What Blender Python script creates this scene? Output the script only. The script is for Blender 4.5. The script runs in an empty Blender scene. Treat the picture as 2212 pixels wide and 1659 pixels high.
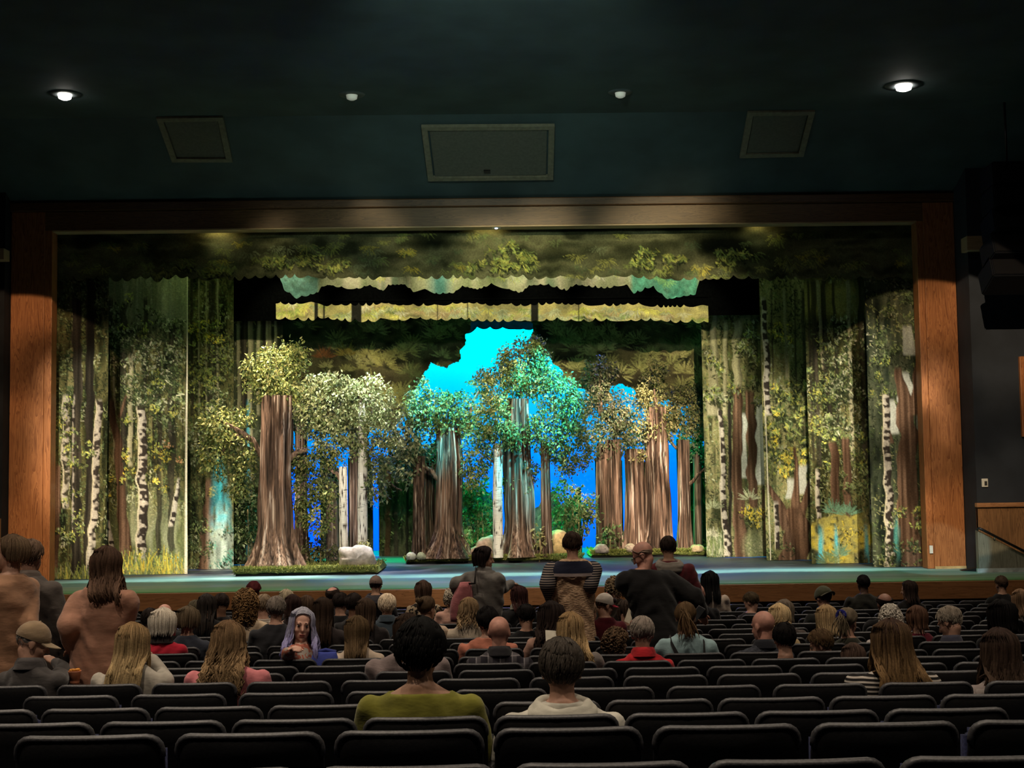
import bpy, bmesh, math, random
import numpy as np
from mathutils import Vector, Matrix

C = bpy.context.scene.collection
SC = bpy.context.scene
PI = math.pi
random.seed(7)
RNG = np.random.default_rng(7)

# ------------------------------------------------------------------ camera
FPX = 3000.0
EYE = Vector((0.0, 0.0, 2.72))
YAW, PITCH, ROLL = math.radians(0.87), math.radians(4.0), math.radians(0.8)
FWD = Vector((math.sin(YAW) * math.cos(PITCH), math.cos(YAW) * math.cos(PITCH), math.sin(PITCH)))
R0 = Vector((math.cos(YAW), -math.sin(YAW), 0.0))
U0 = R0.cross(FWD).normalized()
RIGHT = R0 * math.cos(ROLL) - U0 * math.sin(ROLL)
UP = R0 * math.sin(ROLL) + U0 * math.cos(ROLL)
cam_data = bpy.data.cameras.new('camera')
cam = bpy.data.objects.new('camera', cam_data)
C.objects.link(cam)
cam_data.sensor_width = 36.0
cam_data.lens = 36.0 * FPX / 2212.0
cam_data.clip_end = 200
cam.matrix_world = Matrix((
    (RIGHT.x, UP.x, -FWD.x, EYE.x), (RIGHT.y, UP.y, -FWD.y, EYE.y),
    (RIGHT.z, UP.z, -FWD.z, EYE.z), (0, 0, 0, 1)))
SC.camera = cam


def ray(px, py):
    return FWD * FPX + RIGHT * (px - 1106.0) - UP * (py - 829.5)


def at(px, py, Y):
    """world point seen at a photo pixel on the upright plane y = Y"""
    d = ray(px, py)
    return EYE + d * ((Y - EYE.y) / d.y)


def hit(px, py, p0, n):
    d = ray(px, py)
    return EYE + d * ((p0 - EYE).dot(n) / d.dot(n))


def proj(x, y, z):
    """photo pixel of world points (numpy arrays)"""
    vx, vy, vz = x - EYE.x, y - EYE.y, z - EYE.z
    dep = vx * FWD.x + vy * FWD.y + vz * FWD.z
    a = vx * RIGHT.x + vy * RIGHT.y + vz * RIGHT.z
    b = vx * UP.x + vy * UP.y + vz * UP.z
    return 1106.0 + FPX * a / dep, 829.5 - FPX * b / dep


# ------------------------------------------------------------------ world, view
W = bpy.data.worlds.new('dark_house')
SC.world = W
W.use_nodes = True
W.node_tree.nodes['Background'].inputs[0].default_value = (0.45, 0.55, 0.75, 1)
W.node_tree.nodes['Background'].inputs[1].default_value = 0.004
SC.view_settings.view_transform = 'Standard'
SC.view_settings.look = 'None'
SC.view_settings.gamma = 1.0
SC.view_settings.exposure = 0.0
SC.view_settings.use_curve_mapping = False


# ------------------------------------------------------------------ lights
def look_rot(p, q):
    return (Vector(q) - Vector(p)).to_track_quat('-Z', 'Y').to_euler()


def gobo(L, scale, lo, hi, seed=0.0, stretch=(1, 1, 1)):
    """a break-up gobo in the lantern: noise over the beam direction"""
    L.use_nodes = True
    t = L.node_tree
    em = t.nodes['Emission']
    tc = t.nodes.new('ShaderNodeTexCoord')
    mp = t.nodes.new('ShaderNodeMapping')
    mp.inputs['Location'].default_value = (seed, seed * 1.7, 0)
    mp.inputs['Scale'].default_value = stretch
    ns = t.nodes.new('ShaderNodeTexNoise')
    ns.inputs['Scale'].default_value = scale
    ns.inputs['Detail'].default_value = 2.0
    rp = t.nodes.new('ShaderNodeMapRange')
    rp.interpolation_type = 'SMOOTHSTEP'
    rp.inputs['From Min'].default_value = 0.40
    rp.inputs['From Max'].default_value = 0.60
    rp.inputs['To Min'].default_value = lo
    rp.inputs['To Max'].default_value = hi
    t.links.new(tc.outputs['Normal'], mp.inputs['Vector'])
    t.links.new(mp.outputs[0], ns.inputs['Vector'])
    t.links.new(ns.outputs['Fac'], rp.inputs['Value'])
    t.links.new(rp.outputs[0], em.inputs['Strength'])


def spot(name, p, q, watts, col, deg, blend=0.25, rad=0.06, gob=None):
    L = bpy.data.lights.new(name, 'SPOT')
    L.energy, L.color, L.spot_size, L.spot_blend, L.shadow_soft_size = watts, col, math.radians(deg), blend, rad
    o = bpy.data.objects.new(name, L)
    C.objects.link(o)
    o.location = p
    o.rotation_euler = look_rot(p, q)
    if gob:
        gobo(L, *gob)
    return o


def area(name, p, q, watts, col, sx, sy):
    L = bpy.data.lights.new(name, 'AREA')
    L.energy, L.color, L.shape, L.size, L.size_y = watts, col, 'RECTANGLE', sx, sy
    o = bpy.data.objects.new(name, L)
    C.objects.link(o)
    o.location = p
    o.rotation_euler = look_rot(p, q)
    return o


# front-of-house lanterns on the catwalk (above the frame), crossing onto the side cloths
WARM, COOL, TEAL = (1.0, 0.88, 0.66), (0.80, 0.92, 1.0), (0.03, 0.80, 0.95)
for i, (x, tx, w, deg) in enumerate(((-6.5, -6.3, 8500, 17), (-3.0, -4.8, 6500, 16), (3.0, 4.9, 9500, 16), (6.5, 6.4, 8500, 17))):
    spot('front_lantern', (x, 10.5, 9.6), (tx, 27.0, 3.0), w, WARM, deg, 0.5, 0.05, (8.0, 0.25, 1.75, 3.1 * i))
spot('front_lantern', (0.0, 10.5, 9.6), (0.0, 26.5, 1.9), 5000, WARM, 27, 0.6, 0.06, (8.0, 0.5, 1.4, 9.0))
for x, tx, w in ((-2.5, -3.2, 9000), (3.5, 4.0, 7500)):
    spot('front_lantern', (x, 10.5, 8.5), (tx, 31.6, 4.4), w, (1.0, 0.86, 0.56), 11, 0.5, 0.05, (9.0, 0.3, 1.7, 4.0 + x))
spot('front_lantern', (-2.0, 10.5, 8.5), (-5.3, 29.0, 4.3), 4200, (1.0, 0.86, 0.58), 9, 0.4, 0.05, (9.0, 0.4, 1.5, 6.0))
for q, tgt, deg in (((-1.0, 10.5, 9.4), (-2.85, 26.9, 2.3), 5.0), ((0.5, 10.5, 9.4), (-0.28, 29.0, 2.4), 3.4)):
    spot('birch_special', q, tgt, 2600, (1.0, 0.95, 0.90), deg, 0.5, 0.04)
# soft break-up on the wide front border
for i, (x, tx) in enumerate(((-4.0, -2.9), (0.5, 0.3), (4.0, 3.4))):
    spot('border_wash', (x, 10.5, 9.3), (tx, 25.7, 6.35), 2400, (1.0, 0.90, 0.55), 15, 0.8, 0.05, (5.5, 0.0, 2.6, 5.0 + 2.3 * i, (1.0, 1.0, 1.8)))
# first and second electrics: trees from above
for i, (x, y, z, tx, ty, tz, w, c, deg) in enumerate((
        (-5.0, 26.1, 7.6, -4.4, 26.9, 3.2, 3600, (1.0, 0.84, 0.60), 46), (-2.4, 26.1, 7.6, -2.8, 26.9, 3.4, 2800, (0.92, 1.0, 0.98), 40),
        (-1.6, 27.3, 7.0, -1.7, 29.3, 3.2, 800, WARM, 40), (0.7, 27.3, 7.0, 0.3, 29.3, 3.4, 900, WARM, 40),
        (3.0, 27.3, 6.95, 2.9, 30.8, 3.2, 3600, (1.0, 0.82, 0.60), 40))):
    spot('electric_lantern', (x, y, z), (tx, ty, tz), w, c, deg, 0.7, 0.05, (7.0, 0.45, 1.5, 1.3 * i))
# coloured specials
spot('teal_special', (-2.2, 27.25, 7.0), (-1.0, 29.2, 4.4), 4200, TEAL, 30, 0.6, 0.05)
spot('teal_special', (2.2, 27.25, 7.0), (1.0, 29.2, 4.3), 5200, TEAL, 34, 0.6, 0.05)
spot('white_special', (-1.6, 26.1, 7.6), (-2.35, 26.9, 4.4), 2000, (0.85, 1.0, 1.0), 15, 0.6, 0.05)
for x in (-2.5, 0.6, 2.4):
    spot('blue_special', (x, 31.2, 6.9), (x, 29.3, 4.8), 700, (0.05, 0.10, 1.0), 60, 0.6, 0.05)
# stage floor washes
for x in (-5, 0, 5):
    spot('floor_wash', (x, 25.9, 7.9), (x, 23.6, 1.0), 4200, (0.74, 1.0, 0.76), 56, 0.8, 0.08)
# short borders: lanterns hung just upstage of the border in front
for x in (-4.2, -2.5, -0.8, 0.9, 2.6, 4.2):
    spot('border_lantern', (x, 26.05, 8.1), (x, 27.0, 6.45), 260, (1.0, 0.92, 0.66), 58, 0.7)
    spot('border_lantern', (x, 27.7, 7.8), (x, 29.0, 6.15), 330, (1.0, 0.88, 0.52), 58, 0.7)
# sky cloth: cyan batten above, blue ground row below
area('sky_batten', (0, 34.35, 8.3), (0, 34.9, 6.0), 6800, (0.0, 1.0, 0.24), 14, 0.4)
area('ground_row', (0, 33.8, 1.4), (0, 35.0, 3.2), 700, (0.0, 0.015, 1.0), 14, 0.3)
# post washes
spot('post_lantern', (-3.0, 9.0, 9.2), (-8.75, 25.2, 3.45), 5600, (1.0, 0.68, 0.40), 17.5, 0.06, 0.03, (6.0, 0.3, 1.25, 2.0, (1, 1, 2.5)))
spot('post_lantern', (3.0, 9.0, 9.2), (8.05, 25.2, 3.65), 7000, (1.0, 0.74, 0.45), 17.0, 0.06, 0.03, (6.0, 0.3, 1.25, 7.0, (1, 1, 2.5)))
spot('cool_lantern', (4.5, 10.0, 9.2), (8.1, 25.2, 0.95), 4200, (0.55, 0.88, 1.0), 5.6, 0.25, 0.03)
# house downlights over the seats
for x in (-7, -2.3, 2.4, 7):
    for y in (3.0, 9.5, 16.8):
        w = (1250 if x < 0 else 720) * (0.8 if y > 12 else 1.0)
        spot('house_light', (x, y, 10.7 if y < 13 else 8.7), (x, y + (0.3 if y < 13 else 2.5), 0), w, (1.0, 0.83, 0.64), 100 if y < 13 else 120, 0.9, 0.12)
spot('downlight_beam', (-6.95, 21.4, 8.7), (-6.95, 12.0, 0), 520, (1.0, 0.85, 0.68), 76, 0.8, 0.10)
spot('downlight_beam', (6.2, 21.7, 8.7), (6.2, 14.0, 0), 420, (1.0, 0.85, 0.68), 76, 0.8, 0.10)
# added fill lamp lifting the ceiling in place of stage bounce
spot('ceiling_fill', (0.0, 12.2, 7.7), (0.2, 21.0, 8.9), 1500, (0.75, 1.0, 0.85), 50, 1.0, 0.3)



# ------------------------------------------------------------------ materials
MATS = {}


def new_mat(name):
    m = bpy.data.materials.new(name)
    m.use_nodes = True
    t = m.node_tree
    return m, t, t.nodes['Principled BSDF']


def lnk(t, a, b):
    t.links.new(a, b)


def mat(name, col, rough=0.7, var=0.25, scale=8.0, stretch=(1, 1, 1), bump=0.0, spec=0.3, metal=0.0, col2=None, detail=4.0, coat=0.0, sheen=0.0):
    """plain surface: noise between two tones of its colour, optional bump"""
    if name in MATS:
        return MATS[name]
    m, t, b = new_mat(name)
    tc = t.nodes.new('ShaderNodeTexCoord')
    mp = t.nodes.new('ShaderNodeMapping')
    mp.inputs['Scale'].default_value = stretch
    ns = t.nodes.new('ShaderNodeTexNoise')
    ns.inputs['Scale'].default_value = scale
    ns.inputs['Detail'].default_value = detail
    mx = t.nodes.new('ShaderNodeMix')
    mx.data_type = 'RGBA'
    c2 = col2 or tuple(min(1, c * (1 + var)) for c in col)
    c1 = col if col2 else tuple(c * (1 - var) for c in col)
    mx.inputs['A'].default_value = (*c1, 1)
    mx.inputs['B'].default_value = (*c2, 1)
    rp = t.nodes.new('ShaderNodeMapRange')
    rp.inputs['From Min'].default_value = 0.35
    rp.inputs['From Max'].default_value = 0.65
    lnk(t, tc.outputs['Object'], mp.inputs['Vector'])
    lnk(t, mp.outputs[0], ns.inputs['Vector'])
    lnk(t, ns.outputs['Fac'], rp.inputs['Value'])
    lnk(t, rp.outputs[0], mx.inputs['Factor'])
    lnk(t, mx.outputs['Result'], b.inputs['Base Color'])
    b.inputs['Roughness'].default_value = rough
    b.inputs['Specular IOR Level'].default_value = spec
    b.inputs['Metallic'].default_value = metal
    b.inputs['Coat Weight'].default_value = coat
    b.inputs['Sheen Weight'].default_value = sheen
    if bump:
        bp = t.nodes.new('ShaderNodeBump')
        bp.inputs['Strength'].default_value = bump
        bp.inputs['Distance'].default_value = 0.02
        lnk(t, ns.outputs['Fac'], bp.inputs['Height'])
        lnk(t, bp.outputs[0], b.inputs['Normal'])
    MATS[name] = m
    return m


def attr_mat(name, attr='paint', rough=0.85, grain=0.25, gscale=60.0, spec=0.15, trans=0.0):
    """surface whose own pigment is stored per vertex, with a fine grain on top"""
    if name in MATS:
        return MATS[name]
    m, t, b = new_mat(name)
    at_ = t.nodes.new('ShaderNodeAttribute')
    at_.attribute_name = attr
    tc = t.nodes.new('ShaderNodeTexCoord')
    ns = t.nodes.new('ShaderNodeTexNoise')
    ns.inputs['Scale'].default_value = gscale
    ns.inputs['Detail'].default_value = 3
    rp = t.nodes.new('ShaderNodeMapRange')
    rp.inputs['From Min'].default_value = 0.3
    rp.inputs['From Max'].default_value = 0.7
    rp.inputs['To Min'].default_value = 1 - grain
    rp.inputs['To Max'].default_value = 1 + grain
    mx = t.nodes.new('ShaderNodeVectorMath')
    mx.operation = 'SCALE'
    lnk(t, tc.outputs['Object'], ns.inputs['Vector'])
    lnk(t, ns.outputs['Fac'], rp.inputs['Value'])
    lnk(t, at_.outputs['Color'], mx.inputs[0])
    lnk(t, rp.outputs[0], mx.inputs['Scale'])
    lnk(t, mx.outputs[0], b.inputs['Base Color'])
    b.inputs['Roughness'].default_value = rough
    b.inputs['Specular IOR Level'].default_value = spec
    MATS[name] = m
    return m


def wood_mat(name, c1, c2, along='Z', rough=0.45, scale=1.0):
    if name in MATS:
        return MATS[name]
    m, t, b = new_mat(name)
    tc = t.nodes.new('ShaderNodeTexCoord')
    mp = t.nodes.new('ShaderNodeMapping')
    s = [9.0, 9.0, 9.0]
    s['XYZ'.index(along)] = 0.55
    mp.inputs['Scale'].default_value = [v * scale for v in s]
    n1 = t.nodes.new('ShaderNodeTexNoise')
    n1.inputs['Scale'].default_value = 1.0
    n1.inputs['Detail'].default_value = 6
    n1.inputs['Distortion'].default_value = 0.8
    n2 = t.nodes.new('ShaderNodeMath')
    n2.operation = 'MULTIPLY'
    n2.inputs[1].default_value = 14.0
    n3 = t.nodes.new('ShaderNodeMath')
    n3.operation = 'FRACT'
    cr = t.nodes.new('ShaderNodeValToRGB')
    cr.color_ramp.elements[0].color = (*c1, 1)
    cr.color_ramp.elements[1].color = (*c2, 1)
    e = cr.color_ramp.elements.new(0.5)
    e.color = (*[(a + 2 * d) / 3 for a, d in zip(c1, c2)], 1)
    lnk(t, tc.outputs['Object'], mp.inputs['Vector'])
    lnk(t, mp.outputs[0], n1.inputs['Vector'])
    lnk(t, n1.outputs['Fac'], n2.inputs[0])
    lnk(t, n2.outputs[0], n3.inputs[0])
    lnk(t, n3.outputs[0], cr.inputs['Fac'])
    lnk(t, cr.outputs['Color'], b.inputs['Base Color'])
    b.inputs['Roughness'].default_value = rough
    b.inputs['Specular IOR Level'].default_value = 0.3
    MATS[name] = m
    return m


def emit_mat(name, col, strength):
    if name in MATS:
        return MATS[name]
    m, t, b = new_mat(name)
    b.inputs['Base Color'].default_value = (*col, 1)
    b.inputs['Emission Color'].default_value = (*col, 1)
    b.inputs['Emission Strength'].default_value = strength
    MATS[name] = m
    return m


# ------------------------------------------------------------------ mesh helpers
def mesh_obj(name, verts, faces, m, parent=None, smooth=False):
    me = bpy.data.meshes.new(name)
    me.from_pydata([tuple(v) for v in verts], [], faces)
    me.update()
    if smooth:
        me.polygons.foreach_set('use_smooth', [True] * len(me.polygons))
    if m:
        me.materials.append(m)
    o = bpy.data.objects.new(name, me)
    C.objects.link(o)
    if parent:
        o.parent = parent
    return o


def bm_obj(name, bm, m, parent=None, smooth=False):
    me = bpy.data.meshes.new(name)
    bmesh.ops.recalc_face_normals(bm, faces=bm.faces)
    bm.to_mesh(me)
    bm.free()
    if smooth:
        me.polygons.foreach_set('use_smooth', [True] * len(me.polygons))
    if m:
        me.materials.append(m)
    o = bpy.data.objects.new(name, me)
    C.objects.link(o)
    if parent:
        o.parent = parent
    return o


def add_box(bm, a, b):
    (x0, y0, z0), (x1, y1, z1) = a, b
    v = [bm.verts.new(p) for p in ((x0, y0, z0), (x1, y0, z0), (x1, y1, z0), (x0, y1, z0), (x0, y0, z1), (x1, y0, z1), (x1, y1, z1), (x0, y1, z1))]
    for f in ((0, 3, 2, 1), (4, 5, 6, 7), (0, 1, 5, 4), (1, 2, 6, 5), (2, 3, 7, 6), (3, 0, 4, 7)):
        bm.faces.new([v[i] for i in f])
    return v


def box_obj(name, a, b, m, parent=None, bev=0.0):
    bm = bmesh.new()
    add_box(bm, a, b)
    if bev:
        bmesh.ops.bevel(bm, geom=bm.edges[:], offset=bev, segments=2, affect='EDGES', profile=0.5)
    return bm_obj(name, bm, m, parent)


def prism(name, pts, vec, m, parent=None, bev=0.0):
    """polygon of 3D points swept along vec"""
    bm = bmesh.new()
    a = [bm.verts.new(p) for p in pts]
    vec = Vector(vec)
    b = [bm.verts.new(Vector(p) + vec) for p in pts]
    n = len(a)
    bm.faces.new(a)
    bm.faces.new(b[::-1])
    for i in range(n):
        bm.faces.new((a[i], b[i], b[(i + 1) % n], a[(i + 1) % n]))
    if bev:
        bmesh.ops.bevel(bm, geom=bm.edges[:], offset=bev, segments=2, affect='EDGES', profile=0.5)
    return bm_obj(name, bm, m, parent)


def frame_axes(d):
    d = d.normalized()
    a = Vector((0, 0, 1)) if abs(d.z) < 0.9 else Vector((1, 0, 0))
    u = d.cross(a).normalized()
    return u, d.cross(u).normalized()


class MB:
    """vertex / face collector"""

    def __init__(s):
        s.v, s.f, s.c = [], [], []

    def tube(s, pts, rad, n=8, flat=1.0, cap=True, col=None, up=None):
        pts = [Vector(p) for p in pts]
        k = len(pts)
        base = len(s.v)
        for i, p in enumerate(pts):
            d = pts[min(i + 1, k - 1)] - pts[max(i - 1, 0)]
            if d.length < 1e-9:
                d = Vector((0, 0, 1))
            if up is not None:
                d.normalize()
                u = (up - d * up.dot(d))
                u = u.normalized() if u.length > 1e-6 else frame_axes(d)[0]
                w = d.cross(u).normalized()
            else:
                u, w = frame_axes(d)
            r = rad[i] if hasattr(rad, '__len__') else rad
            for j in range(n):
                a = 2 * PI * j / n
                s.v.append(p + u * (r * flat * math.cos(a)) + w * (r * math.sin(a)))
                if col is not None:
                    s.c.append(col)
        for i in range(k - 1):
            for j in range(n):
                a, b = base + i * n + j, base + i * n + (j + 1) % n
                s.f.append((a, b, b + n, a + n))
        if cap:
            s.f.append(tuple(base + j for j in range(n))[::-1])
            s.f.append(tuple(base + (k - 1) * n + j for j in range(n)))

    def capsule(s, p0, r0, p1, r1, n=12, flat=1.0, up=None):
        p0, p1 = Vector(p0), Vector(p1)
        d = (p1 - p0)
        d = d.normalized() if d.length > 1e-6 else Vector((0, 0, 1))
        P, Rr = [], []
        for a in (-80, -50, -20):
            P.append(p0 + d * r0 * math.sin(math.radians(a)))
            Rr.append(r0 * math.cos(math.radians(a)))
        for k in (0.0, 0.33, 0.67, 1.0):
            P.append(p0.lerp(p1, k))
            Rr.append(r0 + (r1 - r0) * k)
        for a in (20, 50, 80):
            P.append(p1 + d * r1 * math.sin(math.radians(a)))
            Rr.append(r1 * math.cos(math.radians(a)))
        s.tube(P, Rr, n, flat, True, None, up)

    def ellipsoid(s, c, r, M=None, nu=14, nv=9):
        c = Vector(c)
        base = len(s.v)
        for i in range(nv + 1):
            th = PI * (0.02 + 0.96 * i / nv)
            for j in range(nu):
                ph = 2 * PI * j / nu
                q = Vector((r[0] * math.sin(th) * math.cos(ph), r[1] * math.sin(th) * math.sin(ph), r[2] * math.cos(th)))
                s.v.append(c + (M @ q if M else q))
        for i in range(nv):
            for j in range(nu):
                a, b = base + i * nu + j, base + i * nu + (j + 1) % nu
                s.f.append((a, a + nu, b + nu, b))
        s.f.append(tuple(base + j for j in range(nu)))
        s.f.append(tuple(base + nv * nu + j for j in range(nu))[::-1])

    def rings(s, rows, n=20):
        """rows of (cx, cy, z, rx, ry): a closed loft"""
        base = len(s.v)
        for (cx, cy, z, rx, ry) in rows:
            for j in range(n):
                a = 2 * PI * j / n
                s.v.append(Vector((cx + rx * math.cos(a), cy + ry * math.sin(a), z)))
        for i in range(len(rows) - 1):
            for j in range(n):
                a, b = base + i * n + j, base + i * n + (j + 1) % n
                s.f.append((a, b, b + n, a + n))
        s.f.append(tuple(base + j for j in range(n))[::-1])
        s.f.append(tuple(base + (len(rows) - 1) * n + j for j in range(n)))

    def build(s, name, m, parent=None, smooth=True, attr=None):
        o = mesh_obj(name, s.v, s.f, m, parent, smooth)
        if s.c and len(s.c) == len(s.v):
            paint(o.data, np.array(s.c))
        return o


def paint(me, rgb, name='paint'):
    a = me.attributes.new(name, 'FLOAT_COLOR', 'POINT')
    buf = np.ones((len(rgb), 4), dtype=np.float32)
    buf[:, :3] = rgb
    a.data.foreach_set('color', buf.ravel())


def grid_obj(name, P, m, rgb=None, parent=None, keep=None, smooth=True):
    """P: (H,W,3) array of points -> quads; keep: (H-1,W-1) mask"""
    h, w = P.shape[:2]
    idx = np.arange(h * w).reshape(h, w)
    q = np.stack([idx[:-1, :-1], idx[:-1, 1:], idx[1:, 1:], idx[1:, :-1]], -1)
    q = q[keep] if keep is not None else q.reshape(-1, 4)
    V = P.reshape(-1, 3)
    used = np.unique(q)
    remap = np.zeros(h * w, dtype=np.int64)
    remap[used] = np.arange(len(used))
    q = remap[q]
    V = V[used]
    me = bpy.data.meshes.new(name)
    me.vertices.add(len(V))
    me.vertices.foreach_set('co', V.astype(np.float32).ravel())
    me.loops.add(len(q) * 4)
    me.loops.foreach_set('vertex_index', q.astype(np.int32).ravel())
    me.polygons.add(len(q))
    me.polygons.foreach_set('loop_start', np.arange(0, len(q) * 4, 4, dtype=np.int32))
    me.polygons.foreach_set('loop_total', np.full(len(q), 4, dtype=np.int32))
    me.update(calc_edges=True)
    me.validate()
    if smooth:
        me.polygons.foreach_set('use_smooth', [True] * len(me.polygons))
    if rgb is not None:
        paint(me, rgb.reshape(-1, 3)[used])
    me.materials.append(m)
    o = bpy.data.objects.new(name, me)
    C.objects.link(o)
    if parent:
        o.parent = parent
    return o


def empty(name, loc=(0, 0, 0), rz=0.0):
    o = bpy.data.objects.new(name, None)
    C.objects.link(o)
    o.location = loc
    o.rotation_euler = (0, 0, rz)
    o.empty_display_size = 0.1
    return o


def tag(o, label, cat, group=None, kind=None):
    o['label'] = label
    o['category'] = cat
    if group:
        o['group'] = group
    if kind:
        o['kind'] = kind
    return o


def struct(o):
    o['kind'] = 'structure'
    return o


def copy_tree(o, parent=None):
    c = o.copy()
    C.objects.link(c)
    c.parent = parent
    for ch in list(o.children):
        copy_tree(ch, c)
    return c


def vnoise(h, w, cells_y, cells_x, rng):
    """smooth value noise 0..1 on an h x w grid"""
    cy, cx = max(2, int(cells_y) + 2), max(2, int(cells_x) + 2)
    g = rng.random((cy, cx))
    y = np.linspace(0, cy - 1.001, h)
    x = np.linspace(0, cx - 1.001, w)
    yi, xi = y.astype(int), x.astype(int)
    fy, fx = y - yi, x - xi
    fy, fx = fy * fy * (3 - 2 * fy), fx * fx * (3 - 2 * fx)
    fy = fy[:, None]
    a = g[yi][:, xi] * (1 - fx) + g[yi][:, xi + 1] * fx
    b = g[yi + 1][:, xi] * (1 - fx) + g[yi + 1][:, xi + 1] * fx
    return a * (1 - fy) + b * fy


def lerp(a, b, k):
    return a + (b - a) * k

# ------------------------------------------------------------------ the house: rake, walls, ceiling
ROW_D = [3.95, 4.85, 5.78, 6.70, 7.65, 8.55, 9.50, 10.45, 11.40, 12.30, 13.20, 14.15, 15.10, 16.00, 16.95, 17.90, 18.80, 19.70, 20.60]
ROW_H = [0.806, 0.865, 0.975, 1.063, 1.142, 1.208, 1.285, 1.362, 1.430, 1.475, 1.525, 1.585, 1.636, 1.680, 1.722, 1.765, 1.803, 1.836, 1.868]
SEAT_H = 0.85
LIP_Y, PRO_Y, STAGE_Z = 22.43, 25.2, 1.03
CEIL_Z = 8.86


def floor_z(y):
    f = [EYE.z - h - SEAT_H for h in ROW_H]
    f = [f[0] + 0.12] + f + [0.0]
    d = [2.6] + ROW_D + [21.6]
    return float(np.interp(y, d, f))


carpet = mat('dark_carpet', (0.010, 0.011, 0.016), 0.95, 0.3, 30)
navy = mat('navy_wall_paint', (0.017, 0.022, 0.032), 0.75, 0.15, 3)
teal_paint = mat('dark_teal_ceiling_paint', (0.040, 0.062, 0.066), 0.8, 0.2, 1.2)
black_paint = mat('black_paint', (0.006, 0.006, 0.007), 0.85, 0.3, 6)
oak = wood_mat('oak_frame', (0.17, 0.055, 0.017), (0.39, 0.155, 0.055), 'Z')
oak_h = wood_mat('oak_header', (0.085, 0.040, 0.014), (0.18, 0.090, 0.034), 'X')
oak_dark = wood_mat('oak_dark', (0.060, 0.026, 0.010), (0.12, 0.055, 0.022), 'X')
oak_wain = wood_mat('oak_wainscot', (0.12, 0.058, 0.024), (0.24, 0.125, 0.055), 'Z', 0.5, 0.8)
hatch_paint = mat('tan_hatch_paint', (0.15, 0.135, 0.095), 0.7, 0.15, 14)
hatch_panel = mat('grey_hatch_panel', (0.095, 0.092, 0.075), 0.8, 0.1, 20)
metal_dark = mat('dark_metal', (0.03, 0.03, 0.032), 0.4, 0.2, 20, metal=0.7)
white_plastic = mat('white_plastic', (0.62, 0.62, 0.58), 0.45, 0.05, 20)

# raked floor
ys = [-4.0, 2.6] + ROW_D + [21.6, 22.6]
V, F = [], []
for y in ys:
    z = floor_z(y)
    V += [(-14, y, z), (14, y, z)]
for i in range(len(ys) - 1):
    F.append((2 * i, 2 * i + 1, 2 * i + 3, 2 * i + 2))
o = mesh_obj('floor', V, F, carpet)
struct(o)


def stage_mat():
    m, t, b = new_mat('painted_stage_floor')
    tc = t.nodes.new('ShaderNodeTexCoord')
    sep = t.nodes.new('ShaderNodeSeparateXYZ')
    mp = t.nodes.new('ShaderNodeMapping')
    mp.inputs['Scale'].default_value = (0.16, 1.9, 1)
    ns = t.nodes.new('ShaderNodeTexNoise')
    ns.inputs['Scale'].default_value = 1.3
    ns.inputs['Detail'].default_value = 6
    ns.inputs['Roughness'].default_value = 0.62
    ad = t.nodes.new('ShaderNodeMath')
    ad.operation = 'MULTIPLY_ADD'
    ad.inputs[1].default_value = 2.2
    mr = t.nodes.new('ShaderNodeMapRange')
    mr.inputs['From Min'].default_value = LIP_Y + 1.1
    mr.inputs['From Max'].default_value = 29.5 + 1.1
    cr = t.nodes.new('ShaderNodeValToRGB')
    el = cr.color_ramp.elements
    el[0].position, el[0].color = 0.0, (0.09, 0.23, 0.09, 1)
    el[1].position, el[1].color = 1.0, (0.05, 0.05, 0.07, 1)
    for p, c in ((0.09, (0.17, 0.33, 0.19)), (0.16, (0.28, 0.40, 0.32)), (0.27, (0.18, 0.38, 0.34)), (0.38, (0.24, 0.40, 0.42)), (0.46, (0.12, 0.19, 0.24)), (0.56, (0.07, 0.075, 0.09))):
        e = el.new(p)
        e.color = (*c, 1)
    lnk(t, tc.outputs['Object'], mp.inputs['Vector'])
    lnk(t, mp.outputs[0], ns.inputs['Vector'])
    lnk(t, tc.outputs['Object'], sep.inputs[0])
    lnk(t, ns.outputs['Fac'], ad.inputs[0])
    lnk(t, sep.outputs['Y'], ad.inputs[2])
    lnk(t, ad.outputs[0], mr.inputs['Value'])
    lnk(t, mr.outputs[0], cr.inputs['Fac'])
    # pale painted ripples
    mp2 = t.nodes.new('ShaderNodeMapping')
    mp2.inputs['Scale'].default_value = (0.9, 14, 1)
    n2 = t.nodes.new('ShaderNodeTexNoise')
    n2.inputs['Scale'].default_value = 1.6
    n2.inputs['Detail'].default_value = 3
    r2 = t.nodes.new('ShaderNodeMapRange')
    r2.inputs['From Min'].default_value = 0.66
    r2.inputs['From Max'].default_value = 0.76
    mx = t.nodes.new('ShaderNodeMix')
    mx.data_type = 'RGBA'
    mx.inputs['B'].default_value = (0.55, 0.65, 0.62, 1)
    lnk(t, tc.outputs['Object'], mp2.inputs['Vector'])
    lnk(t, mp2.outputs[0], n2.inputs['Vector'])
    lnk(t, n2.outputs['Fac'], r2.inputs['Value'])
    lnk(t, r2.outputs[0], mx.inputs['Factor'])
    lnk(t, cr.outputs['Color'], mx.inputs['A'])
    lnk(t, mx.outputs['Result'], b.inputs['Base Color'])
    b.inputs['Roughness'].default_value = 0.5
    b.inputs['Specular IOR Level'].default_value = 0.2
    return m


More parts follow.
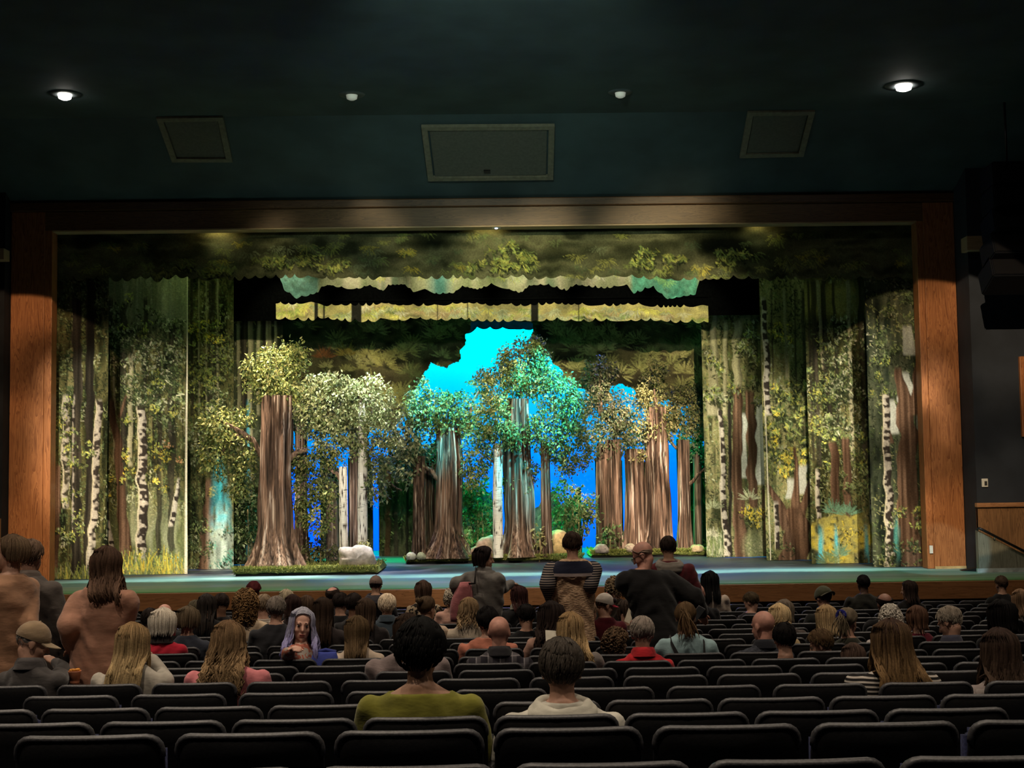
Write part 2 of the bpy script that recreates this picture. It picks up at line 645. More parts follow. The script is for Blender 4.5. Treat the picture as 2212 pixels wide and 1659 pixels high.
o = box_obj('floor_stage', (-14, LIP_Y, STAGE_Z - 0.12), (14, 37, STAGE_Z), stage_mat())
struct(o)
o = box_obj('trim_1', (-14, LIP_Y - 0.10, STAGE_Z - 0.29), (14, LIP_Y + 0.001, STAGE_Z - 0.012), wood_mat('oak_lip', (0.12, 0.050, 0.017), (0.22, 0.098, 0.038), 'X'), None, 0.006)
struct(o)
o = box_obj('trim_2', (-14, LIP_Y - 0.06, STAGE_Z - 0.34), (14, LIP_Y + 0.001, STAGE_Z - 0.29), oak_dark, None, 0.004)
struct(o)
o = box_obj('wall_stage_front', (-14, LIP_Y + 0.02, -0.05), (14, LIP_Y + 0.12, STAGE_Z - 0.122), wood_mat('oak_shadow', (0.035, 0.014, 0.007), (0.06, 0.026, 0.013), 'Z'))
struct(o)

# proscenium frame
xl0, xl1, xl2 = at(21, 830, PRO_Y).x, at(94, 830, PRO_Y).x, at(110, 830, PRO_Y).x
xr0, xr1, xr2 = at(1991, 830, PRO_Y).x, at(2006, 830, PRO_Y).x, at(2077, 830, PRO_Y).x
zt0, zt1 = at(1050, 447, PRO_Y).z, at(1050, 487, PRO_Y).z


def post(name, xa, xb, xm, label):
    """oak post: face board, narrow inner moulding, base"""
    p = empty(name, ((xa + xb) / 2, PRO_Y, STAGE_Z))
    lo, hi = min(xa, xm) - p.location.x, max(xa, xm) - p.location.x
    box_obj('face_board', (lo, 0.0, 0), (hi, 0.35, zt0 - STAGE_Z), oak, p, 0.008)
    lo, hi = min(xb, xm) - p.location.x, max(xb, xm) - p.location.x
    box_obj('moulding', (lo, 0.012, 0), (hi, 0.32, zt1 - STAGE_Z), oak, p, 0.012)
    return tag(p, label, 'proscenium post')


pl_ = post('proscenium_post', xl0, xl2, xl1, 'tall oak proscenium post at the left edge of the stage opening')
pr_ = post('proscenium_post', xr2, xr0, xr1, 'tall oak proscenium post at the right edge of the stage opening')
box_obj('switch_plate', (at(2011, 1182, PRO_Y).x - pr_.location.x - 0.03, -0.02, 0.28), (at(2011, 1182, PRO_Y).x - pr_.location.x + 0.03, 0.0, 0.42), white_plastic, pr_)['label'] = 'small white switch plate'
box_obj('base_strip', (xr1 - pr_.location.x, -0.02, 0.0), (xr2 - pr_.location.x, 0.0, 0.045), mat('pale_base_strip', (0.42, 0.30, 0.14), 0.6), pr_)
h = empty('proscenium_header', ((xl0 + xr2) / 2, PRO_Y, zt1))
box_obj('face_board', (xl1 - h.location.x, 0.004, 0), (xr1 - h.location.x, 0.35, zt0 - zt1), oak_h, h, 0.006)
box_obj('cornice', (xl0 - 0.02 - h.location.x, -0.06, zt0 - zt1), (xr2 + 0.02 - h.location.x, 0.35, zt0 - zt1 + 0.16), oak_dark, h, 0.02)
box_obj('lower_moulding', (xl2 - h.location.x, -0.012, -0.03), (xr0 - h.location.x, 0.3, 0.0), wood_mat('oak_pale', (0.30, 0.20, 0.10), (0.42, 0.28, 0.15), 'X'), h, 0.006)
tag(h, 'long oak header board across the top of the stage opening', 'proscenium header')

# house walls either side of the frame
ztop = CEIL_Z + 2.0
xw_r = at(2104, 900, 24.5).x
o = box_obj('wall_front_left', (-14.0, 24.9, 0), (xl0 - 0.01, 25.3, ztop), black_paint)
struct(o)
o = box_obj('wall_front_right', (xw_r, 24.5, 0), (14.0, 25.3, ztop), navy)
struct(o)
o = box_obj('wall_recess_right', (xr2 + 0.005, 25.15, 0), (xw_r - 0.001, 25.3, ztop), black_paint)
struct(o)
o = box_obj('wall_front_upper', (xl0 - 0.01, PRO_Y + 0.08, zt0 + 0.17), (xr2 + 0.01, PRO_Y + 0.4, ztop), navy)
struct(o)
o = box_obj('wall_left', (-14.2, -4.2, -0.2), (-14.0, 37, ztop + 1.2), navy)
struct(o)
o = box_obj('wall_right', (14.0, -4.2, -0.2), (14.2, 37, ztop + 1.2), navy)
struct(o)
o = box_obj('wall_back', (-14.2, -4.4, -0.2), (14.2, -4.2, ztop + 1.2), navy)
struct(o)
# stage house
o = box_obj('wall_stage_back', (-14, 36.9, 0), (14, 37.1, ztop + 1.2), black_paint)
struct(o)
# wainscot and chair rail
zr = at(2170, 1088, 24.45).z
o = box_obj('trim_3', (xw_r - 0.02, 24.43, STAGE_Z), (14.0, 24.499, zr - 0.05), oak_wain)
struct(o)
o = box_obj('trim_4', (xw_r - 0.05, 24.37, zr - 0.06), (14.0, 24.499, zr + 0.02), wood_mat('oak_rail', (0.22, 0.10, 0.045), (0.36, 0.18, 0.085), 'X'), None, 0.015)
struct(o)
o = box_obj('trim_5', (xw_r - 0.02, 24.44, STAGE_Z), (xw_r + 0.16, 24.52, zr - 0.06), oak_dark)
struct(o)
o = box_obj('trim_6', (-14, 24.86, STAGE_Z), (xl0 - 0.02, 24.899, at(8, 1120, 24.9).z), oak_wain)
struct(o)
# sloping knee wall and handrail of the side stair
a0, a1 = at(2112, 1146, 24.1), at(2240, 1212, 24.1)
kw = empty('stair_knee_wall', (a0.x, 24.1, STAGE_Z))
prism('panel', [(0, 0, 0), (a1.x - a0.x, 0, 0), (a1.x - a0.x, 0, a1.z - STAGE_Z), (0, 0, a0.z - STAGE_Z)], (0, 0.12, 0), wood_mat('grey_ply', (0.13, 0.12, 0.09), (0.24, 0.23, 0.17), 'Z'), kw)
box_obj('base_trim', (-0.05, -0.06, 0), (0.9, 0.0, 0.07), mat('pale_grey_trim', (0.40, 0.42, 0.40), 0.5), kw)
tag(kw, 'sloping grey plywood side wall of the stair right of the stage', 'stair wall')
hr = empty('handrail', (a0.x, 24.02, a0.z))
m = MB()
sl = (a1.z - a0.z) / (a1.x - a0.x)
m.tube([(-0.02, 0.06, 0.02), (-0.01, 0, 0.045), (0.06, 0, 0.045 + 0.06 * sl), (a1.x - a0.x, 0, 0.045 + a1.z - a0.z)], 0.022, 10)
m.build('rail', metal_dark, hr)
for xx in (0.27, 0.8):
    m = MB()
    m.tube([(xx, 0, 0.045 + xx * sl), (xx, 0.03, 0.0 + xx * sl), (xx, 0.085, -0.01 + xx * sl)], 0.012, 8)
    m.build('bracket', mat('bright_metal', (0.6, 0.6, 0.6), 0.3, metal=1.0), hr)
tag(hr, 'dark metal handrail sloping down along the grey stair wall', 'handrail')
# wedge mat on the stage by the right post
w0, w1 = at(2076, 1229, 24.55), at(2120, 1229, 24.3)
prism('floor_wedge', [(w0.x, 24.5, STAGE_Z + 0.003), (w1.x, 24.25, STAGE_Z + 0.003), (w1.x, 24.25, STAGE_Z + 0.08)], (0.05, 0.3, 0), mat('black_rubber', (0.008, 0.008, 0.009), 0.6))
tag(bpy.data.objects['floor_wedge'], 'small black rubber wedge on the stage floor beside the right post', 'wedge')
# outlet
oc = at(2127, 1043, 24.49)
ob = empty('wall_outlet', oc)
box_obj('plate', (-0.055, -0.02, -0.075), (0.055, 0.01, 0.075), white_plastic, ob, 0.008)
box_obj('socket', (-0.012, -0.034, -0.045), (0.035, -0.02, 0.03), mat('dark_socket', (0.03, 0.03, 0.03), 0.4), ob, 0.004)
tag(ob, 'white outlet plate with dark socket on the navy wall right of the stage', 'outlet')
# oak acoustic panel
p0, p1 = at(2201, 770, 24.45), at(2201, 944, 24.45)
o = box_obj('acoustic_panel', (p0.x, 24.42, p1.z), (p0.x + 1.2, 24.499, p0.z), oak, None, 0.01)
tag(o, 'oak acoustic panel on the navy wall right of the stage, cut by the frame', 'wall panel')
# ledges
p0, p1 = at(2064, 522, 24.9), at(2120, 546, 24.6)
o = box_obj('wall_ledge', (p0.x, 24.3, p1.z), (p1.x, 24.62, p0.z), wood_mat('oak_ledge', (0.28, 0.19, 0.10), (0.40, 0.28, 0.15), 'X'), None, 0.01)
tag(o, 'short pale oak ledge jutting out right of the stage frame', 'ledge')
p0, p1 = at(-60, 543, 24.9), at(21, 566, 24.9)
o = box_obj('wall_ledge', (p0.x, 24.6, p1.z), (p1.x, 24.9, p0.z), wood_mat('oak_ledge', (0.2, 0.1, 0.05), (0.3, 0.15, 0.07), 'X'), None, 0.01)
tag(o, 'short pale oak ledge jutting out left of the stage frame', 'ledge')
# hung loudspeaker stack, right
sp = empty('hanging_loudspeaker', at(2175, 360, 22.5))
cab = mat('black_speaker_cabinet', (0.0025, 0.003, 0.005), 0.7, spec=0.1)
z = 0.0
for k in range(5):
    tl = math.radians(4 + 5 * k)
    bm = bmesh.new()
    add_box(bm, (-0.36, -0.32, -0.40), (0.36, 0.3, 0.0))
    bmesh.ops.bevel(bm, geom=bm.edges[:], offset=0.02, segments=2, affect='EDGES')
    c = bm_obj('cabinet', bm, cab, sp)
    c.location = (0, 0.05 * k * k * 0.35, z)
    c.rotation_euler = (-tl, 0, 0)
    g = box_obj('grille', (-0.32, -0.335, -0.37), (0.32, -0.32, -0.03), mat('speaker_grille', (0.003, 0.003, 0.004), 0.8, 0.5, 200, spec=0.1), c, 0.004)
    z -= 0.40
m = MB()
m.tube([(0, 0, 0), (0, 0, CEIL_Z - sp.location.z)], 0.02, 8)
m.build('hanging_rod', metal_dark, sp)
m = MB()
m.tube([(0.16, -0.33, z * 0.80), (0.14, -0.36, z * 0.9), (0.09, -0.36, z * 0.98)], 0.012, 6)
m.build('cable', mat('grey_cable', (0.2, 0.2, 0.2), 0.5), sp)
tag(sp, 'black loudspeaker stack hanging at the upper right of the hall', 'loudspeaker')

# ceiling, soffit
SOF_Y1 = 22.9
sof_p, sof_z0 = Vector((0, SOF_Y1, CEIL_Z)), zt0 + 0.16
sof_n = Vector((0, CEIL_Z - sof_z0, PRO_Y - SOF_Y1)).normalized()
o = mesh_obj('ceiling_soffit', [(-14, SOF_Y1, CEIL_Z), (14, SOF_Y1, CEIL_Z), (14, PRO_Y + 0.05, sof_z0), (-14, PRO_Y + 0.05, sof_z0)], [(0, 1, 2, 3)], teal_paint)
struct(o)
o = box_obj('ceiling', (-14, 16.6, CEIL_Z), (14, SOF_Y1, CEIL_Z + 0.1), teal_paint)
struct(o)
o = box_obj('ceiling_rear', (-14.2, -4.4, CEIL_Z + 2.0), (14.2, 37.1, CEIL_Z + 2.15), black_paint)
struct(o)


def hatch(pts, label, latch=False):
    """frame, recessed panel and (centre one) a latch on the sloping soffit; pts: tl, tr, br, bl pixels"""
    q = [hit(px, py, sof_p, sof_n) for px, py in pts]
    c = sum(q, Vector()) / 4
    e = empty('ceiling_hatch', c)
    n = -sof_n
    q = [p - c for p in q]
    mid = Vector((0, 0, 0))
    inner = [p.lerp(mid, 0.11 if len(pts) else 0) for p in q]
    wv = (q[1] - q[0]).length
    dx, dz = 0.10, 0.10
    ax, az = (q[1] - q[0]).normalized(), (q[3] - q[0]).normalized()
    inner = [q[0] + ax * dx + az * dz, q[1] - ax * dx + az * dz, q[2] - ax * dx - az * dz, q[3] + ax * dx - az * dz]
    bm = bmesh.new()
    t = n * 0.06
    vs = [[bm.verts.new(p + s) for p in ring] for ring, s in ((q, n * 0.0), (q, t), (inner, t), (inner, n * 0.0))]
    for a, b in zip(vs[:-1], vs[1:]):
        for i in range(4):
            bm.faces.new((a[i], a[(i + 1) % 4], b[(i + 1) % 4], b[i]))
    bm_obj('frame', bm, hatch_paint, e)
    g = [p.lerp(mid, 0.03) for p in inner]
    prism('door_panel', [p + n * 0.012 for p in g], n * 0.02, hatch_panel, e)
    if latch:
        p = hit(1052, 366, sof_p, sof_n) - c
        prism('latch', [p + ax * a + az * b + n * 0.03 for a, b in ((-0.06, -0.035), (0.06, -0.035), (0.06, 0.035), (-0.06, 0.035))], n * 0.03, metal_dark, e)
    return tag(e, label, 'ceiling hatch', 'ceiling hatches over the stage front')


hatch([(338, 250), (482, 248), (503, 345), (372, 345)], 'smaller tan ceiling hatch at the left, below the bright small downlight')
hatch([(910, 269), (1198, 267), (1195, 383), (925, 386)], 'wide tan framed ceiling hatch with a dark latch above mid stage', True)
hatch([(1615, 237), (1760, 235), (1735, 333), (1597, 336)], 'smaller tan ceiling hatch at the right, left of the brightest downlight')

ring_m = mat('dark_trim_ring', (0.05, 0.06, 0.065), 0.5, 0.1, 20)


def lathe(name, prof, m, parent, n=28):
    b = MB()
    k = len(prof)
    for (r, z) in prof:
        for j in range(n):
            a = 2 * PI * j / n
            b.v.append((r * math.cos(a), r * math.sin(a), z))
    for i in range(k - 1):
        for j in range(n):
            b.f.append((i * n + j, i * n + (j + 1) % n, (i + 1) * n + (j + 1) % n, (i + 1) * n + j))
    return b.build(name, m, parent)


CZ = Vector((0, 0, CEIL_Z))
for px, py, r, lit, label in (
        (140, 203, 0.105, 18.0, 'small bright round downlight at the far left of the dark ceiling'),
        (1952, 184, 0.125, 30.0, 'brightest round downlight at the right of the dark ceiling'),
        (760, 204, 0.09, 0.09, 'dim round downlight in the dark ceiling, left of the wide hatch'),
        (1340, 199, 0.085, 0.11, 'dim round downlight in the dark ceiling, right of the wide hatch')):
    p = hit(px, py, CZ, Vector((0, 0, 1)))
    e = empty('downlight', p)
    lathe('trim_ring', [(r * 2.3, 0.0), (r * 2.2, -0.014), (r * 1.2, -0.02), (r * 1.02, -0.012)], ring_m, e)
    lathe('lens', [(r * 1.02, -0.014), (r * 0.9, -0.07), (r * 0.5, -0.09), (0.001, -0.095)], emit_mat('lamp_%d' % px, (1.0, 0.95, 0.84), lit), e)
    tag(e, label, 'downlight', 'ceiling downlights')
# small sensor under the header
p = at(1072, 491, PRO_Y + 0.1)
e = empty('ceiling_sensor', p)
box_obj('housing', (-0.09, -0.08, -0.015), (0.09, 0.08, 0.035), white_plastic, e, 0.02)
lathe('lens', [(0.03, -0.014), (0.025, -0.03), (0.001, -0.036)], emit_mat('sensor_led', (0.7, 0.8, 1.0), 3.0), e)
tag(e, 'tiny white sensor with a lit lens under the header, mid stage', 'sensor')

# ------------------------------------------------------------------ painted cloths
cloth = attr_mat('painted_scenic_cloth', 'paint', 0.9, 0.22, 34.0, 0.08)


class Cloth:
    """an upright cloth on the plane y = Y, painted vertex by vertex (pigment only)"""

    def __init__(s, Y, x0, x1, z0, z1, cell, seed):
        s.Y, s.x0, s.x1, s.z0, s.z1 = Y, x0, x1, z0, z1
        s.w = int((x1 - x0) / cell) + 2
        s.h = int((z1 - z0) / cell) + 2
        s.X, s.Z = np.meshgrid(np.linspace(x0, x1, s.w), np.linspace(z1, z0, s.h))
        s.px, s.py = proj(s.X, np.full_like(s.X, Y), s.Z)
        s.rng = np.random.default_rng(seed)
        s.rgb = np.zeros((s.h, s.w, 3))
        # affine pixel -> cell
        r = s.h - 1
        c = s.w - 1
        A = np.array([[(s.px[0, c] - s.px[0, 0]) / c, (s.px[r, 0] - s.px[0, 0]) / r], [(s.py[0, c] - s.py[0, 0]) / c, (s.py[r, 0] - s.py[0, 0]) / r]])
        s.inv = np.linalg.inv(A)
        s.o = np.array([s.px[0, 0], s.py[0, 0]])
        s.k = abs(A[0, 0])          # pixels per cell

    def noise(s, px_w, px_h=None):
        px_h = px_h or px_w
        return vnoise(s.h, s.w, s.h * s.k / px_h, s.w * s.k / px_w, s.rng)

    def wash(s, cols, px_w=60, px_h=None, mask=None):
        n = s.noise(px_w, px_h) * 0.6 + s.noise(px_w / 3, (px_h or px_w) / 3) * 0.4
        n = np.clip((n - 0.2) / 0.6, 0, 1)
        cols = np.array(cols)
        t = n * (len(cols) - 1)
        i = np.clip(t.astype(int), 0, len(cols) - 2)
        f = (t - i)[..., None]
        c = cols[i] * (1 - f) + cols[i + 1] * f
        s.mix(c, 1.0 if mask is None else mask)

    def mix(s, c, a):
        a = np.asarray(a)
        if a.ndim == 2:
            a = a[..., None]
        s.rgb = s.rgb * (1 - a) + np.asarray(c) * a

    def trunk(s, pts, wid, kind, alpha=1.0):
        """pts: (px,py) from top to bottom, wid: width(s) in px"""
        pts = np.array(pts, float)
        wid = np.full(len(pts), wid, float) if np.isscalar(wid) else np.array(wid, float)
        y = s.py
        cx = np.interp(y, pts[:, 1], pts[:, 0])
        wd = np.interp(y, pts[:, 1], wid)
        wob = (s.noise(400, 26)[:, :1] - 0.5) * wd * 0.35
        u = (s.px - cx - wob) / (wd / 2)
        m = np.clip((1.0 - np.abs(u)) * wd / 2 / 1.5, 0, 1)
        m *= np.clip((y - pts[0, 1]) / 10, 0, 1) * np.clip((pts[-1, 1] - y) / 6, 0, 1)
        st = s.noise(4, 90)
        if kind == 'brown':
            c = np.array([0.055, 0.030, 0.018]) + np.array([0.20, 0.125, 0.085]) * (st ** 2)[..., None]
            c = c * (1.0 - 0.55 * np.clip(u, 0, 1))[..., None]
        elif kind == 'dark':
            c = np.array([0.012, 0.011, 0.009]) + np.array([0.05, 0.042, 0.03]) * (st ** 2)[..., None]
        elif kind == 'pale':
            c = np.array([0.30, 0.28, 0.18]) + np.array([0.25, 0.23, 0.15]) * (st - 0.4)[..., None]
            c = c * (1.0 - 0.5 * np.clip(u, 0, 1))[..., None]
        elif kind == 'gap':
            c = np.array([0.42, 0.44, 0.40]) + 0.12 * (st - 0.5)[..., None]
        else:
            tick = s.noise(14, 7)
            tick2 = s.noise(6, 5)
            c = np.array([0.46, 0.42, 0.36]) * (0.75 + 0.5 * st)[..., None]
            edge = 1.0 if kind == 'birch' else 1.25
            dk = np.clip((tick * 0.6 + tick2 * 0.4 + 0.12 * u - 0.52 / edge) * 9, 0, 1)
            c = c * (1 - dk[..., None]) + np.array([0.035, 0.028, 0.024]) * dk[..., None]
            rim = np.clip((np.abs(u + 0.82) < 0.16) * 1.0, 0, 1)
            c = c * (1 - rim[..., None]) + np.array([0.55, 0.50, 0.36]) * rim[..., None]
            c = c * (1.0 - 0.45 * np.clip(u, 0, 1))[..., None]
        s.mix(c, m * alpha)

    def leaf(s, cx, cy, ln, wd, ang, col, a=1.0):
        q = s.inv @ (np.array([cx, cy]) - s.o)
        rad = int(ln / s.k / 2 + 2)
        c0, r0 = int(q[0]), int(q[1])
        ca, cb, ra, rb = max(0, c0 - rad), min(s.w, c0 + rad + 1), max(0, r0 - rad), min(s.h, r0 + rad + 1)
        if ca >= cb or ra >= rb:
            return
        dx, dy = s.px[ra:rb, ca:cb] - cx, s.py[ra:rb, ca:cb] - cy
        u = (dx * math.cos(ang) + dy * math.sin(ang)) / (ln / 2)
        v = (-dx * math.sin(ang) + dy * math.cos(ang)) / (wd / 2)
        d = 1 - u * u - np.abs(v) / (1.0 - 0.55 * np.abs(np.clip(u, -1, 1)))
        m = (np.clip(d * 3, 0, 1) * a)[..., None]
        s.rgb[ra:rb, ca:cb] = s.rgb[ra:rb, ca:cb] * (1 - m) + np.array(col) * m

    def leaves(s, cx, cy, rx, ry, n, cols, ln=10, wd=3.6, droop=0.9, a=0.9):
        g = s.rng
        for _ in range(n):
            t, r = g.random() * 2 * PI, math.sqrt(g.random())
            col = np.array(cols[g.integers(len(cols))]) * (0.6 + 0.8 * g.random())
            ang = (PI / 2 + g.normal() * droop)
            s.leaf(cx + rx * r * math.cos(t), cy + ry * r * math.sin(t), ln * (0.6 + 0.8 * g.random()), wd * (0.7 + 0.6 * g.random()), ang, col, a)

    def fronds(s, cx, cy, n, r, cols, a0=0, a1=2 * PI, wd=4, a=0.9):
        """palm-like spray of leaves around a point"""
        g = s.rng
        col = np.array(cols[g.integers(len(cols))])
        for k in range(n):
            t = lerp(a0, a1, (k + g.random() * 0.6) / n)
            rr = r * (0.7 + 0.5 * g.random())
            s.leaf(cx + math.cos(t) * rr * 0.55, cy + math.sin(t) * rr * 0.55, rr * 0.95, wd, t, col * (0.7 + 0.6 * g.random()), a)

    def grass(s, xa, xb, yb, hgt, n, cols):
        g = s.rng
        for _ in range(n):
            x = lerp(xa, xb, g.random())
            hh = hgt * (0.4 + 0.9 * g.random())
            s.leaf(x, yb - hh / 2, hh, 3.0, PI / 2 + g.normal() * 0.22, np.array(cols[g.integers(len(cols))]) * (0.6 + 0.8 * g.random()), 0.9)

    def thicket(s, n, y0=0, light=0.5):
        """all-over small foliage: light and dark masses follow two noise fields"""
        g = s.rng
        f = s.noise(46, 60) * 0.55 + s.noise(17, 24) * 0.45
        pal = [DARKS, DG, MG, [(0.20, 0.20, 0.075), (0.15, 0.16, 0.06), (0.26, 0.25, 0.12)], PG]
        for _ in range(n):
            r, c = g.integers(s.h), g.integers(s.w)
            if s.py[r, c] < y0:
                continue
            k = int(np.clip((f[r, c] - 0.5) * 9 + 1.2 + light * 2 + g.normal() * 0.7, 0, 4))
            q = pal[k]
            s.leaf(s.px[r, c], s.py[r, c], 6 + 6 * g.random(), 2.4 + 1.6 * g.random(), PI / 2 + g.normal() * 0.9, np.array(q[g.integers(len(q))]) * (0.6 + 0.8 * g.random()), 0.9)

    def build(s, name, fold=0.03, keep=None, hem=None, parent=None, zb=None, zt=None):
        n = 0.6 * np.sin((s.X - s.x0) * 9 + 4 * vnoise(s.h, s.w, 2, 6, s.rng)) + 1.2 * (vnoise(s.h, s.w, 2, (s.x1 - s.x0) * 5, s.rng) - 0.5)
        Yv = s.Y + fold * n * (0.4 + 0.6 * (s.z1 - s.Z) / (s.z1 - s.z0))
        Z = s.Z
        if zb is not None:
            top = s.z1 if zt is None else zt[None, :]
            t = np.linspace(0, 1, s.h)[:, None]
            Z = top * (1 - t) + zb[None, :] * t
        P = np.stack([s.X, Yv, Z], -1)
        rgb = np.clip(s.rgb, 0.004, 0.8)
        return grid_obj(name, P, cloth, rgb, parent, keep)


DARKS = [(0.010, 0.014, 0.008), (0.022, 0.030, 0.014), (0.035, 0.042, 0.020)]
YG = [(0.34, 0.36, 0.08), (0.26, 0.31, 0.08), (0.42, 0.40, 0.10), (0.18, 0.24, 0.07)]
DG = [(0.030, 0.050, 0.022), (0.05, 0.075, 0.03), (0.018, 0.028, 0.014), (0.075, 0.10, 0.04)]
MG = [(0.12, 0.16, 0.06), (0.17, 0.21, 0.08), (0.09, 0.13, 0.06), (0.22, 0.25, 0.13)]
PG = [(0.36, 0.38, 0.25), (0.28, 0.31, 0.19), (0.22, 0.27, 0.17), (0.42, 0.41, 0.30)]
GOLD = [(0.55, 0.45, 0.06), (0.45, 0.40, 0.08), (0.50, 0.38, 0.05)]
CY = [(0.10, 0.42, 0.52), (0.20, 0.50, 0.58), (0.08, 0.30, 0.40)]
BASE = [(0.006, 0.008, 0.004), (0.028, 0.030, 0.012), (0.11, 0.105, 0.042), (0.015, 0.018, 0.009), (0.18, 0.165, 0.075)]
CELL = 0.0165


def leg(Y, pxa, pxb, pyt, seed):
    a, b = at(pxa, 1000, Y), at(pxb, 1000, Y)
    return Cloth(Y, a.x, b.x, STAGE_Z + 0.01, at(800, pyt, Y).z, CELL, seed)


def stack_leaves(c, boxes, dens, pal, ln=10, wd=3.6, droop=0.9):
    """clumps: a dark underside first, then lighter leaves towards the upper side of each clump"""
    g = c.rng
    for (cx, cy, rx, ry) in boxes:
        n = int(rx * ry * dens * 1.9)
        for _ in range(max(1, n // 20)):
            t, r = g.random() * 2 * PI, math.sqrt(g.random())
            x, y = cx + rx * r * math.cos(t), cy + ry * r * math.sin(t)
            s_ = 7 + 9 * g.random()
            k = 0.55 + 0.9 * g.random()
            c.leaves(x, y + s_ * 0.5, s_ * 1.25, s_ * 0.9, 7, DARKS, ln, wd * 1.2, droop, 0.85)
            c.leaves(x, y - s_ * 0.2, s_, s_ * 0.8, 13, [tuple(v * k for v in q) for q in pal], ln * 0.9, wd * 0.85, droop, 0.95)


# --- left leg, downstage: two panels of birches and dark trees
L = leg(25.75, 60, 232, 470, 11)
L.wash(BASE, 26, 190)
L.thicket(4200, 0, 0.5)
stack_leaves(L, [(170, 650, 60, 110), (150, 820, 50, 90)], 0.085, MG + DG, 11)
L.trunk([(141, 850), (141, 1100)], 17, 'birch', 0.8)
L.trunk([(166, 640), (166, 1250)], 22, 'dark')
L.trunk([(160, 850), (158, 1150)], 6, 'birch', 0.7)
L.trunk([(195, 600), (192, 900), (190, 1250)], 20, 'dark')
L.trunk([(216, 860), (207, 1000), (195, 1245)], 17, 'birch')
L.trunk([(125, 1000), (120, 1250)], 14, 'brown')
stack_leaves(L, [(145, 900, 30, 50), (180, 980, 40, 50), (150, 1110, 30, 60)], 0.05, YG + MG, 9)
L.grass(105, 230, 1262, 46, 90, MG + YG)
o = L.build('painted_leg_drape', 0.05)
tag(o, 'dim painted forest leg drape next to the left post of the stage', 'stage drape', 'painted forest leg drapes')

L = leg(26.75, 150, 405, 470, 12)
L.wash(BASE, 24, 160)
L.thicket(7500, 0, 0.5)
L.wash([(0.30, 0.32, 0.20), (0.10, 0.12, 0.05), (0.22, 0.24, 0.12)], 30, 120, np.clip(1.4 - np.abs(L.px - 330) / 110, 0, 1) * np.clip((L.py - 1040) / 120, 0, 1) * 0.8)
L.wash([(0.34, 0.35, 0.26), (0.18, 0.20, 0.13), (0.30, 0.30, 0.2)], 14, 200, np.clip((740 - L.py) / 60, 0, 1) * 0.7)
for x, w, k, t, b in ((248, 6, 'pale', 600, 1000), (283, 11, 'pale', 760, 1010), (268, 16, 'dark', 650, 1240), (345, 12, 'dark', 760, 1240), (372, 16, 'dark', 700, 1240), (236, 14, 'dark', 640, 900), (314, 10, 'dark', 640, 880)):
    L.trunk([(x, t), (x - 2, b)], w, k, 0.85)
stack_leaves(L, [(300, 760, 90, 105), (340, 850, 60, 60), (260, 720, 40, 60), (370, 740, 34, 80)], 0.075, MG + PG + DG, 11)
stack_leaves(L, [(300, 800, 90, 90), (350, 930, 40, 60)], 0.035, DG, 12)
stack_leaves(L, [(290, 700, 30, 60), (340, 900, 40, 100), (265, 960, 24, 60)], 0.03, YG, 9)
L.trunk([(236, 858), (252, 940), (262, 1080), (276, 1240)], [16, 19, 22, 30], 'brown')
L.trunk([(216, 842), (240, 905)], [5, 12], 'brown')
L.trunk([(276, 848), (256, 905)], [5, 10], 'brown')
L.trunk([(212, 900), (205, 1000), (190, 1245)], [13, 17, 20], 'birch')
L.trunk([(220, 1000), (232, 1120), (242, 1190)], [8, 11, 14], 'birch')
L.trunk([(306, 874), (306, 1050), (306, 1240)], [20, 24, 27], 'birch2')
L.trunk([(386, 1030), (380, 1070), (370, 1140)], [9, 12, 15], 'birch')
L.trunk([(330, 900), (334, 1010)], 4, 'dark')
stack_leaves(L, [(350, 1020, 26, 42), (275, 1010, 14, 40), (230, 1060, 20, 30)], 0.06, YG + GOLD, 9)
stack_leaves(L, [(370, 965, 10, 16), (392, 990, 6, 9)], 0.12, [(0.45, 0.24, 0.12)], 7)
stack_leaves(L, [(372, 1203, 6, 16)], 0.3, CY, 7)
L.grass(255, 400, 1246, 56, 230, YG + GOLD + MG)
L.mix((0.62, 0.58, 0.46), np.clip((L.px - (404 - (L.py - 900) * 0.010) + 3.2) / 1.5, 0, 1))
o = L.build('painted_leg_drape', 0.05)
tag(o, 'painted birch forest leg drape with a thick mottled birch, left of the pale seam', 'stage drape', 'painted forest leg drapes')

L = leg(28.2, 340, 505, 560, 13)
L.wash(BASE, 30, 130)
L.thicket(4200, 0, 0.5)
for x, w, k in ((430, 5, 'pale'), (446, 4, 'pale'), (470, 6, 'pale'), (414, 8, 'dark'), (456, 16, 'dark')):
    L.trunk([(x, 600), (x, 900)], w, k, 0.8)
stack_leaves(L, [(450, 760, 60, 70), (430, 860, 50, 60)], 0.10, YG + MG, 8)
stack_leaves(L, [(450, 720, 50, 20)], 0.12, GOLD + YG, 8)
stack_leaves(L, [(460, 900, 50, 60), (430, 960, 40, 60)], 0.06, MG + PG + DG, 9)
L.trunk([(450, 1030), (452, 1090), (440, 1235)], [12, 22, 26], 'brown')
stack_leaves(L, [(440, 1000, 14, 24), (463, 1040, 8, 30)], 0.1, GOLD, 8)
wf = np.clip(1.2 - np.abs(L.px - (474 + (L.py - 1040) * 0.05)) / (8 + np.clip((L.py - 960) * 0.11, 0, 22)), 0, 1) * np.clip((L.py - 950) / 60, 0, 1)
wq = np.clip((L.py + 50 * (L.noise(8) - 0.5) - 1085) / 60, 0, 1)[..., None]
wcol = np.array([0.07, 0.50, 0.64]) * (1 - wq) + np.array([0.30, 0.38, 0.35]) * wq
wf = wf * np.clip((L.noise(7, 22) * 0.6 + L.noise(16, 60) * 0.6 - 0.30) * 5, 0, 1)
L.mix(wcol * (0.4 + 1.1 * L.noise(6, 40))[..., None], wf * 0.95)
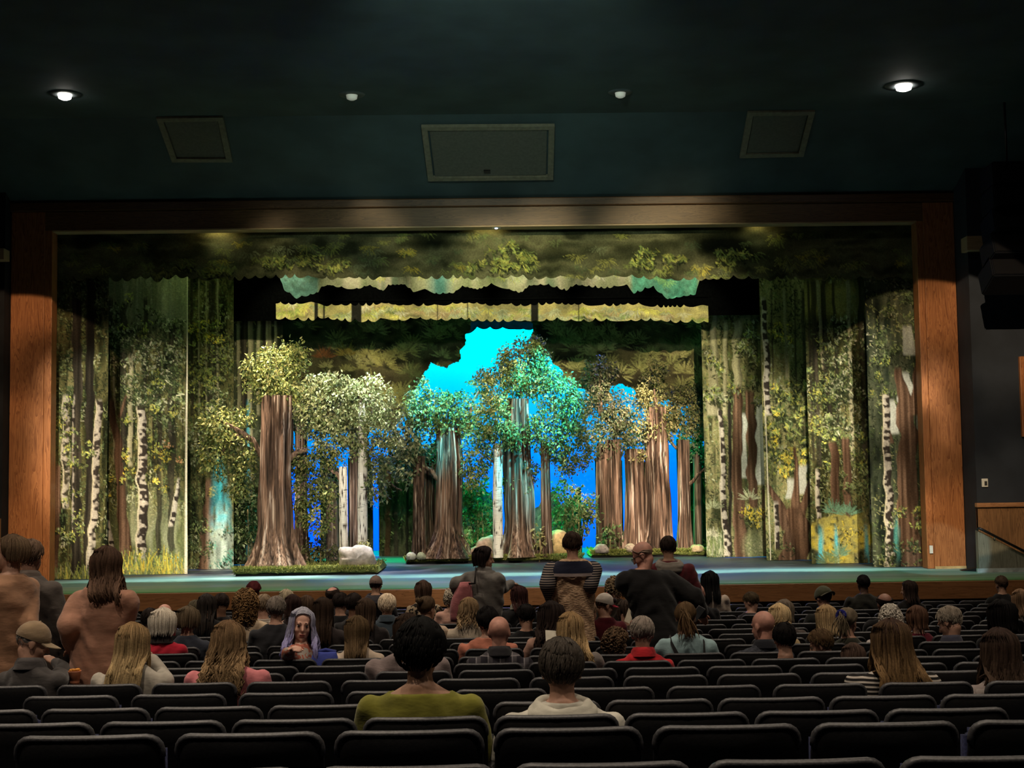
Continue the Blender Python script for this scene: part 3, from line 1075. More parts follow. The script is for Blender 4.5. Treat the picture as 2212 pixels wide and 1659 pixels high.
stack_leaves(L, [(480, 1180, 24, 50)], 0.08, [(0.06, 0.20, 0.16), (0.10, 0.26, 0.2)], 9)
stack_leaves(L, [(430, 1150, 30, 70)], 0.08, DG + MG, 9)
o = L.build('painted_leg_drape', 0.05)
tag(o, 'painted forest leg drape with a cyan waterfall streak, right of the pale seam', 'stage drape', 'painted forest leg drapes')

L = leg(29.6, 430, 612, 620, 14)
L.wash([(0.012, 0.014, 0.012), (0.03, 0.035, 0.022), (0.06, 0.07, 0.04)], 16, 160)
L.thicket(700, 0, 0.5)
for x, w, k, b in ((516, 9, 'pale', 1000), (541, 12, 'pale', 1220), (558, 9, 'pale', 900), (580, 16, 'pale', 860), (596, 8, 'pale', 860), (570, 9, 'dark', 1200), (528, 14, 'dark', 1200)):
    L.trunk([(x, 660), (x, b)], w, k, 0.95)
L.mix((0.10, 0.42, 0.55), np.clip(1.1 - np.abs(L.px - 536) / 5, 0, 1) * np.clip((L.py - 860) / 20, 0, 1) * np.clip((1215 - L.py) / 20, 0, 1))
stack_leaves(L, [(560, 1120, 40, 80), (520, 1090, 30, 80)], 0.08, DG + MG, 9)
o = L.build('painted_leg_drape', 0.05)
tag(o, 'painted leg drape of slim pale trunks behind the leaning cedar branch', 'stage drape', 'painted forest leg drapes')

# --- right legs
L = leg(25.75, 1880, 2040, 470, 21)
L.wash([(0.010, 0.014, 0.010), (0.04, 0.05, 0.03), (0.09, 0.10, 0.06), (0.02, 0.03, 0.02)], 26, 120)
L.thicket(2600, 0, 0.5)
stack_leaves(L, [(1945, 700, 50, 160)], 0.05, MG + DG, 12)
L.trunk([(1950, 800), (1958, 885)], [30, 34], 'gap')
L.trunk([(1926, 860), (1930, 940)], [18, 22], 'gap')
L.trunk([(1962, 700), (1968, 770)], [20, 30], 'gap', 0.7)
L.trunk([(1985, 850), (1985, 940)], 10, 'gap', 0.6)
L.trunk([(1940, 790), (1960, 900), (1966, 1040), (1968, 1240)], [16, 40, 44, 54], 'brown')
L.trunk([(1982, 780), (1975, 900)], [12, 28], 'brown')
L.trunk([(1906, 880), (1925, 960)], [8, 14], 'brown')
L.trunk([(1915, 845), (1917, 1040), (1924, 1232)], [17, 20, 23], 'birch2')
stack_leaves(L, [(1900, 830, 20, 60), (1940, 1130, 12, 60), (1990, 1150, 16, 80)], 0.06, YG + MG, 9)
L.mix((0.08, 0.36, 0.34), np.clip(L.noise(6, 24) * 2.2 - 0.4, 0, 1) * np.clip(1.2 - np.abs(L.px - 1938) / 8, 0, 1) * np.clip((L.py - 1110) / 30, 0, 1) * np.clip((1222 - L.py) / 30, 0, 1) * 0.9)
stack_leaves(L, [(1950, 1190, 50, 40)], 0.05, DG + MG, 11)
o = L.build('painted_leg_drape', 0.05)
tag(o, 'dark painted leg drape of a forked brown tree and birch beside the right post', 'stage drape', 'painted forest leg drapes')

L = leg(27.0, 1748, 1965, 560, 22)
L.wash(BASE, 26, 150)
L.thicket(6500, 0, 0.5)
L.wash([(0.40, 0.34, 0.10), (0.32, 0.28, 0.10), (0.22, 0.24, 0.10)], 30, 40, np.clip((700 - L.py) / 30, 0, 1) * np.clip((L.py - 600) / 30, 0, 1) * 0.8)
for x, w, k, b in ((1757, 7, 'dark', 1000), (1778, 9, 'pale', 800), (1768, 13, 'dark', 1010), (1790, 12, 'dark', 900), (1842, 10, 'pale', 1000), (1872, 16, 'dark', 1060), (1812, 8, 'dark', 950), (1884, 5, 'pale', 700)):
    L.trunk([(x - 12, 600), (x, b)], w, k, 0.85)
stack_leaves(L, [(1830, 760, 60, 80), (1820, 880, 70, 70)], 0.075, PG + MG + DG, 11, 4)
stack_leaves(L, [(1770, 850, 26, 120), (1830, 980, 50, 50)], 0.07, YG + MG, 11, 4)
L.trunk([(1800, 950), (1806, 1110)], 20, 'brown')
L.trunk([(1828, 940), (1830, 1130)], 17, 'brown')
stack_leaves(L, [(1850, 1030, 30, 60)], 0.07, MG, 10)
L.trunk([(1764, 1010), (1768, 1130)], 11, 'birch')
L.trunk([(1884, 1050), (1889, 1224)], 14, 'birch2')
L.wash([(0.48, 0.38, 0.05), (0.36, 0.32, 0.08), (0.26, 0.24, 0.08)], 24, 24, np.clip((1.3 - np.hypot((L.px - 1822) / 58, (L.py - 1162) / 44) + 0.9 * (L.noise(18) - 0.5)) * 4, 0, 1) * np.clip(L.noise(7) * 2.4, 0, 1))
stack_leaves(L, [(1825, 1150, 48, 24)], 0.05, GOLD, 8)
for x, w in ((1773, 9), (1807, 5), (1872, 6)):
    L.mix((0.10, 0.46, 0.56), np.clip(1.2 - np.abs(L.px - x - (L.py - 1200) * 0.04) / w, 0, 1) * np.clip((L.py - 1130) / 30, 0, 1) * np.clip(L.noise(6, 30) * 2.2 - 0.3, 0, 1))
for cx, cy in ((1812, 1190), (1905, 1190), (1830, 1100), (1800, 1095), (1790, 1205)):
    L.fronds(cx, cy + 14, 13, 34, MG + [(0.12, 0.24, 0.16)], PI * 1.05, PI * 1.95, 5)
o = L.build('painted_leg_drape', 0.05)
tag(o, 'painted leafy leg drape with a yellow patch at its foot, second from the right post', 'stage drape', 'painted forest leg drapes')

L = leg(28.4, 1650, 1840, 600, 23)
L.wash([(0.18, 0.175, 0.075), (0.11, 0.11, 0.045), (0.27, 0.255, 0.12), (0.08, 0.085, 0.035)], 22, 160)
L.thicket(4200, 0, 0.5)
stack_leaves(L, [(1690, 725, 34, 22)], 0.09, GOLD + YG, 12)
for x, w, k, b in ((1672, 5, 'dark', 1000), (1700, 8, 'pale', 820), (1722, 5, 'dark', 900), (1740, 10, 'dark', 1000)):
    L.trunk([(x - 6, 620), (x, b)], w, k, 0.7)
stack_leaves(L, [(1715, 850, 46, 40), (1705, 930, 56, 80)], 0.085, MG + DG + YG, 13, 5)
stack_leaves(L, [(1700, 990, 46, 40), (1670, 900, 16, 60)], 0.08, YG + GOLD, 12, 4.5)
L.trunk([(1735, 1000), (1728, 1070)], [22, 30], 'gap')
L.trunk([(1706, 1030), (1708, 1080)], [16, 24], 'gap')
L.trunk([(1655, 1040), (1684, 1090), (1712, 1150)], [9, 22, 36], 'brown')
L.trunk([(1717, 960), (1722, 1050), (1722, 1140)], [7, 13, 34], 'brown')
L.trunk([(1752, 1030), (1738, 1090), (1722, 1150)], [8, 20, 30], 'brown')
L.trunk([(1718, 1090), (1722, 1150), (1720, 1216)], [30, 56, 68], 'brown')
L.trunk([(1674, 1080), (1680, 1190)], 12, 'birch2')
stack_leaves(L, [(1690, 1200, 40, 14)], 0.08, MG + DG, 9)
L.trunk([(1649, 640), (1657, 800), (1660, 900)], [13, 15, 14], 'birch2')
L.mix((0.62, 0.58, 0.46), np.clip((1.6 - np.abs(L.px - (1651 + (L.py - 830) * 0.035))) / 1.2, 0, 1) * np.clip((L.py - 880) / 8, 0, 1))
o = L.build('painted_leg_drape', 0.05)
tag(o, 'painted leg drape with a wide brown forked tree base and yellow leaves, right side', 'stage drape', 'painted forest leg drapes')

L = leg(29.7, 1522, 1720, 620, 24)
L.wash([(0.12, 0.12, 0.05), (0.03, 0.035, 0.016), (0.26, 0.245, 0.12), (0.05, 0.055, 0.025)], 22, 160)
L.thicket(4200, 0, 0.5)
L.trunk([(1606, 890), (1608, 1035)], 13, 'gap')
L.trunk([(1645, 860), (1640, 1050)], [26, 22], 'gap')
L.trunk([(1545, 640), (1541, 760), (1537, 900)], [7, 18, 26], 'pale')
L.trunk([(1567, 690), (1566, 900)], 10, 'pale')
L.trunk([(1592, 690), (1592, 880)], 19, 'pale')
L.trunk([(1592, 830), (1594, 1000), (1598, 1208)], [20, 24, 28], 'brown')
L.trunk([(1622, 840), (1624, 1100)], 22, 'brown')
L.trunk([(1652, 1050), (1656, 1206)], 14, 'brown')
L.trunk([(1576, 860), (1578, 1206)], 9, 'dark')
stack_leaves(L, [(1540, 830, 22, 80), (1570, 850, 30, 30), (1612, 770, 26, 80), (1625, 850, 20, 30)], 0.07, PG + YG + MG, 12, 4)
L.trunk([(1555, 880), (1562, 1040), (1570, 1206)], [11, 14, 18], 'birch2')
stack_leaves(L, [(1627, 1120, 24, 24)], 0.16, GOLD, 7)
L.wash([(0.26, 0.28, 0.14), (0.13, 0.15, 0.08), (0.34, 0.34, 0.2)], 6, 6, np.clip(1.5 - np.hypot((L.px - 1630) / 24, (L.py - 1180) / 32) * 1.1, 0, 1))
L.grass(1520, 1562, 1206, 60, 120, PG + MG)
for cx, cy in ((1540, 1100), (1535, 1160), (1620, 1080)):
    L.fronds(cx, cy, 12, 28, PG, PI, 2 * PI, 4)
o = L.build('painted_leg_drape', 0.05)
tag(o, 'painted leg drape with a black and white birch, right of the real trees', 'stage drape', 'painted forest leg drapes')


# --- borders
def interp_edge(c, pts, amp, wl):
    """bottom edge heights (world z) from pixel pairs plus a scalloped fringe"""
    pts = np.array(pts, float)
    px = c.px[0]
    y = np.interp(px, pts[:, 0], pts[:, 1])
    t = (px + 46 * vnoise(1, c.w, 1, c.w * c.k / 55, c.rng)[0]) / wl
    y = y + amp * (np.abs(np.sin(t * PI)) ** 0.7 - 0.5) * (0.3 + 1.1 * vnoise(1, c.w, 1, c.w * c.k / 26, c.rng)[0]) + amp * 1.1 * (vnoise(1, c.w, 1, c.w * c.k / 34, c.rng)[0] - 0.5)
    ref = at(1050, 600, c.Y)
    dz = (ref.z - at(1050, 700, c.Y).z) / 100
    sl = (at(1900, 600, c.Y).z - at(200, 600, c.Y).z) / 1700
    return ref.z + sl * (px - 1050) - dz * (y - 600)


B = Cloth(25.72, at(104, 600, 25.72).x, at(1998, 600, 25.72).x, at(1050, 612, 25.72).z, at(1050, 470, 25.72).z, 0.022, 31)
B.wash([(0.012, 0.014, 0.007), (0.06, 0.062, 0.028), (0.17, 0.165, 0.08), (0.04, 0.042, 0.02)], 110, 50)
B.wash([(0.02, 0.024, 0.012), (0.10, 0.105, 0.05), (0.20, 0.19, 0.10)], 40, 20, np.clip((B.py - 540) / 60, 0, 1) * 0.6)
for _ in range(150):
    x, y = lerp(115, 1985, B.rng.random()), lerp(490, 600, B.rng.random() ** 0.7)
    B.fronds(x, y, 9, lerp(16, 34, B.rng.random()), YG + MG + GOLD[:1], 0.2, PI * 0.95, 3.4, 0.55)
stack_leaves(B, [(660, 585, 90, 18), (440, 596, 60, 12), (1110, 560, 50, 40), (1080, 590, 90, 14), (1420, 565, 60, 22), (1600, 560, 60, 20)], 0.10, YG, 14, 4, 1.2)
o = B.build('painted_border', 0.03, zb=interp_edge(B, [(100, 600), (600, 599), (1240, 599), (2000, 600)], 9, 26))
tag(o, 'wide olive painted foliage border across the top of the stage opening', 'stage border', 'painted foliage borders')

e2 = [(560, 560), (598, 575), (603, 603), (614, 634), (640, 650), (687, 639), (693, 628), (712, 620), (749, 625), (774, 625), (797, 617), (827, 631), (839, 617), (872, 614), (892, 628), (917, 622), (939, 634), (979, 634), (998, 620), (1030, 625), (1060, 614), (1123, 631), (1142, 615), (1177, 611), (1221, 625), (1240, 612), (1316, 615), (1354, 612), (1367, 625), (1408, 615), (1440, 642), (1500, 627), (1510, 593), (1530, 560)]
e2 = [(x, y + (x - 1050) * 0.014) for x, y in e2]
B = Cloth(27.0, at(560, 600, 27.0).x, at(1540, 600, 27.0).x, at(1050, 645, 27.0).z, at(1050, 540, 27.0).z, 0.016, 32)
B.wash([(0.18, 0.20, 0.10), (0.30, 0.30, 0.17), (0.40, 0.36, 0.24), (0.16, 0.20, 0.12)], 40, 200)
for _ in range(90):
    B.fronds(lerp(600, 1510, B.rng.random()), lerp(590, 610, B.rng.random()), 9, 22, YG + PG, 0.1, PI * 0.95, 3, 0.8)
for xa, xb, c_ in ((600, 692, (0.08, 0.20, 0.17)), (1360, 1512, (0.07, 0.30, 0.20))):
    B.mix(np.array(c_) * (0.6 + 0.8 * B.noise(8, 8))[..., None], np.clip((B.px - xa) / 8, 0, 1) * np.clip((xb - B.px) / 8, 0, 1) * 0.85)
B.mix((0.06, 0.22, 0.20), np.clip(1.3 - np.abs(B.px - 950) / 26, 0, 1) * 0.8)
for cx in (1415, 1425, 1440):
    B.fronds(cx, 600, 11, 26, [(0.25, 0.5, 0.2)], 0.2, PI * 0.9, 3)
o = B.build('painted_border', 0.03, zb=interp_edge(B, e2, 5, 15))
tag(o, 'ragged painted border with teal ends hanging just below the wide olive border', 'stage border', 'painted foliage borders')

B = Cloth(29.0, at(596, 670, 29.0).x, at(1530, 670, 29.0).x, at(1050, 692, 29.0).z, at(1050, 655, 29.0).z, 0.014, 33)
B.wash([(0.20, 0.19, 0.09), (0.38, 0.34, 0.14), (0.26, 0.23, 0.12), (0.42, 0.38, 0.16)], 46, 300)
for _ in range(120):
    B.fronds(lerp(600, 1525, B.rng.random()), lerp(655, 680, B.rng.random()), 8, 22, YG + PG + [(0.3, 0.22, 0.12)], 0.3, PI * 0.9, 3.4, 0.8)
for x, w in ((770, 12), (683, 5), (1155, 9), (945, 2), (1250, 2), (1010, 2), (700, 3)):
    B.mix((0.012, 0.012, 0.01), np.clip((w - np.abs(B.px - x)) / 2, 0, 1))
e3 = [(x, 690 + (x - 1050) * 0.014 - (x - 1050) * 0.010) for x in (590, 1050, 1540)]
t3 = [(x, 657 + (x - 1050) * 0.004) for x in (590, 1050, 1540)]
o = B.build('painted_border', 0.02, zb=interp_edge(B, e3, 7, 24), zt=interp_edge(B, t3, 6, 20))
tag(o, 'narrow golden leaf border with scalloped edges below the ragged teal border', 'stage border', 'painted foliage borders')
# black masking behind it
o = box_obj('black_border', (-8.5, 29.25, at(1050, 687, 29.25).z), (8.5, 29.28, at(1050, 520, 29.25).z), mat('black_serge', (0.0012, 0.0014, 0.0016), 1.0, 0.3, 30, spec=0.0))
tag(o, 'plain black masking border behind the narrow golden leaf border', 'stage border')

# --- cut foliage cloth with the sky opening
PY = 31.6
P = Cloth(PY, at(520, 800, PY).x, at(1600, 800, PY).x, at(1050, 960, PY).z, at(1050, 600, PY).z, 0.021, 41)
P.wash([(0.03, 0.025, 0.016), (0.08, 0.065, 0.035), (0.12, 0.105, 0.05), (0.022, 0.024, 0.014)], 60, 40)
OL = [(0.24, 0.23, 0.09), (0.32, 0.29, 0.11), (0.14, 0.15, 0.06), (0.40, 0.36, 0.15)]
for _ in range(230):
    x, y = lerp(600, 1550, P.rng.random()), lerp(680, 930, P.rng.random())
    P.fronds(x, y, 11, lerp(18, 38, P.rng.random()), OL, 2.6 + P.rng.random(), 6.2 + P.rng.random(), 5.0, 0.95)
P.wash([(0.40, 0.34, 0.15), (0.24, 0.21, 0.10)], 30, 14, np.clip(1.3 - np.hypot((P.px - 1460) / 60, (P.py - 750 + 8 * np.sin(P.px / 9)) / 12), 0, 1))
for cx, cy in ((700, 775), (750, 770)):
    P.fronds(cx, cy, 12, 34, [(0.34, 0.13, 0.05), (0.36, 0.26, 0.06)], 3.3, 6.1, 5)
for cx, cy in ((855, 770), (880, 760), (840, 855), (795, 770), (830, 790)):
    P.fronds(cx, cy, 16, 34, [(0.36, 0.32, 0.11)], 3.0, 6.8, 5)
for cx, cy in ((1405, 770), (1450, 790), (1500, 760), (1380, 800), (1510, 830), (1480, 860)):
    P.fronds(cx, cy, 13, 30, [(0.30, 0.29, 0.11)], 2.5, 7.0, 5.5)
hole = np.array([(1020, 694), (1150, 694), (1152, 712), (1140, 740), (1190, 776), (1232, 830), (1300, 868), (1322, 862), (1320, 838), (1342, 828), (1364, 842), (1372, 862), (1480, 872), (1500, 905), (1520, 990), (620, 990), (622, 930), (850, 928), (880, 884), (904, 836), (920, 806), (938, 788), (965, 799), (994, 786), (998, 760), (1010, 736), (1016, 712)], float)


def inside(px, py, poly):
    r = np.zeros(px.shape, bool)
    n = len(poly)
    for i in range(n):
        (xa, ya), (xb, yb) = poly[i], poly[(i + 1) % n]
        c = ((ya > py) != (yb > py)) & (px < (xb - xa) * (py - ya) / (yb - ya + 1e-9) + xa)
        r ^= c
    return r


jx, jy = (P.noise(16) - 0.5) * 14, (P.noise(16) - 0.5) * 14
ins = inside(P.px + jx, P.py + jy, hole)
keep = ~(ins[:-1, :-1] | ins[1:, 1:])
o = P.build('painted_cut_cloth', 0.02, keep=keep)
tag(o, 'dark painted foliage cut cloth whose opening frames the bright cyan sky', 'stage drop')


def flat_drop(pxa, pxb, pyt, Y, seed, trunks, label, gap=0.0):
    a, b = at(pxa, 1100, Y), at(pxb, 1100, Y)
    L = Cloth(Y, a.x, b.x, STAGE_Z + gap, at((pxa + pxb) / 2, pyt, Y).z, 0.02, seed)
    L.wash([(0.010, 0.012, 0.009), (0.035, 0.04, 0.025), (0.07, 0.075, 0.045), (0.015, 0.018, 0.012)], 12, 60)
    stack_leaves(L, [((pxa + pxb) / 2, 1060, (pxb - pxa) / 2, 90), ((pxa + pxb) / 2, 1170, (pxb - pxa) / 2, 30)], 0.05, DG + MG, 9)
    for x, w, k in trunks:
        L.trunk([(x, pyt + 10), (x, 1205)], w, k)
    q = vnoise(1, L.w, 1, max(3, L.w * L.k / 9), L.rng)[0] * 0.3 + vnoise(1, L.w, 1, max(2, L.w * L.k / 26), L.rng)[0] * 0.5
    o = L.build('painted_forest_flat', 0.01, zb=np.full(L.w, L.z0), zt=L.z1 - q)
    return tag(o, label, 'stage flat', 'dark painted forest flats')


flat_drop(818, 945, 940, 32.4, 51, [(838, 13, 'brown'), (856, 10, 'dark'), (880, 8, 'dark')], 'dark painted forest flat left of the clustered brown trunks, mid stage')
flat_drop(1464, 1560, 930, 32.4, 52, [(1512, 14, 'brown')], 'dark painted forest flat behind the rightmost real trunks')
flat_drop(560, 630, 900, 32.4, 53, [(590, 12, 'dark')], 'dark painted forest flat behind the thick left cedar')
flat_drop(692, 742, 960, 32.2, 54, [(716, 10, 'dark')], 'dark painted forest flat behind the plain dark post, left group')
flat_drop(752, 806, 950, 32.4, 55, [(778, 9, 'brown')], 'dark painted forest flat behind the two left birches')
flat_drop(990, 1064, 1010, 32.3, 56, [(1020, 8, 'dark')], 'dark painted forest flat behind the dense shrub, mid stage')
flat_drop(1092, 1256, 1040, 32.5, 57, [(1200, 10, 'dark'), (1150, 12, 'brown')], 'dark painted forest flat behind the broad cedar and orange boulder')
flat_drop(1287, 1346, 960, 32.3, 58, [(1300, 10, 'dark')], 'dark painted forest flat behind the right group, left end')
flat_drop(1353, 1397, 960, 32.5, 59, [(1375, 12, 'dark')], 'dark painted forest flat behind the dark trunk between the blue gaps')
B = Cloth(33.0, at(980, 690, 33.0).x, at(1190, 690, 33.0).x, at(1050, 716, 33.0).z, at(1050, 640, 33.0).z, 0.02, 34)
B.wash([(0.010, 0.016, 0.10), (0.016, 0.030, 0.20)], 12, 12)
o = B.build('painted_border', 0.01, zb=interp_edge(B, [(970, 712), (1200, 712)], 9, 30))
tag(o, 'short deep blue border crossing the top of the sky opening', 'stage border', 'painted foliage borders')

for o in [ob for ob in list(bpy.data.objects) if ob.name.startswith(('painted_border', 'painted_cut_cloth', 'black_border'))]:
    co = np.array([v.co for v in o.data.vertices])
    zt_, xa_, xb_, yy_ = co[:, 2].max(), co[:, 0].min(), co[:, 0].max(), co[:, 1].mean()
    mb = MB()
    mb.tube([(xa_, yy_ + 0.03, zt_), (xb_, yy_ + 0.03, zt_)], 0.024, 8)
    mb.build('batten_pipe', mat('black_serge', (0.0012, 0.0014, 0.0016)), o)
    for k in (0.1, 0.5, 0.9):
        mb = MB()
        mb.tube([(lerp(xa_, xb_, k), yy_ + 0.03, zt_), (lerp(xa_, xb_, k), yy_ + 0.03, CEIL_Z + 2.0)], 0.006, 5)
        mb.build('hanging_line', mat('black_serge', (0.0012, 0.0014, 0.0016)), o)

# --- sky cloth
m, t, b = new_mat('sky_cloth')
b.inputs['Base Color'].default_value = (0.02, 0.16, 0.80, 1)
b.inputs['Roughness'].default_value = 0.95
b.inputs['Specular IOR Level'].default_value = 0.0
o = box_obj('sky_cloth', (-11, 35.0, STAGE_Z + 0.005), (11, 35.02, 9.3), m)
tag(o, 'smooth sky cloth glowing cyan above and deep blue below at the back', 'backdrop')

# ------------------------------------------------------------------ trees on the stage wagons


def bark_mat(name, birch):
    m, t, b = new_mat(name)
    a_ = t.nodes.new('ShaderNodeAttribute')
    a_.attribute_name = 'paint'
    tc = t.nodes.new('ShaderNodeTexCoord')
    mp = t.nodes.new('ShaderNodeMapping')
    mp.inputs['Scale'].default_value = (5, 5, 30) if birch else (26, 26, 0.9)
    ns = t.nodes.new('ShaderNodeTexNoise')
    ns.inputs['Scale'].default_value = 1.0
    ns.inputs['Detail'].default_value = 5 if birch else 4
    ns.inputs['Roughness'].default_value = 0.62
    ns.inputs['Distortion'].default_value = 0.3
    r = t.nodes.new('ShaderNodeMapRange')
    r.inputs['From Min'].default_value = 0.31 if birch else 0.34
    r.inputs['From Max'].default_value = 0.39 if birch else 0.66
    r.inputs['To Min'].default_value = 0.22 if birch else 0.12
    r.inputs['To Max'].default_value = 1.0 if birch else 1.75
    v = t.nodes.new('ShaderNodeVectorMath')
    v.operation = 'SCALE'
    lnk(t, tc.outputs['Object'], mp.inputs['Vector'])
    lnk(t, mp.outputs[0], ns.inputs['Vector'])
    lnk(t, ns.outputs['Fac'], r.inputs['Value'])
    lnk(t, a_.outputs['Color'], v.inputs[0])
    lnk(t, r.outputs[0], v.inputs['Scale'])
    r2 = t.nodes.new('ShaderNodeMapRange')
    r2.inputs['From Min'].default_value = 0.60
    r2.inputs['From Max'].default_value = 0.70
    mx = t.nodes.new('ShaderNodeMix')
    mx.data_type = 'RGBA'
    mx.inputs['B'].default_value = (0.30, 0.235, 0.20, 1)
    if birch:
        lnk(t, v.outputs[0], b.inputs['Base Color'])
    else:
        lnk(t, ns.outputs['Fac'], r2.inputs['Value'])
        lnk(t, r2.outputs[0], mx.inputs['Factor'])
        lnk(t, v.outputs[0], mx.inputs['A'])
        lnk(t, mx.outputs['Result'], b.inputs['Base Color'])
    bp = t.nodes.new('ShaderNodeBump')
    bp.inputs['Strength'].default_value = 0.6
    bp.inputs['Distance'].default_value = 0.03
    lnk(t, ns.outputs['Fac'], bp.inputs['Height'])
    lnk(t, bp.outputs[0], b.inputs['Normal'])
    b.inputs['Roughness'].default_value = 0.85
    b.inputs['Specular IOR Level'].default_value = 0.15
    return m


bark = bark_mat('carved_bark', False)
birch_bark = bark_mat('birch_bark', True)
moss_m = attr_mat('mossy_turf', 'paint', 0.95, 0.35, 30.0, 0.05)
rock_m = attr_mat('carved_rock', 'paint', 0.85, 0.25, 16.0, 0.15)


def leaf_mat():
    m, t, b = new_mat('silk_leaves')
    at_ = t.nodes.new('ShaderNodeAttribute')
    at_.attribute_name = 'paint'
    lnk(t, at_.outputs['Color'], b.inputs['Base Color'])
    b.inputs['Roughness'].default_value = 0.55
    b.inputs['Specular IOR Level'].default_value = 0.3
    tr = t.nodes.new('ShaderNodeBsdfTranslucent')
    lnk(t, at_.outputs['Color'], tr.inputs['Color'])
    mx = t.nodes.new('ShaderNodeMixShader')
    mx.inputs[0].default_value = 0.25
    out = t.nodes['Material Output']
    lnk(t, b.outputs[0], mx.inputs[1])
    lnk(t, tr.outputs[0], mx.inputs[2])
    lnk(t, mx.outputs[0], out.inputs['Surface'])
    return m


leafm = leaf_mat()


def leaf_mesh(name, pos, nrm, tng, ln, wd, rgb, parent):
    """pos: leaf base points; tng: leaf direction; nrm: leaf facing"""
    n = len(pos)
    side = np.cross(tng, nrm)
    side /= np.linalg.norm(side, axis=1, keepdims=True) + 1e-9
    nn = np.cross(side, tng)
    L, Wd = ln[:, None], wd[:, None]
    v = np.empty((n, 6, 3))
    v[:, 0] = pos
    v[:, 1] = pos + tng * L * 0.42 + side * Wd * 0.5 + nn * L * 0.10
    v[:, 2] = pos + tng * L * 0.45 + nn * L * 0.0
    v[:, 3] = pos + tng * L * 0.42 - side * Wd * 0.5 + nn * L * 0.10
    v[:, 4] = pos + tng * L - nn * L * 0.14
    v[:, 5] = v[:, 2]
    v = v[:, :5]
    base = np.arange(n)[:, None] * 5
    tri = np.concatenate([base + np.array([[0, 2, 1]]), base + np.array([[0, 3, 2]]), base + np.array([[1, 2, 4]]), base + np.array([[2, 3, 4]])], 0)
    me = bpy.data.meshes.new(name)
    me.vertices.add(n * 5)
    me.vertices.foreach_set('co', v.astype(np.float32).ravel())
    k = len(tri)
    me.loops.add(k * 3)
    me.loops.foreach_set('vertex_index', tri.astype(np.int32).ravel())
    me.polygons.add(k)
    me.polygons.foreach_set('loop_start', np.arange(0, k * 3, 3, dtype=np.int32))
    me.polygons.foreach_set('loop_total', np.full(k, 3, dtype=np.int32))
    me.update(calc_edges=True)
    paint(me, np.repeat(rgb, 5, 0))
    me.materials.append(leafm)
    o = bpy.data.objects.new(name, me)
    C.objects.link(o)
    if parent:
        o.parent = parent
    return o


def unit(a):
    return a / (np.linalg.norm(a, axis=1, keepdims=True) + 1e-9)


LEAF = [(0.17, 0.20, 0.055), (0.24, 0.25, 0.075), (0.11, 0.15, 0.045), (0.30, 0.28, 0.10), (0.07, 0.10, 0.035)]
DARKLEAF = [(0.10, 0.12, 0.055), (0.16, 0.15, 0.08), (0.07, 0.09, 0.04), (0.22, 0.19, 0.12)]
WARMLEAF = [(0.30, 0.26, 0.11), (0.20, 0.20, 0.08), (0.32, 0.27, 0.12), (0.14, 0.15, 0.06)]


def foliage(parent, org, Y, blobs, pal=LEAF, size=0.105, dens=1.0, seed=0, thick=0.75, name='foliage', droop=0.55):
    """leaves in sprigs inside blobs given as (px, py, rx, ry) in photo pixels on the plane Y"""
    g = np.random.default_rng(seed + 100)
    s = Y / FPX
    P, N, T = [], [], []
    for bl in blobs:
        cx, cy, rx, ry = bl[:4]
        c = np.array(at(cx, cy, Y + (bl[4] if len(bl) > 4 else 0)) - org)
        R = np.array([rx * s, min(rx, ry) * s * thick + 0.05, ry * s])
        nleaf = int(9.0 * dens * math.pi * R[0] * R[2] / (size * size * 0.42) * 0.55) + 12
        nsp = max(4, nleaf // 7)
        d = unit(g.normal(size=(nsp, 3)))
        rad = 0.35 + 0.68 * g.random((nsp, 1)) ** 0.45
        lump = 1.0 + 0.22 * np.sin(d[:, :1] * 6 + cx) * np.sin(d[:, 2:] * 5 + cy)
        sp = c + d * rad * R * lump
        idx = g.integers(nsp, size=nleaf)
        p = sp[idx] + g.normal(size=(nleaf, 3)) * size * 0.62
        out = unit(d[idx] * 0.8 + g.normal(size=(nleaf, 3)) * 0.6 + np.array([0, -0.25, 0.1]))
        t = unit(d[idx] * 0.5 + g.normal(size=(nleaf, 3)) * 0.7 + np.array([0, 0, -droop]))
        P.append(p), N.append(out), T.append(t)
    P, N, T = np.concatenate(P), np.concatenate(N), np.concatenate(T)
    n = len(P)
    pal = np.array(pal)
    rgb = pal[g.integers(len(pal), size=n)] * (0.7 + 0.6 * g.random((n, 1)))
    ln = size * (0.7 + 0.6 * g.random(n))
    return leaf_mesh(name, P, N, T, ln, ln * (0.42 + 0.15 * g.random(n)), rgb, parent)


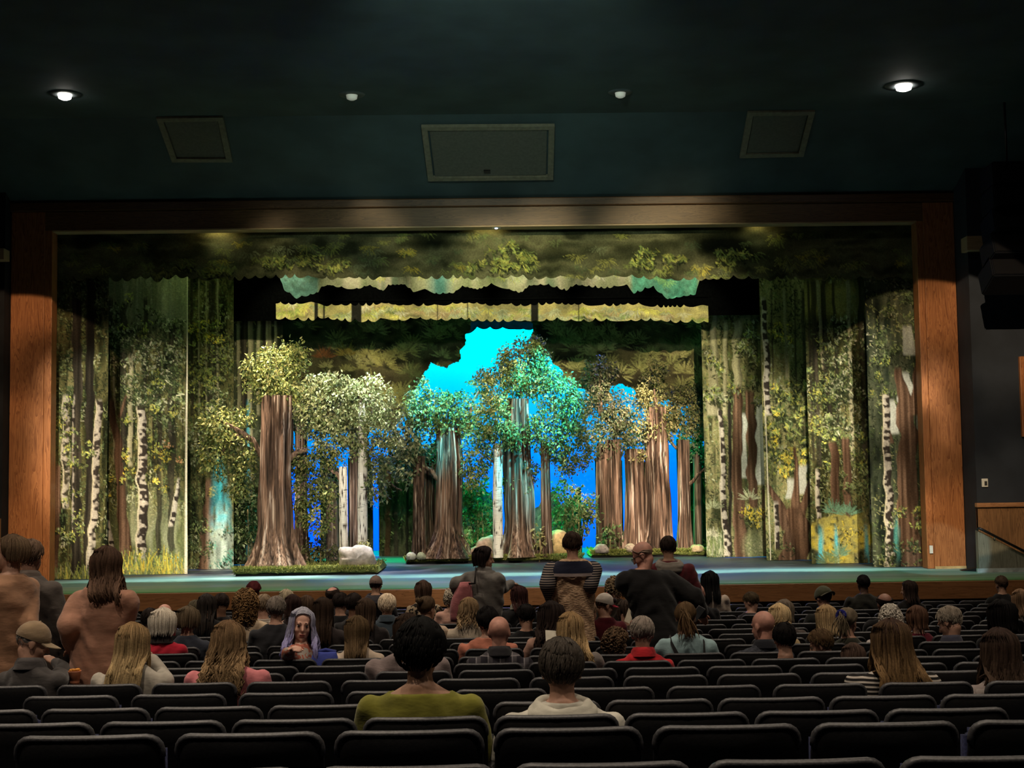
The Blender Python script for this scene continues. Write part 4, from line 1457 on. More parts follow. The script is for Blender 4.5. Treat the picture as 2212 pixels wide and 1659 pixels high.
def trunk_mesh(parent, org, Y, pts, kind, seed=0, flare=0.0, name='trunk', n=132, zfloor=None):
    """pts: (px, py, width px) from the base upward"""
    g = np.random.default_rng(seed + 5)
    s = Y / FPX
    P = np.array([list(at(x, y, Y) - org) for x, y, w in pts])
    if zfloor is not None:
        P[0, 2] = zfloor - org.z
    Wd = np.array([w * s / 2 for _, _, w in pts])
    k = max(24, int((P[-1, 2] - P[0, 2]) / 0.05))
    z = np.linspace(P[0, 2], P[-1, 2], k)
    zc = np.sort(P[:, 2])
    cx, r = np.interp(z, P[:, 2], P[:, 0]), np.interp(z, P[:, 2], Wd)
    ang = np.arange(n) / n * 2 * PI
    bump = vnoise(k, n + 1, k / 30, n / 7.0, g)[:, :n] * 0.6 + vnoise(k, n + 1, k / 40, n / 3.0, g)[:, :n] * 0.4
    bump = np.clip((bump - 0.5) * 1.6 + 0.5, 0, 1)
    bump = bump * np.minimum(1, np.minimum(np.arange(n), n - np.arange(n)) / 4)[None, :] + 0.5 * (1 - np.minimum(1, np.minimum(np.arange(n), n - np.arange(n)) / 4))[None, :]
    amp = {'bark': 0.20, 'birch': 0.05, 'plain': 0.03, 'rough': 0.14}[kind]
    rr = r[:, None] * (1 + amp * (bump - 0.5) * 2)
    if flare:
        h = np.clip(1 - (z - z[0]) / (0.16 * 5.2), 0, 1) ** 2.2
        root = 0.5 + 0.5 * np.sin(ang * 5 + seed) * np.cos(ang * 2 + seed * 2)
        rr = rr + (flare * h[:, None]) * (0.35 + root[None, :])
    X = cx[:, None] + rr * np.cos(ang)[None, :]
    Yy = rr * np.sin(ang)[None, :]
    Z = np.repeat(z[:, None], n, 1)
    G = np.stack([X, Yy, Z], -1)
    G = np.concatenate([G, G[:, :1]], 1)
    st = vnoise(k, n + 1, k / 30, n / 2.2, g) * 0.65 + vnoise(k, n + 1, k / 12, n / 1.3, g) * 0.35
    sh = (vnoise(k, 2, k / 30, 1, g)[:, 0] - 0.5) * 9
    st = np.stack([np.roll(st[i], int(sh[i])) for i in range(k)])
    b2 = np.concatenate([bump, bump[:, :1]], 1)
    if kind in ('bark', 'rough'):
        t = np.clip((b2 * 0.45 + st * 0.9 - 0.38) / 0.5, 0, 1)[..., None]
        rgb = np.array([0.030, 0.017, 0.012]) * (1 - t) + np.array([0.155, 0.092, 0.066]) * t
        hl = np.clip((st - 0.66) * 7, 0, 1)[..., None]
        rgb = rgb * (1 - hl) + np.array([0.40, 0.31, 0.26]) * hl
        if kind == 'rough':
            sp = vnoise(k, n + 1, k / 1.6, n / 2, g)
            rgb = rgb * np.where(sp > 0.62, 0.35, 1.0)[..., None]
    elif kind == 'plain':
        rgb = np.array([0.11, 0.075, 0.055]) * (0.7 + 0.6 * st)[..., None]
    else:
        tk = vnoise(k, n + 1, k / 2.6, n / 7, g) * 0.65 + vnoise(k, n + 1, k / 1.3, n / 3, g) * 0.35
        dk = np.clip((tk - 0.66) * 10, 0, 1)[..., None]
        rgb = np.array([0.78, 0.73, 0.66]) * (0.85 + 0.3 * st)[..., None] * (1 - dk) + np.array([0.05, 0.035, 0.03]) * dk
    o = grid_obj(name, G, birch_bark if kind == 'birch' else bark, rgb, parent)
    # cap
    return o


def branch(parent, org, Y, pts, name='branch'):
    """pts: (px, py, width px, depth offset)"""
    m = MB()
    P, Rr = [], []
    for q in pts:
        P.append(at(q[0], q[1], Y + (q[3] if len(q) > 3 else 0)) - org)
        Rr.append(max(0.008, q[2] * Y / FPX / 2))
    # refine
    P2, R2 = [], []
    for i in range(len(P) - 1):
        for k in range(4):
            P2.append(P[i].lerp(P[i + 1], k / 4) + Vector((0, 0, 0.012 * math.sin(i * 3 + k * 2))))
            R2.append(lerp(Rr[i], Rr[i + 1], k / 4))
    P2.append(P[-1])
    R2.append(Rr[-1])
    m.tube(P2, R2, 9)
    g = np.random.default_rng(int(pts[0][0]))
    m.c = [tuple(np.array([0.17, 0.11, 0.08]) * (0.5 + g.random())) for _ in m.v]
    return m.build(name, bark, parent, attr=True)


WAGON_H = 0.13


def tree(kind, label, Y, base_px, trunks, blobs, branches=(), pal=LEAF, size=0.078, dens=1.0, seed=0, z0=None, group='trees standing on the stage', thick=0.75):
    z = STAGE_Z + WAGON_H if z0 is None else z0
    b = at(base_px, 1200, Y)
    org = Vector((b.x, Y, z))
    e = empty(kind, org)
    for t in trunks:
        trunk_mesh(e, org, Y + (t[3] if len(t) > 3 else 0), t[0], t[1], seed, t[2], zfloor=z - 0.02)
    for br in branches:
        branch(e, org, Y, br)
    if blobs:
        foliage(e, org, Y, blobs, pal, size, dens, seed, thick)
    return tag(e, label, 'tree', group)


# left wagon
tree('cedar_tree', 'thickest brown cedar with a flared base on the left grassy platform', 26.8, 597,
     [([(597, 1229, 84), (594, 1150, 74), (593, 1050, 68), (596, 950, 67), (598, 855, 60)], 'bark', 0.24)],
     [(605, 800, 56, 58), (640, 775, 26, 36), (572, 838, 36, 26), (622, 850, 40, 20), (545, 800, 26, 36),
      (478, 930, 40, 50), (470, 985, 40, 44), (525, 905, 26, 20), (522, 1040, 28, 40), (530, 985, 24, 40)],
     [[(566, 985, 16), (545, 950, 13), (515, 930, 10, -0.1), (470, 905, 6, -0.1)], [(622, 995, 16), (640, 978, 12), (664, 972, 8)], [(520, 935, 7), (490, 960, 5), (475, 990, 4)]],
     LEAF, 0.078, 1.0, 1)
tree('birch_tree', 'white birch with a branch reaching left, left of the birch by the granite boulder', 27.0, 743,
     [([(743, 1229, 20), (742, 1100, 19), (741, 1008, 18)], 'birch', 0.0)],
     [(690, 990, 42, 30), (662, 1050, 36, 44), (700, 1055, 30, 30), (690, 1110, 32, 40), (640, 1000, 26, 30), (720, 985, 26, 20), (655, 1110, 16, 24)],
     [[(741, 1045, 10), (727, 1022, 8), (700, 1008, 5)]], LEAF, 0.076, 0.9, 2)
tree('birch_tree', 'white birch with the palest, brightest leafy crown, rising behind the granite rock', 26.9, 784,
     [([(784, 1229, 22), (783, 1080, 21), (784, 950, 20), (779, 870, 16)], 'birch', 0.0)],
     [(722, 880, 70, 66), (796, 868, 58, 58), (830, 925, 36, 42), (690, 845, 46, 38), (760, 930, 56, 36), (668, 900, 34, 40), (812, 1040, 22, 46), (735, 830, 50, 20), (822, 1000, 24, 30), (850, 960, 22, 20), (705, 950, 40, 24), (776, 970, 30, 22)],
     [[(792, 985, 8), (806, 965, 6), (822, 945, 5)], [(779, 880, 9), (775, 850, 6)]], [(0.22, 0.25, 0.10), (0.28, 0.29, 0.13), (0.15, 0.19, 0.07), (0.36, 0.35, 0.18)], 0.076, 1.0, 3)
tree('slim_tree', 'slim brown trunk just right of the thickest cedar', 28.4, 650, [([(651, 1222, 34), (650, 1080, 26), (650, 915, 24)], 'bark', 0.05)], [(645, 900, 24, 30), (655, 1090, 14, 16)], (), LEAF, 0.1, 0.8, 4, STAGE_Z)
tree('slim_tree', 'plain dark post-like trunk left of the two white birches', 28.6, 718, [([(718, 1219, 27), (717, 1040, 24)], 'plain', 0.0)], [(712, 1030, 26, 22)], (), DARKLEAF, 0.1, 0.8, 5, STAGE_Z)
tree('slim_tree', 'narrow brown trunk seen between the two white birches', 28.5, 765, [([(765, 1219, 19), (765, 920, 17)], 'bark', 0.0)], [(762, 910, 26, 22)], (), LEAF, 0.1, 0.8, 6, STAGE_Z)
# centre wagon
tree('slim_tree', 'rough pale-brown trunk at the left end of the middle grassy platform', 29.2, 905,
     [([(906, 1206, 29), (906, 1100, 26), (905, 985, 24)], 'rough', 0.03)],
     [(896, 955, 34, 44), (880, 1010, 30, 34), (905, 905, 28, 30), (868, 960, 22, 30)], [[(868, 1060, 4), (850, 1050, 4), (846, 1045, 3)]], [(0.16, 0.17, 0.09), (0.22, 0.22, 0.12), (0.12, 0.14, 0.07)], 0.1, 0.9, 7)
tree('dark_tree', 'dark brown trunk between the rough trunk and the big flared one, mid stage', 29.9, 932,
     [([(934, 1203, 40), (932, 1100, 32), (930, 1000, 28)], 'bark', 0.05)], [(930, 985, 22, 24)], (), DARKLEAF, 0.1, 0.8, 8, STAGE_Z)
tree('cedar_tree', 'big grey-brown cedar with a wide flared foot, left part of the middle platform', 29.3, 968,
     [([(968, 1206, 62), (970, 1140, 52), (972, 1060, 50), (972, 990, 52), (968, 925, 44)], 'bark', 0.26)],
     [(942, 885, 54, 40), (985, 885, 40, 40), (905, 870, 34, 40), (960, 920, 44, 24), (1000, 915, 24, 30), (890, 900, 30, 34)],
     [[(950, 1040, 14), (930, 1015, 10), (908, 1003, 6)], [(1004, 925, 8), (1015, 900, 7), (1018, 872, 6), (1034, 845, 4)]], LEAF, 0.078, 1.0, 9)
tree('birch_tree', 'single stark white birch in the middle of the stage', 29.0, 1075,
     [([(1076, 1206, 22), (1075, 1080, 21), (1076, 958, 19)], 'birch', 0.0)],
     [(1060, 905, 44, 50), (1030, 985, 34, 46), (1090, 935, 32, 26), (1040, 935, 30, 30), (1024, 1030, 24, 30), (1062, 870, 24, 26), (1108, 955, 24, 18)],
     [[(1068, 1000, 6), (1050, 985, 5), (1030, 975, 4)]], LEAF, 0.076, 0.95, 10)
tree('cedar_tree', 'tall broad cedar with a round leafy top against the cyan sky', 29.4, 1122,
     [([(1123, 1206, 66), (1121, 1130, 62), (1119, 1010, 58), (1117, 930, 54), (1118, 862, 48)], 'bark', 0.20)],
     [(1130, 785, 52, 50), (1112, 825, 38, 34), (1160, 775, 26, 40), (1095, 800, 24, 36), (1150, 835, 30, 22), (1118, 1040, 38, 28), (1135, 1010, 26, 22), (1046, 828, 26, 30), (1060, 815, 18, 14), (1085, 868, 16, 18), (1150, 745, 22, 14)],
     [[(1096, 905, 12), (1085, 880, 9), (1068, 856, 6)], [(1122, 880, 10), (1128, 830, 8), (1132, 780, 6)]], LEAF, 0.076, 1.1, 11)
tree('slim_tree', 'slender brown trunk right of the broad cedar, by the orange boulder', 29.2, 1180,
     [([(1181, 1206, 24), (1180, 1100, 22), (1177, 955, 19)], 'bark', 0.05)],
     [(1208, 862, 48, 56), (1180, 935, 40, 42), (1236, 945, 36, 36), (1150, 925, 26, 26), (1240, 890, 26, 50), (1190, 815, 34, 22), (1225, 1000, 26, 30), (1262, 985, 22, 26), (1205, 975, 26, 22)],
     [[(1186, 985, 7), (1205, 960, 6), (1236, 925, 5)]], LEAF, 0.076, 1.0, 12)
# right group
tree('dark_tree', 'dark trunk group with bare upper twigs, left end of the right platform', 30.9, 1316,
     [([(1326, 1195, 38), (1324, 1080, 35), (1322, 950, 33)], 'bark', 0.04), ([(1298, 1195, 26), (1298, 960, 24)], 'bark', 0.02, 0.25)],
     [(1300, 870, 40, 50), (1310, 945, 46, 44), (1292, 800, 30, 32), (1330, 905, 36, 30), (1282, 840, 20, 40), (1315, 800, 20, 18)],
     [[(1296, 900, 6), (1290, 850, 4), (1280, 800, 3)], [(1300, 890, 7), (1296, 830, 4), (1298, 780, 3)]], DARKLEAF, 0.078, 1.0, 13, group='trees standing on the stage')
tree('dark_tree', 'dark brown trunk between the two blue gaps on the right', 31.0, 1372,
     [([(1373, 1195, 46), (1372, 1080, 43), (1371, 970, 38)], 'bark', 0.04)],
     [(1352, 900, 34, 40), (1375, 950, 30, 30), (1340, 950, 26, 30)], (), DARKLEAF, 0.078, 1.0, 14)
tree('cedar_tree', 'tallest straight brown trunk of the right group, right of the blue gap', 30.8, 1423,
     [([(1424, 1195, 56), (1422, 1080, 51), (1420, 960, 47), (1416, 880, 40)], 'bark', 0.10)],
     [(1412, 845, 30, 46), (1415, 925, 40, 32), (1392, 860, 18, 30), (1440, 900, 22, 26), (1380, 985, 20, 12), (1420, 800, 22, 20)],
     [[(1398, 985, 6), (1388, 975, 5), (1372, 990, 3)], [(1418, 880, 8), (1414, 840, 5)]], WARMLEAF, 0.078, 1.0, 15)
tree('slim_tree', 'brown trunk with a yellowish crown near the right end of the right platform', 31.0, 1478,
     [([(1478, 1195, 30), (1478, 1080, 27), (1477, 950, 25)], 'bark', 0.04)],
     [(1474, 895, 42, 46), (1470, 860, 30, 24), (1500, 920, 22, 30), (1450, 905, 22, 34)],
     [[(1462, 970, 7), (1450, 955, 6), (1440, 942, 4)], [(1486, 1052, 9), (1508, 1025, 7, -0.2), (1535, 1003, 4, -0.4)]], WARMLEAF, 0.078, 1.0, 16)
tree('dark_tree', 'darkest narrow trunk at the right edge of the right group', 31.4, 1506,
     [([(1508, 1192, 20), (1506, 980, 17)], 'plain', 0.0)],
     [(1502, 955, 30, 46), (1490, 850, 34, 20), (1512, 870, 18, 40), (1545, 1020, 22, 28, -1.0), (1556, 995, 14, 16, -1.0), (1520, 905, 16, 30)], (), DARKLEAF, 0.078, 1.0, 17, STAGE_Z)


# --- wagons
def platform(pxa, pxb, pyb, label, depth, seed, n=5200):
    g = np.random.default_rng(seed)
    # front Y from the foot line of the platform on the stage floor
    a = hit(pxa, pyb + (1106 - pxa) * 0.0, Vector((0, 0, STAGE_Z)), Vector((0, 0, 1)))
    b = hit(pxb, pyb, Vector((0, 0, STAGE_Z)), Vector((0, 0, 1)))
    Yf = (a.y + b.y) / 2
    xa, xb = at(pxa, pyb, Yf).x, at(pxb, pyb, Yf).x
    e = empty('scenery_platform', ((xa + xb) / 2, Yf, STAGE_Z))
    w = (xb - xa) / 2
    box_obj('deck', (-w + 0.04, 0.05, 0.0), (w - 0.04, depth, 0.05), mat('black_deck', (0.01, 0.01, 0.01), 0.7), e, 0.01)
    # turf: rounded slab
    nu, nv = int(2 * w / 0.05), 26
    U = np.linspace(-w, w, nu)
    prof = [(0.06, 0.03), (0.0, 0.05), (-0.015, 0.09), (0.02, 0.125), (0.08, 0.135)]
    k = nv - len(prof) * 2
    prof = prof + [(lerp(0.15, depth - 0.15, i / (k - 1)), 0.135) for i in range(k)] + [(depth - p, q) for p, q in prof[::-1]]
    pr = np.array(prof)
    noise = vnoise(len(pr), nu, 8, nu / 2.0, g)
    G = np.zeros((len(pr), nu, 3))
    sh = 1 - np.abs(np.linspace(-1, 1, len(pr)))[:, None] * 0.012
    G[..., 0] = U[None, :] * sh
    G[..., 1] = pr[:, :1] + (noise - 0.5) * 0.05
    G[..., 2] = pr[:, 1:] + (vnoise(len(pr), nu, 9, nu / 2.5, g) - 0.5) * 0.035
    edge = np.clip((w - np.abs(U)) / 0.08, 0, 1) ** 0.5
    G[..., 2] = 0.03 + (G[..., 2] - 0.03) * edge[None, :]
    cn = vnoise(len(pr), nu, 12, nu / 2, g)[..., None]
    rgb = np.array([0.05, 0.06, 0.018]) * (1 - cn) + np.array([0.20, 0.22, 0.06]) * cn
    grid_obj('turf', G, moss_m, rgb, e)
    p = np.stack([g.uniform(-w, w, n), np.where(g.random(n) < 0.7, g.uniform(-0.03, 0.05, n), g.uniform(0, depth, n)), np.where(g.random(n) < 0.5, g.uniform(0.05, 0.13, n), 0.13)], -1)
    p[:, 2] = np.where(p[:, 1] > 0.05, 0.13, p[:, 2])
    t = unit(g.normal(size=(n, 3)) * 0.45 + np.array([0, -0.35, 0.9]))
    pal = np.array([(0.20, 0.22, 0.05), (0.32, 0.32, 0.08), (0.12, 0.14, 0.035), (0.40, 0.38, 0.12)])
    ln = g.uniform(0.03, 0.075, n)
    o = leaf_mesh('moss_tufts', p, unit(g.normal(size=(n, 3)) + np.array([0, -1, 0])), t, ln, ln * 0.3, pal[g.integers(4, size=n)], e)
    o['kind'] = 'stuff'
    return tag(e, label, 'platform', 'grassy scenery platforms'), Yf


platform(503, 817, 1243, 'long low grassy platform under the thickest cedar, nearest the stage edge at left', 2.3, 61)
platform(874, 1262, 1216, 'long low grassy platform in mid stage under the white birch', 1.9, 62)
platform(1276, 1532, 1203, 'low grassy platform under the straight brown trunks at right', 1.6, 63)


# --- rocks
def rock(pts, Y, z0, label, c1, c2, seed, name='boulder', dy=0.35, cat='rock'):
    """pts: silhouette in photo pixels; a lump with that outline, a real depth and a worn surface"""
    g = np.random.default_rng(seed)
    q = [at(x, y, Y) for x, y in pts]
    cx = sum(p.x for p in q) / len(q)
    zt = max(p.z for p in q)
    org = Vector((cx, Y, z0))
    xs = np.array([p.x - cx for p in q])
    zs = np.array([p.z - z0 for p in q])
    zs = np.maximum(zs, 0)
    cz = (zt - z0) * 0.42
    ang = np.arctan2(zs - cz, xs)
    rad = np.hypot(xs, zs - cz)
    o_ = np.argsort(ang)
    ang, rad = ang[o_], rad[o_]
    ang = np.concatenate([ang - 2 * PI, ang, ang + 2 * PI])
    rad = np.concatenate([rad, rad, rad])
    nu, nv = 56, 28
    th = np.linspace(-PI, PI, nu + 1)
    ph = np.linspace(0.0, PI, nv)      # from front to back
    R = np.interp(th, ang, rad)
    w = np.clip(np.sin(ph), 0, 1) ** 0.8
    nz = vnoise(nv, nu + 1, 7, 12, g)
    nz[:, -1] = nz[:, 0]
    f2 = vnoise(nv, nu + 1, 14, 22, g)
    f2[:, -1] = f2[:, 0]
    nz = nz * w[:, None] ** 1.5 + 0.5 * (1 - w[:, None] ** 1.5)
    f2 = f2 * w[:, None] ** 1.5 + 0.5 * (1 - w[:, None] ** 1.5)
    k = 1 + 0.16 * (nz - 0.5) + 0.07 * (f2 - 0.5)
    G = np.zeros((nv, nu + 1, 3))
    R = R[None, :] * (w ** 2)[:, None] + R.mean() * (1 - w ** 2)[:, None]
    G[..., 0] = np.cos(th)[None, :] * R * w[:, None] * k
    G[..., 2] = np.maximum(cz + np.sin(th)[None, :] * R * w[:, None] * k, -0.02)
    G[..., 1] = -np.cos(ph)[:, None] * dy * (0.85 + 0.3 * nz)
    t = np.clip(nz * 0.6 + f2 * 0.5 - 0.05, 0, 1)[..., None]
    rgb = np.array(c1) * (1 - t) + np.array(c2) * t
    o = grid_obj(name, G, rock_m, rgb)
    o.location = org
    return tag(o, label, cat)


ZW = STAGE_Z + WAGON_H - 0.01
rock([(735, 1228), (734, 1205), (737, 1184), (760, 1181), (790, 1181), (803, 1186), (810, 1200), (813, 1222), (790, 1229), (760, 1228)], 26.45, ZW, 'pale granite boulder at the right end of the left grassy platform', (0.20, 0.165, 0.155), (0.46, 0.40, 0.37), 71, dy=0.35)
rock([(1006, 1206), (1008, 1196), (1030, 1180), (1052, 1160), (1064, 1157), (1075, 1165), (1078, 1206)], 29.35, ZW, 'pinkish-brown sloping boulder behind the white birch in mid stage', (0.32, 0.20, 0.15), (0.52, 0.36, 0.28), 72, dy=0.25)
rock([(1182, 1205), (1186, 1165), (1192, 1148), (1205, 1144), (1218, 1147), (1226, 1158), (1230, 1205)], 29.6, ZW, 'upright orange boulder behind the slender trunk in mid stage', (0.52, 0.33, 0.14), (0.75, 0.52, 0.27), 73, dy=0.25)
rock([(878, 1207), (880, 1196), (888, 1193), (897, 1197), (899, 1207)], 28.95, ZW, 'small grey stone at the left end of the middle platform', (0.26, 0.25, 0.20), (0.42, 0.40, 0.33), 74, 'stone', 0.1)
rock([(900, 1207), (902, 1197), (910, 1193), (918, 1198), (920, 1207)], 29.0, ZW, 'small grey-green stone at the foot of the rough pale-brown trunk', (0.22, 0.24, 0.16), (0.38, 0.38, 0.28), 75, 'stone', 0.1)
rock([(1281, 1192), (1286, 1180), (1300, 1176), (1312, 1181), (1317, 1190)], 30.5, ZW, 'speckled pinkish rock at the left end of the right platform', (0.16, 0.12, 0.12), (0.50, 0.42, 0.40), 76, 'stone', 0.16)
rock([(1350, 1192), (1353, 1178), (1362, 1174), (1372, 1180), (1374, 1192)], 30.5, ZW, 'pale stone behind the bald man in the black coat', (0.4, 0.3, 0.24), (0.6, 0.46, 0.38), 77, 'stone', 0.14)
rock([(1490, 1192), (1492, 1181), (1505, 1178), (1519, 1181), (1521, 1192)], 30.5, ZW, 'tan flat rock near the right end of the right platform', (0.42, 0.30, 0.18), (0.58, 0.44, 0.28), 78, 'stone', 0.16)


# --- shrubs
def shrub(kind, label, Y, base, stems, blobs, pal, size, seed, dens=0.9):
    b = at(base, 1200, Y)
    org = Vector((b.x, Y, STAGE_Z + 0.0))
    e = empty(kind, org)
    for i, (x0, x1, yt, w) in enumerate(stems):
        m = MB()
        p0 = at(x0, 1200, Y) - org
        p0.z = 0.0
        p1 = at(x1, yt, Y + 0.1 * (i % 3 - 1)) - org
        m.tube([p0, p0.lerp(p1, 0.5) + Vector((0.02, 0, 0)), p1], [w * Y / FPX / 2] * 3, 7)
        m.build('stem', mat('pale_stem', (0.34, 0.24, 0.12), 0.7), e)
    foliage(e, org, Y, blobs, pal, size, dens, seed)
    return tag(e, label, 'shrub', 'shrubs among the stage trees')


shrub('leafy_shrub', 'tall dense shrub with thin pale stems, left of the single white birch', 30.6, 1030, [(1030, 1032, 1080, 4), (1040, 1042, 1100, 4), (1020, 1014, 1090, 3)],
      [(1030, 1085, 34, 50), (1045, 1140, 26, 30), (1015, 1120, 22, 36), (1012, 1060, 20, 30)], [(0.12, 0.14, 0.06), (0.18, 0.19, 0.08), (0.08, 0.10, 0.04)], 0.10, 81)
shrub('leafy_shrub', 'loose leafy shrub on pale bamboo-like stems, right of the slender trunk', 30.4, 1240, [(1222, 1220, 1090, 6), (1246, 1250, 1080, 4), (1252, 1262, 1090, 4), (1240, 1236, 1100, 3)],
      [(1225, 1080, 34, 40), (1255, 1110, 34, 36), (1215, 1120, 24, 34), (1275, 1090, 20, 30), (1240, 1150, 26, 16)], [(0.20, 0.21, 0.09), (0.28, 0.28, 0.13), (0.12, 0.14, 0.06)], 0.10, 82)
shrub('leafy_shrub', 'low yellow-green bushy plant at the right foot of the big flared cedar', 29.3, 1000, [(1000, 1000, 1180, 3)], [(996, 1172, 16, 20), (1012, 1160, 12, 12)], [(0.36, 0.32, 0.12), (0.28, 0.27, 0.10)], 0.09, 83)
shrub('leafy_shrub', 'drooping yellow leafy plant between the broad cedar and the orange boulder', 29.1, 1165, [(1165, 1166, 1165, 3)], [(1164, 1170, 13, 24)], [(0.46, 0.40, 0.18), (0.36, 0.33, 0.14)], 0.11, 84)
shrub('fern', 'dark green fern on the right platform by the speckled rock', 30.6, 1318, [(1316, 1318, 1165, 3)], [(1318, 1160, 18, 28)], [(0.10, 0.13, 0.05), (0.16, 0.18, 0.08)], 0.10, 85)
shrub('fern', 'dark leafy bush under the birch branches on the left platform', 27.6, 690, [(690, 690, 1180, 3)], [(680, 1185, 30, 24), (705, 1195, 24, 16)], [(0.10, 0.11, 0.04), (0.15, 0.15, 0.06)], 0.09, 86)
shrub('leafy_shrub', 'dark leafy shrub left of the thickest cedar', 28.6, 535, [(535, 535, 1100, 3)], [(532, 1110, 26, 60), (520, 1160, 24, 40)], [(0.07, 0.10, 0.04), (0.11, 0.14, 0.06)], 0.10, 87)
shrub('fern', 'small yellow-green sprig on top of the pale granite boulder', 26.75, 780, [(780, 780, 1182, 2)], [(782, 1176, 16, 9)], [(0.30, 0.27, 0.10), (0.2, 0.2, 0.08)], 0.06, 88)

# ------------------------------------------------------------------ people builder
TMP = bpy.data.scenes.new('workbench')


def remesh(mb, voxel, smooth, name):
    me = bpy.data.meshes.new('tmp')
    me.from_pydata([tuple(v) for v in mb.v], [], mb.f)
    me.update()
    o = bpy.data.objects.new('tmp', me)
    TMP.collection.objects.link(o)
    r = o.modifiers.new('r', 'REMESH')
    r.mode = 'VOXEL'
    r.voxel_size = voxel
    s = o.modifiers.new('s', 'SMOOTH')
    s.factor, s.iterations = 0.5, smooth
    vl = TMP.view_layers[0]
    vl.update()
    dg = vl.depsgraph
    out = bpy.data.meshes.new_from_object(o.evaluated_get(dg), depsgraph=dg)
    out.name = name
    bpy.data.objects.remove(o)
    bpy.data.meshes.remove(me)
    out.polygons.foreach_set('use_smooth', [True] * len(out.polygons))
    return out


def link_mesh(name, me, m, parent=None):
    if m:
        me.materials.clear()
        me.materials.append(m)
    o = bpy.data.objects.new(name, me)
    C.objects.link(o)
    if parent:
        o.parent = parent
    return o


def skin_mat(tone):
    return mat('skin_%d_%d' % (int(tone[0] * 1000), int(tone[2] * 1000)), tone, 0.55, 0.12, 22, bump=0.08, spec=0.35)


FAIR, PINK, TAN, BROWN, DEEP = (0.42, 0.235, 0.165), (0.50, 0.25, 0.19), (0.33, 0.185, 0.12), (0.17, 0.085, 0.05), (0.07, 0.035, 0.022)


def cloth_mat(kind, c, c2=None):
    key = '%s_%s' % (kind, '_'.join('%d' % int(v * 999) for v in c + (c2 or ())))
    if key in MATS:
        return MATS[key]
    if kind == 'plain':
        m = mat(key, c, 0.9, 0.16, 9, (1, 1, 2.2), bump=0.35, spec=0.12, detail=3, sheen=0.15)
        return m
    if kind == 'knit':
        return mat(key, c, 0.95, 0.35, 55, (0.6, 0.6, 1.6), bump=0.6, spec=0.1, detail=2, col2=c2)
    m, t, b = new_mat(key)
    tc = t.nodes.new('ShaderNodeTexCoord')
    sp = t.nodes.new('ShaderNodeSeparateXYZ')
    lnk(t, tc.outputs['Object'], sp.inputs[0])

    def band(out, freq, width):
        a = t.nodes.new('ShaderNodeMath')
        a.operation = 'MULTIPLY'
        a.inputs[1].default_value = freq
        f = t.nodes.new('ShaderNodeMath')
        f.operation = 'FRACT'
        g = t.nodes.new('ShaderNodeMath')
        g.operation = 'LESS_THAN'
        g.inputs[1].default_value = width
        lnk(t, out, a.inputs[0])
        lnk(t, a.outputs[0], f.inputs[0])
        lnk(t, f.outputs[0], g.inputs[0])
        return g.outputs[0]

    def mix(fac, a, bcol):
        x = t.nodes.new('ShaderNodeMix')
        x.data_type = 'RGBA'
        if isinstance(fac, float):
            x.inputs['Factor'].default_value = fac
        else:
            lnk(t, fac, x.inputs['Factor'])
        for nm, v in (('A', a), ('B', bcol)):
            if isinstance(v, tuple):
                x.inputs[nm].default_value = (*v, 1)
            else:
                lnk(t, v, x.inputs[nm])
        return x.outputs['Result']

    def half(fac):
        k = t.nodes.new('ShaderNodeMath')
        k.operation = 'MULTIPLY'
        k.inputs[1].default_value = 0.5
        lnk(t, fac, k.inputs[0])
        return k.outputs[0]

    if kind == 'stripe':
        col = mix(band(sp.outputs['Z'], 42, 0.42), c, c2)
    elif kind == 'plaid':
        col = mix(half(band(sp.outputs['X'], 11, 0.42)), c, tuple((p * 2 + q) / 3 for p, q in zip(c, c2)))
        col = mix(half(band(sp.outputs['Z'], 11, 0.42)), col, tuple((p * 2 + q) / 3 for p, q in zip(c, c2)))
        col = mix(half(band(sp.outputs['X'], 11, 0.10)), col, c2)
        col = mix(half(band(sp.outputs['Z'], 11, 0.10)), col, c2)
    else:   # blotch: animal print / florals
        ns = t.nodes.new('ShaderNodeTexNoise')
        ns.inputs['Scale'].default_value = 26
        ns.inputs['Detail'].default_value = 1
        r = t.nodes.new('ShaderNodeMath')
        r.operation = 'GREATER_THAN'
        r.inputs[1].default_value = 0.52
        lnk(t, tc.outputs['Object'], ns.inputs['Vector'])
        lnk(t, ns.outputs['Fac'], r.inputs[0])
        col = mix(r.outputs[0], c, c2)
    lnk(t, col, b.inputs['Base Color'])
    b.inputs['Roughness'].default_value = 0.9
    b.inputs['Specular IOR Level'].default_value = 0.12
    MATS[key] = m
    return m


hair_m = attr_mat('hair_strands', 'paint', 0.75, 0.25, 120.0, 0.07)
denim = cloth_mat('plain', (0.02, 0.025, 0.045))


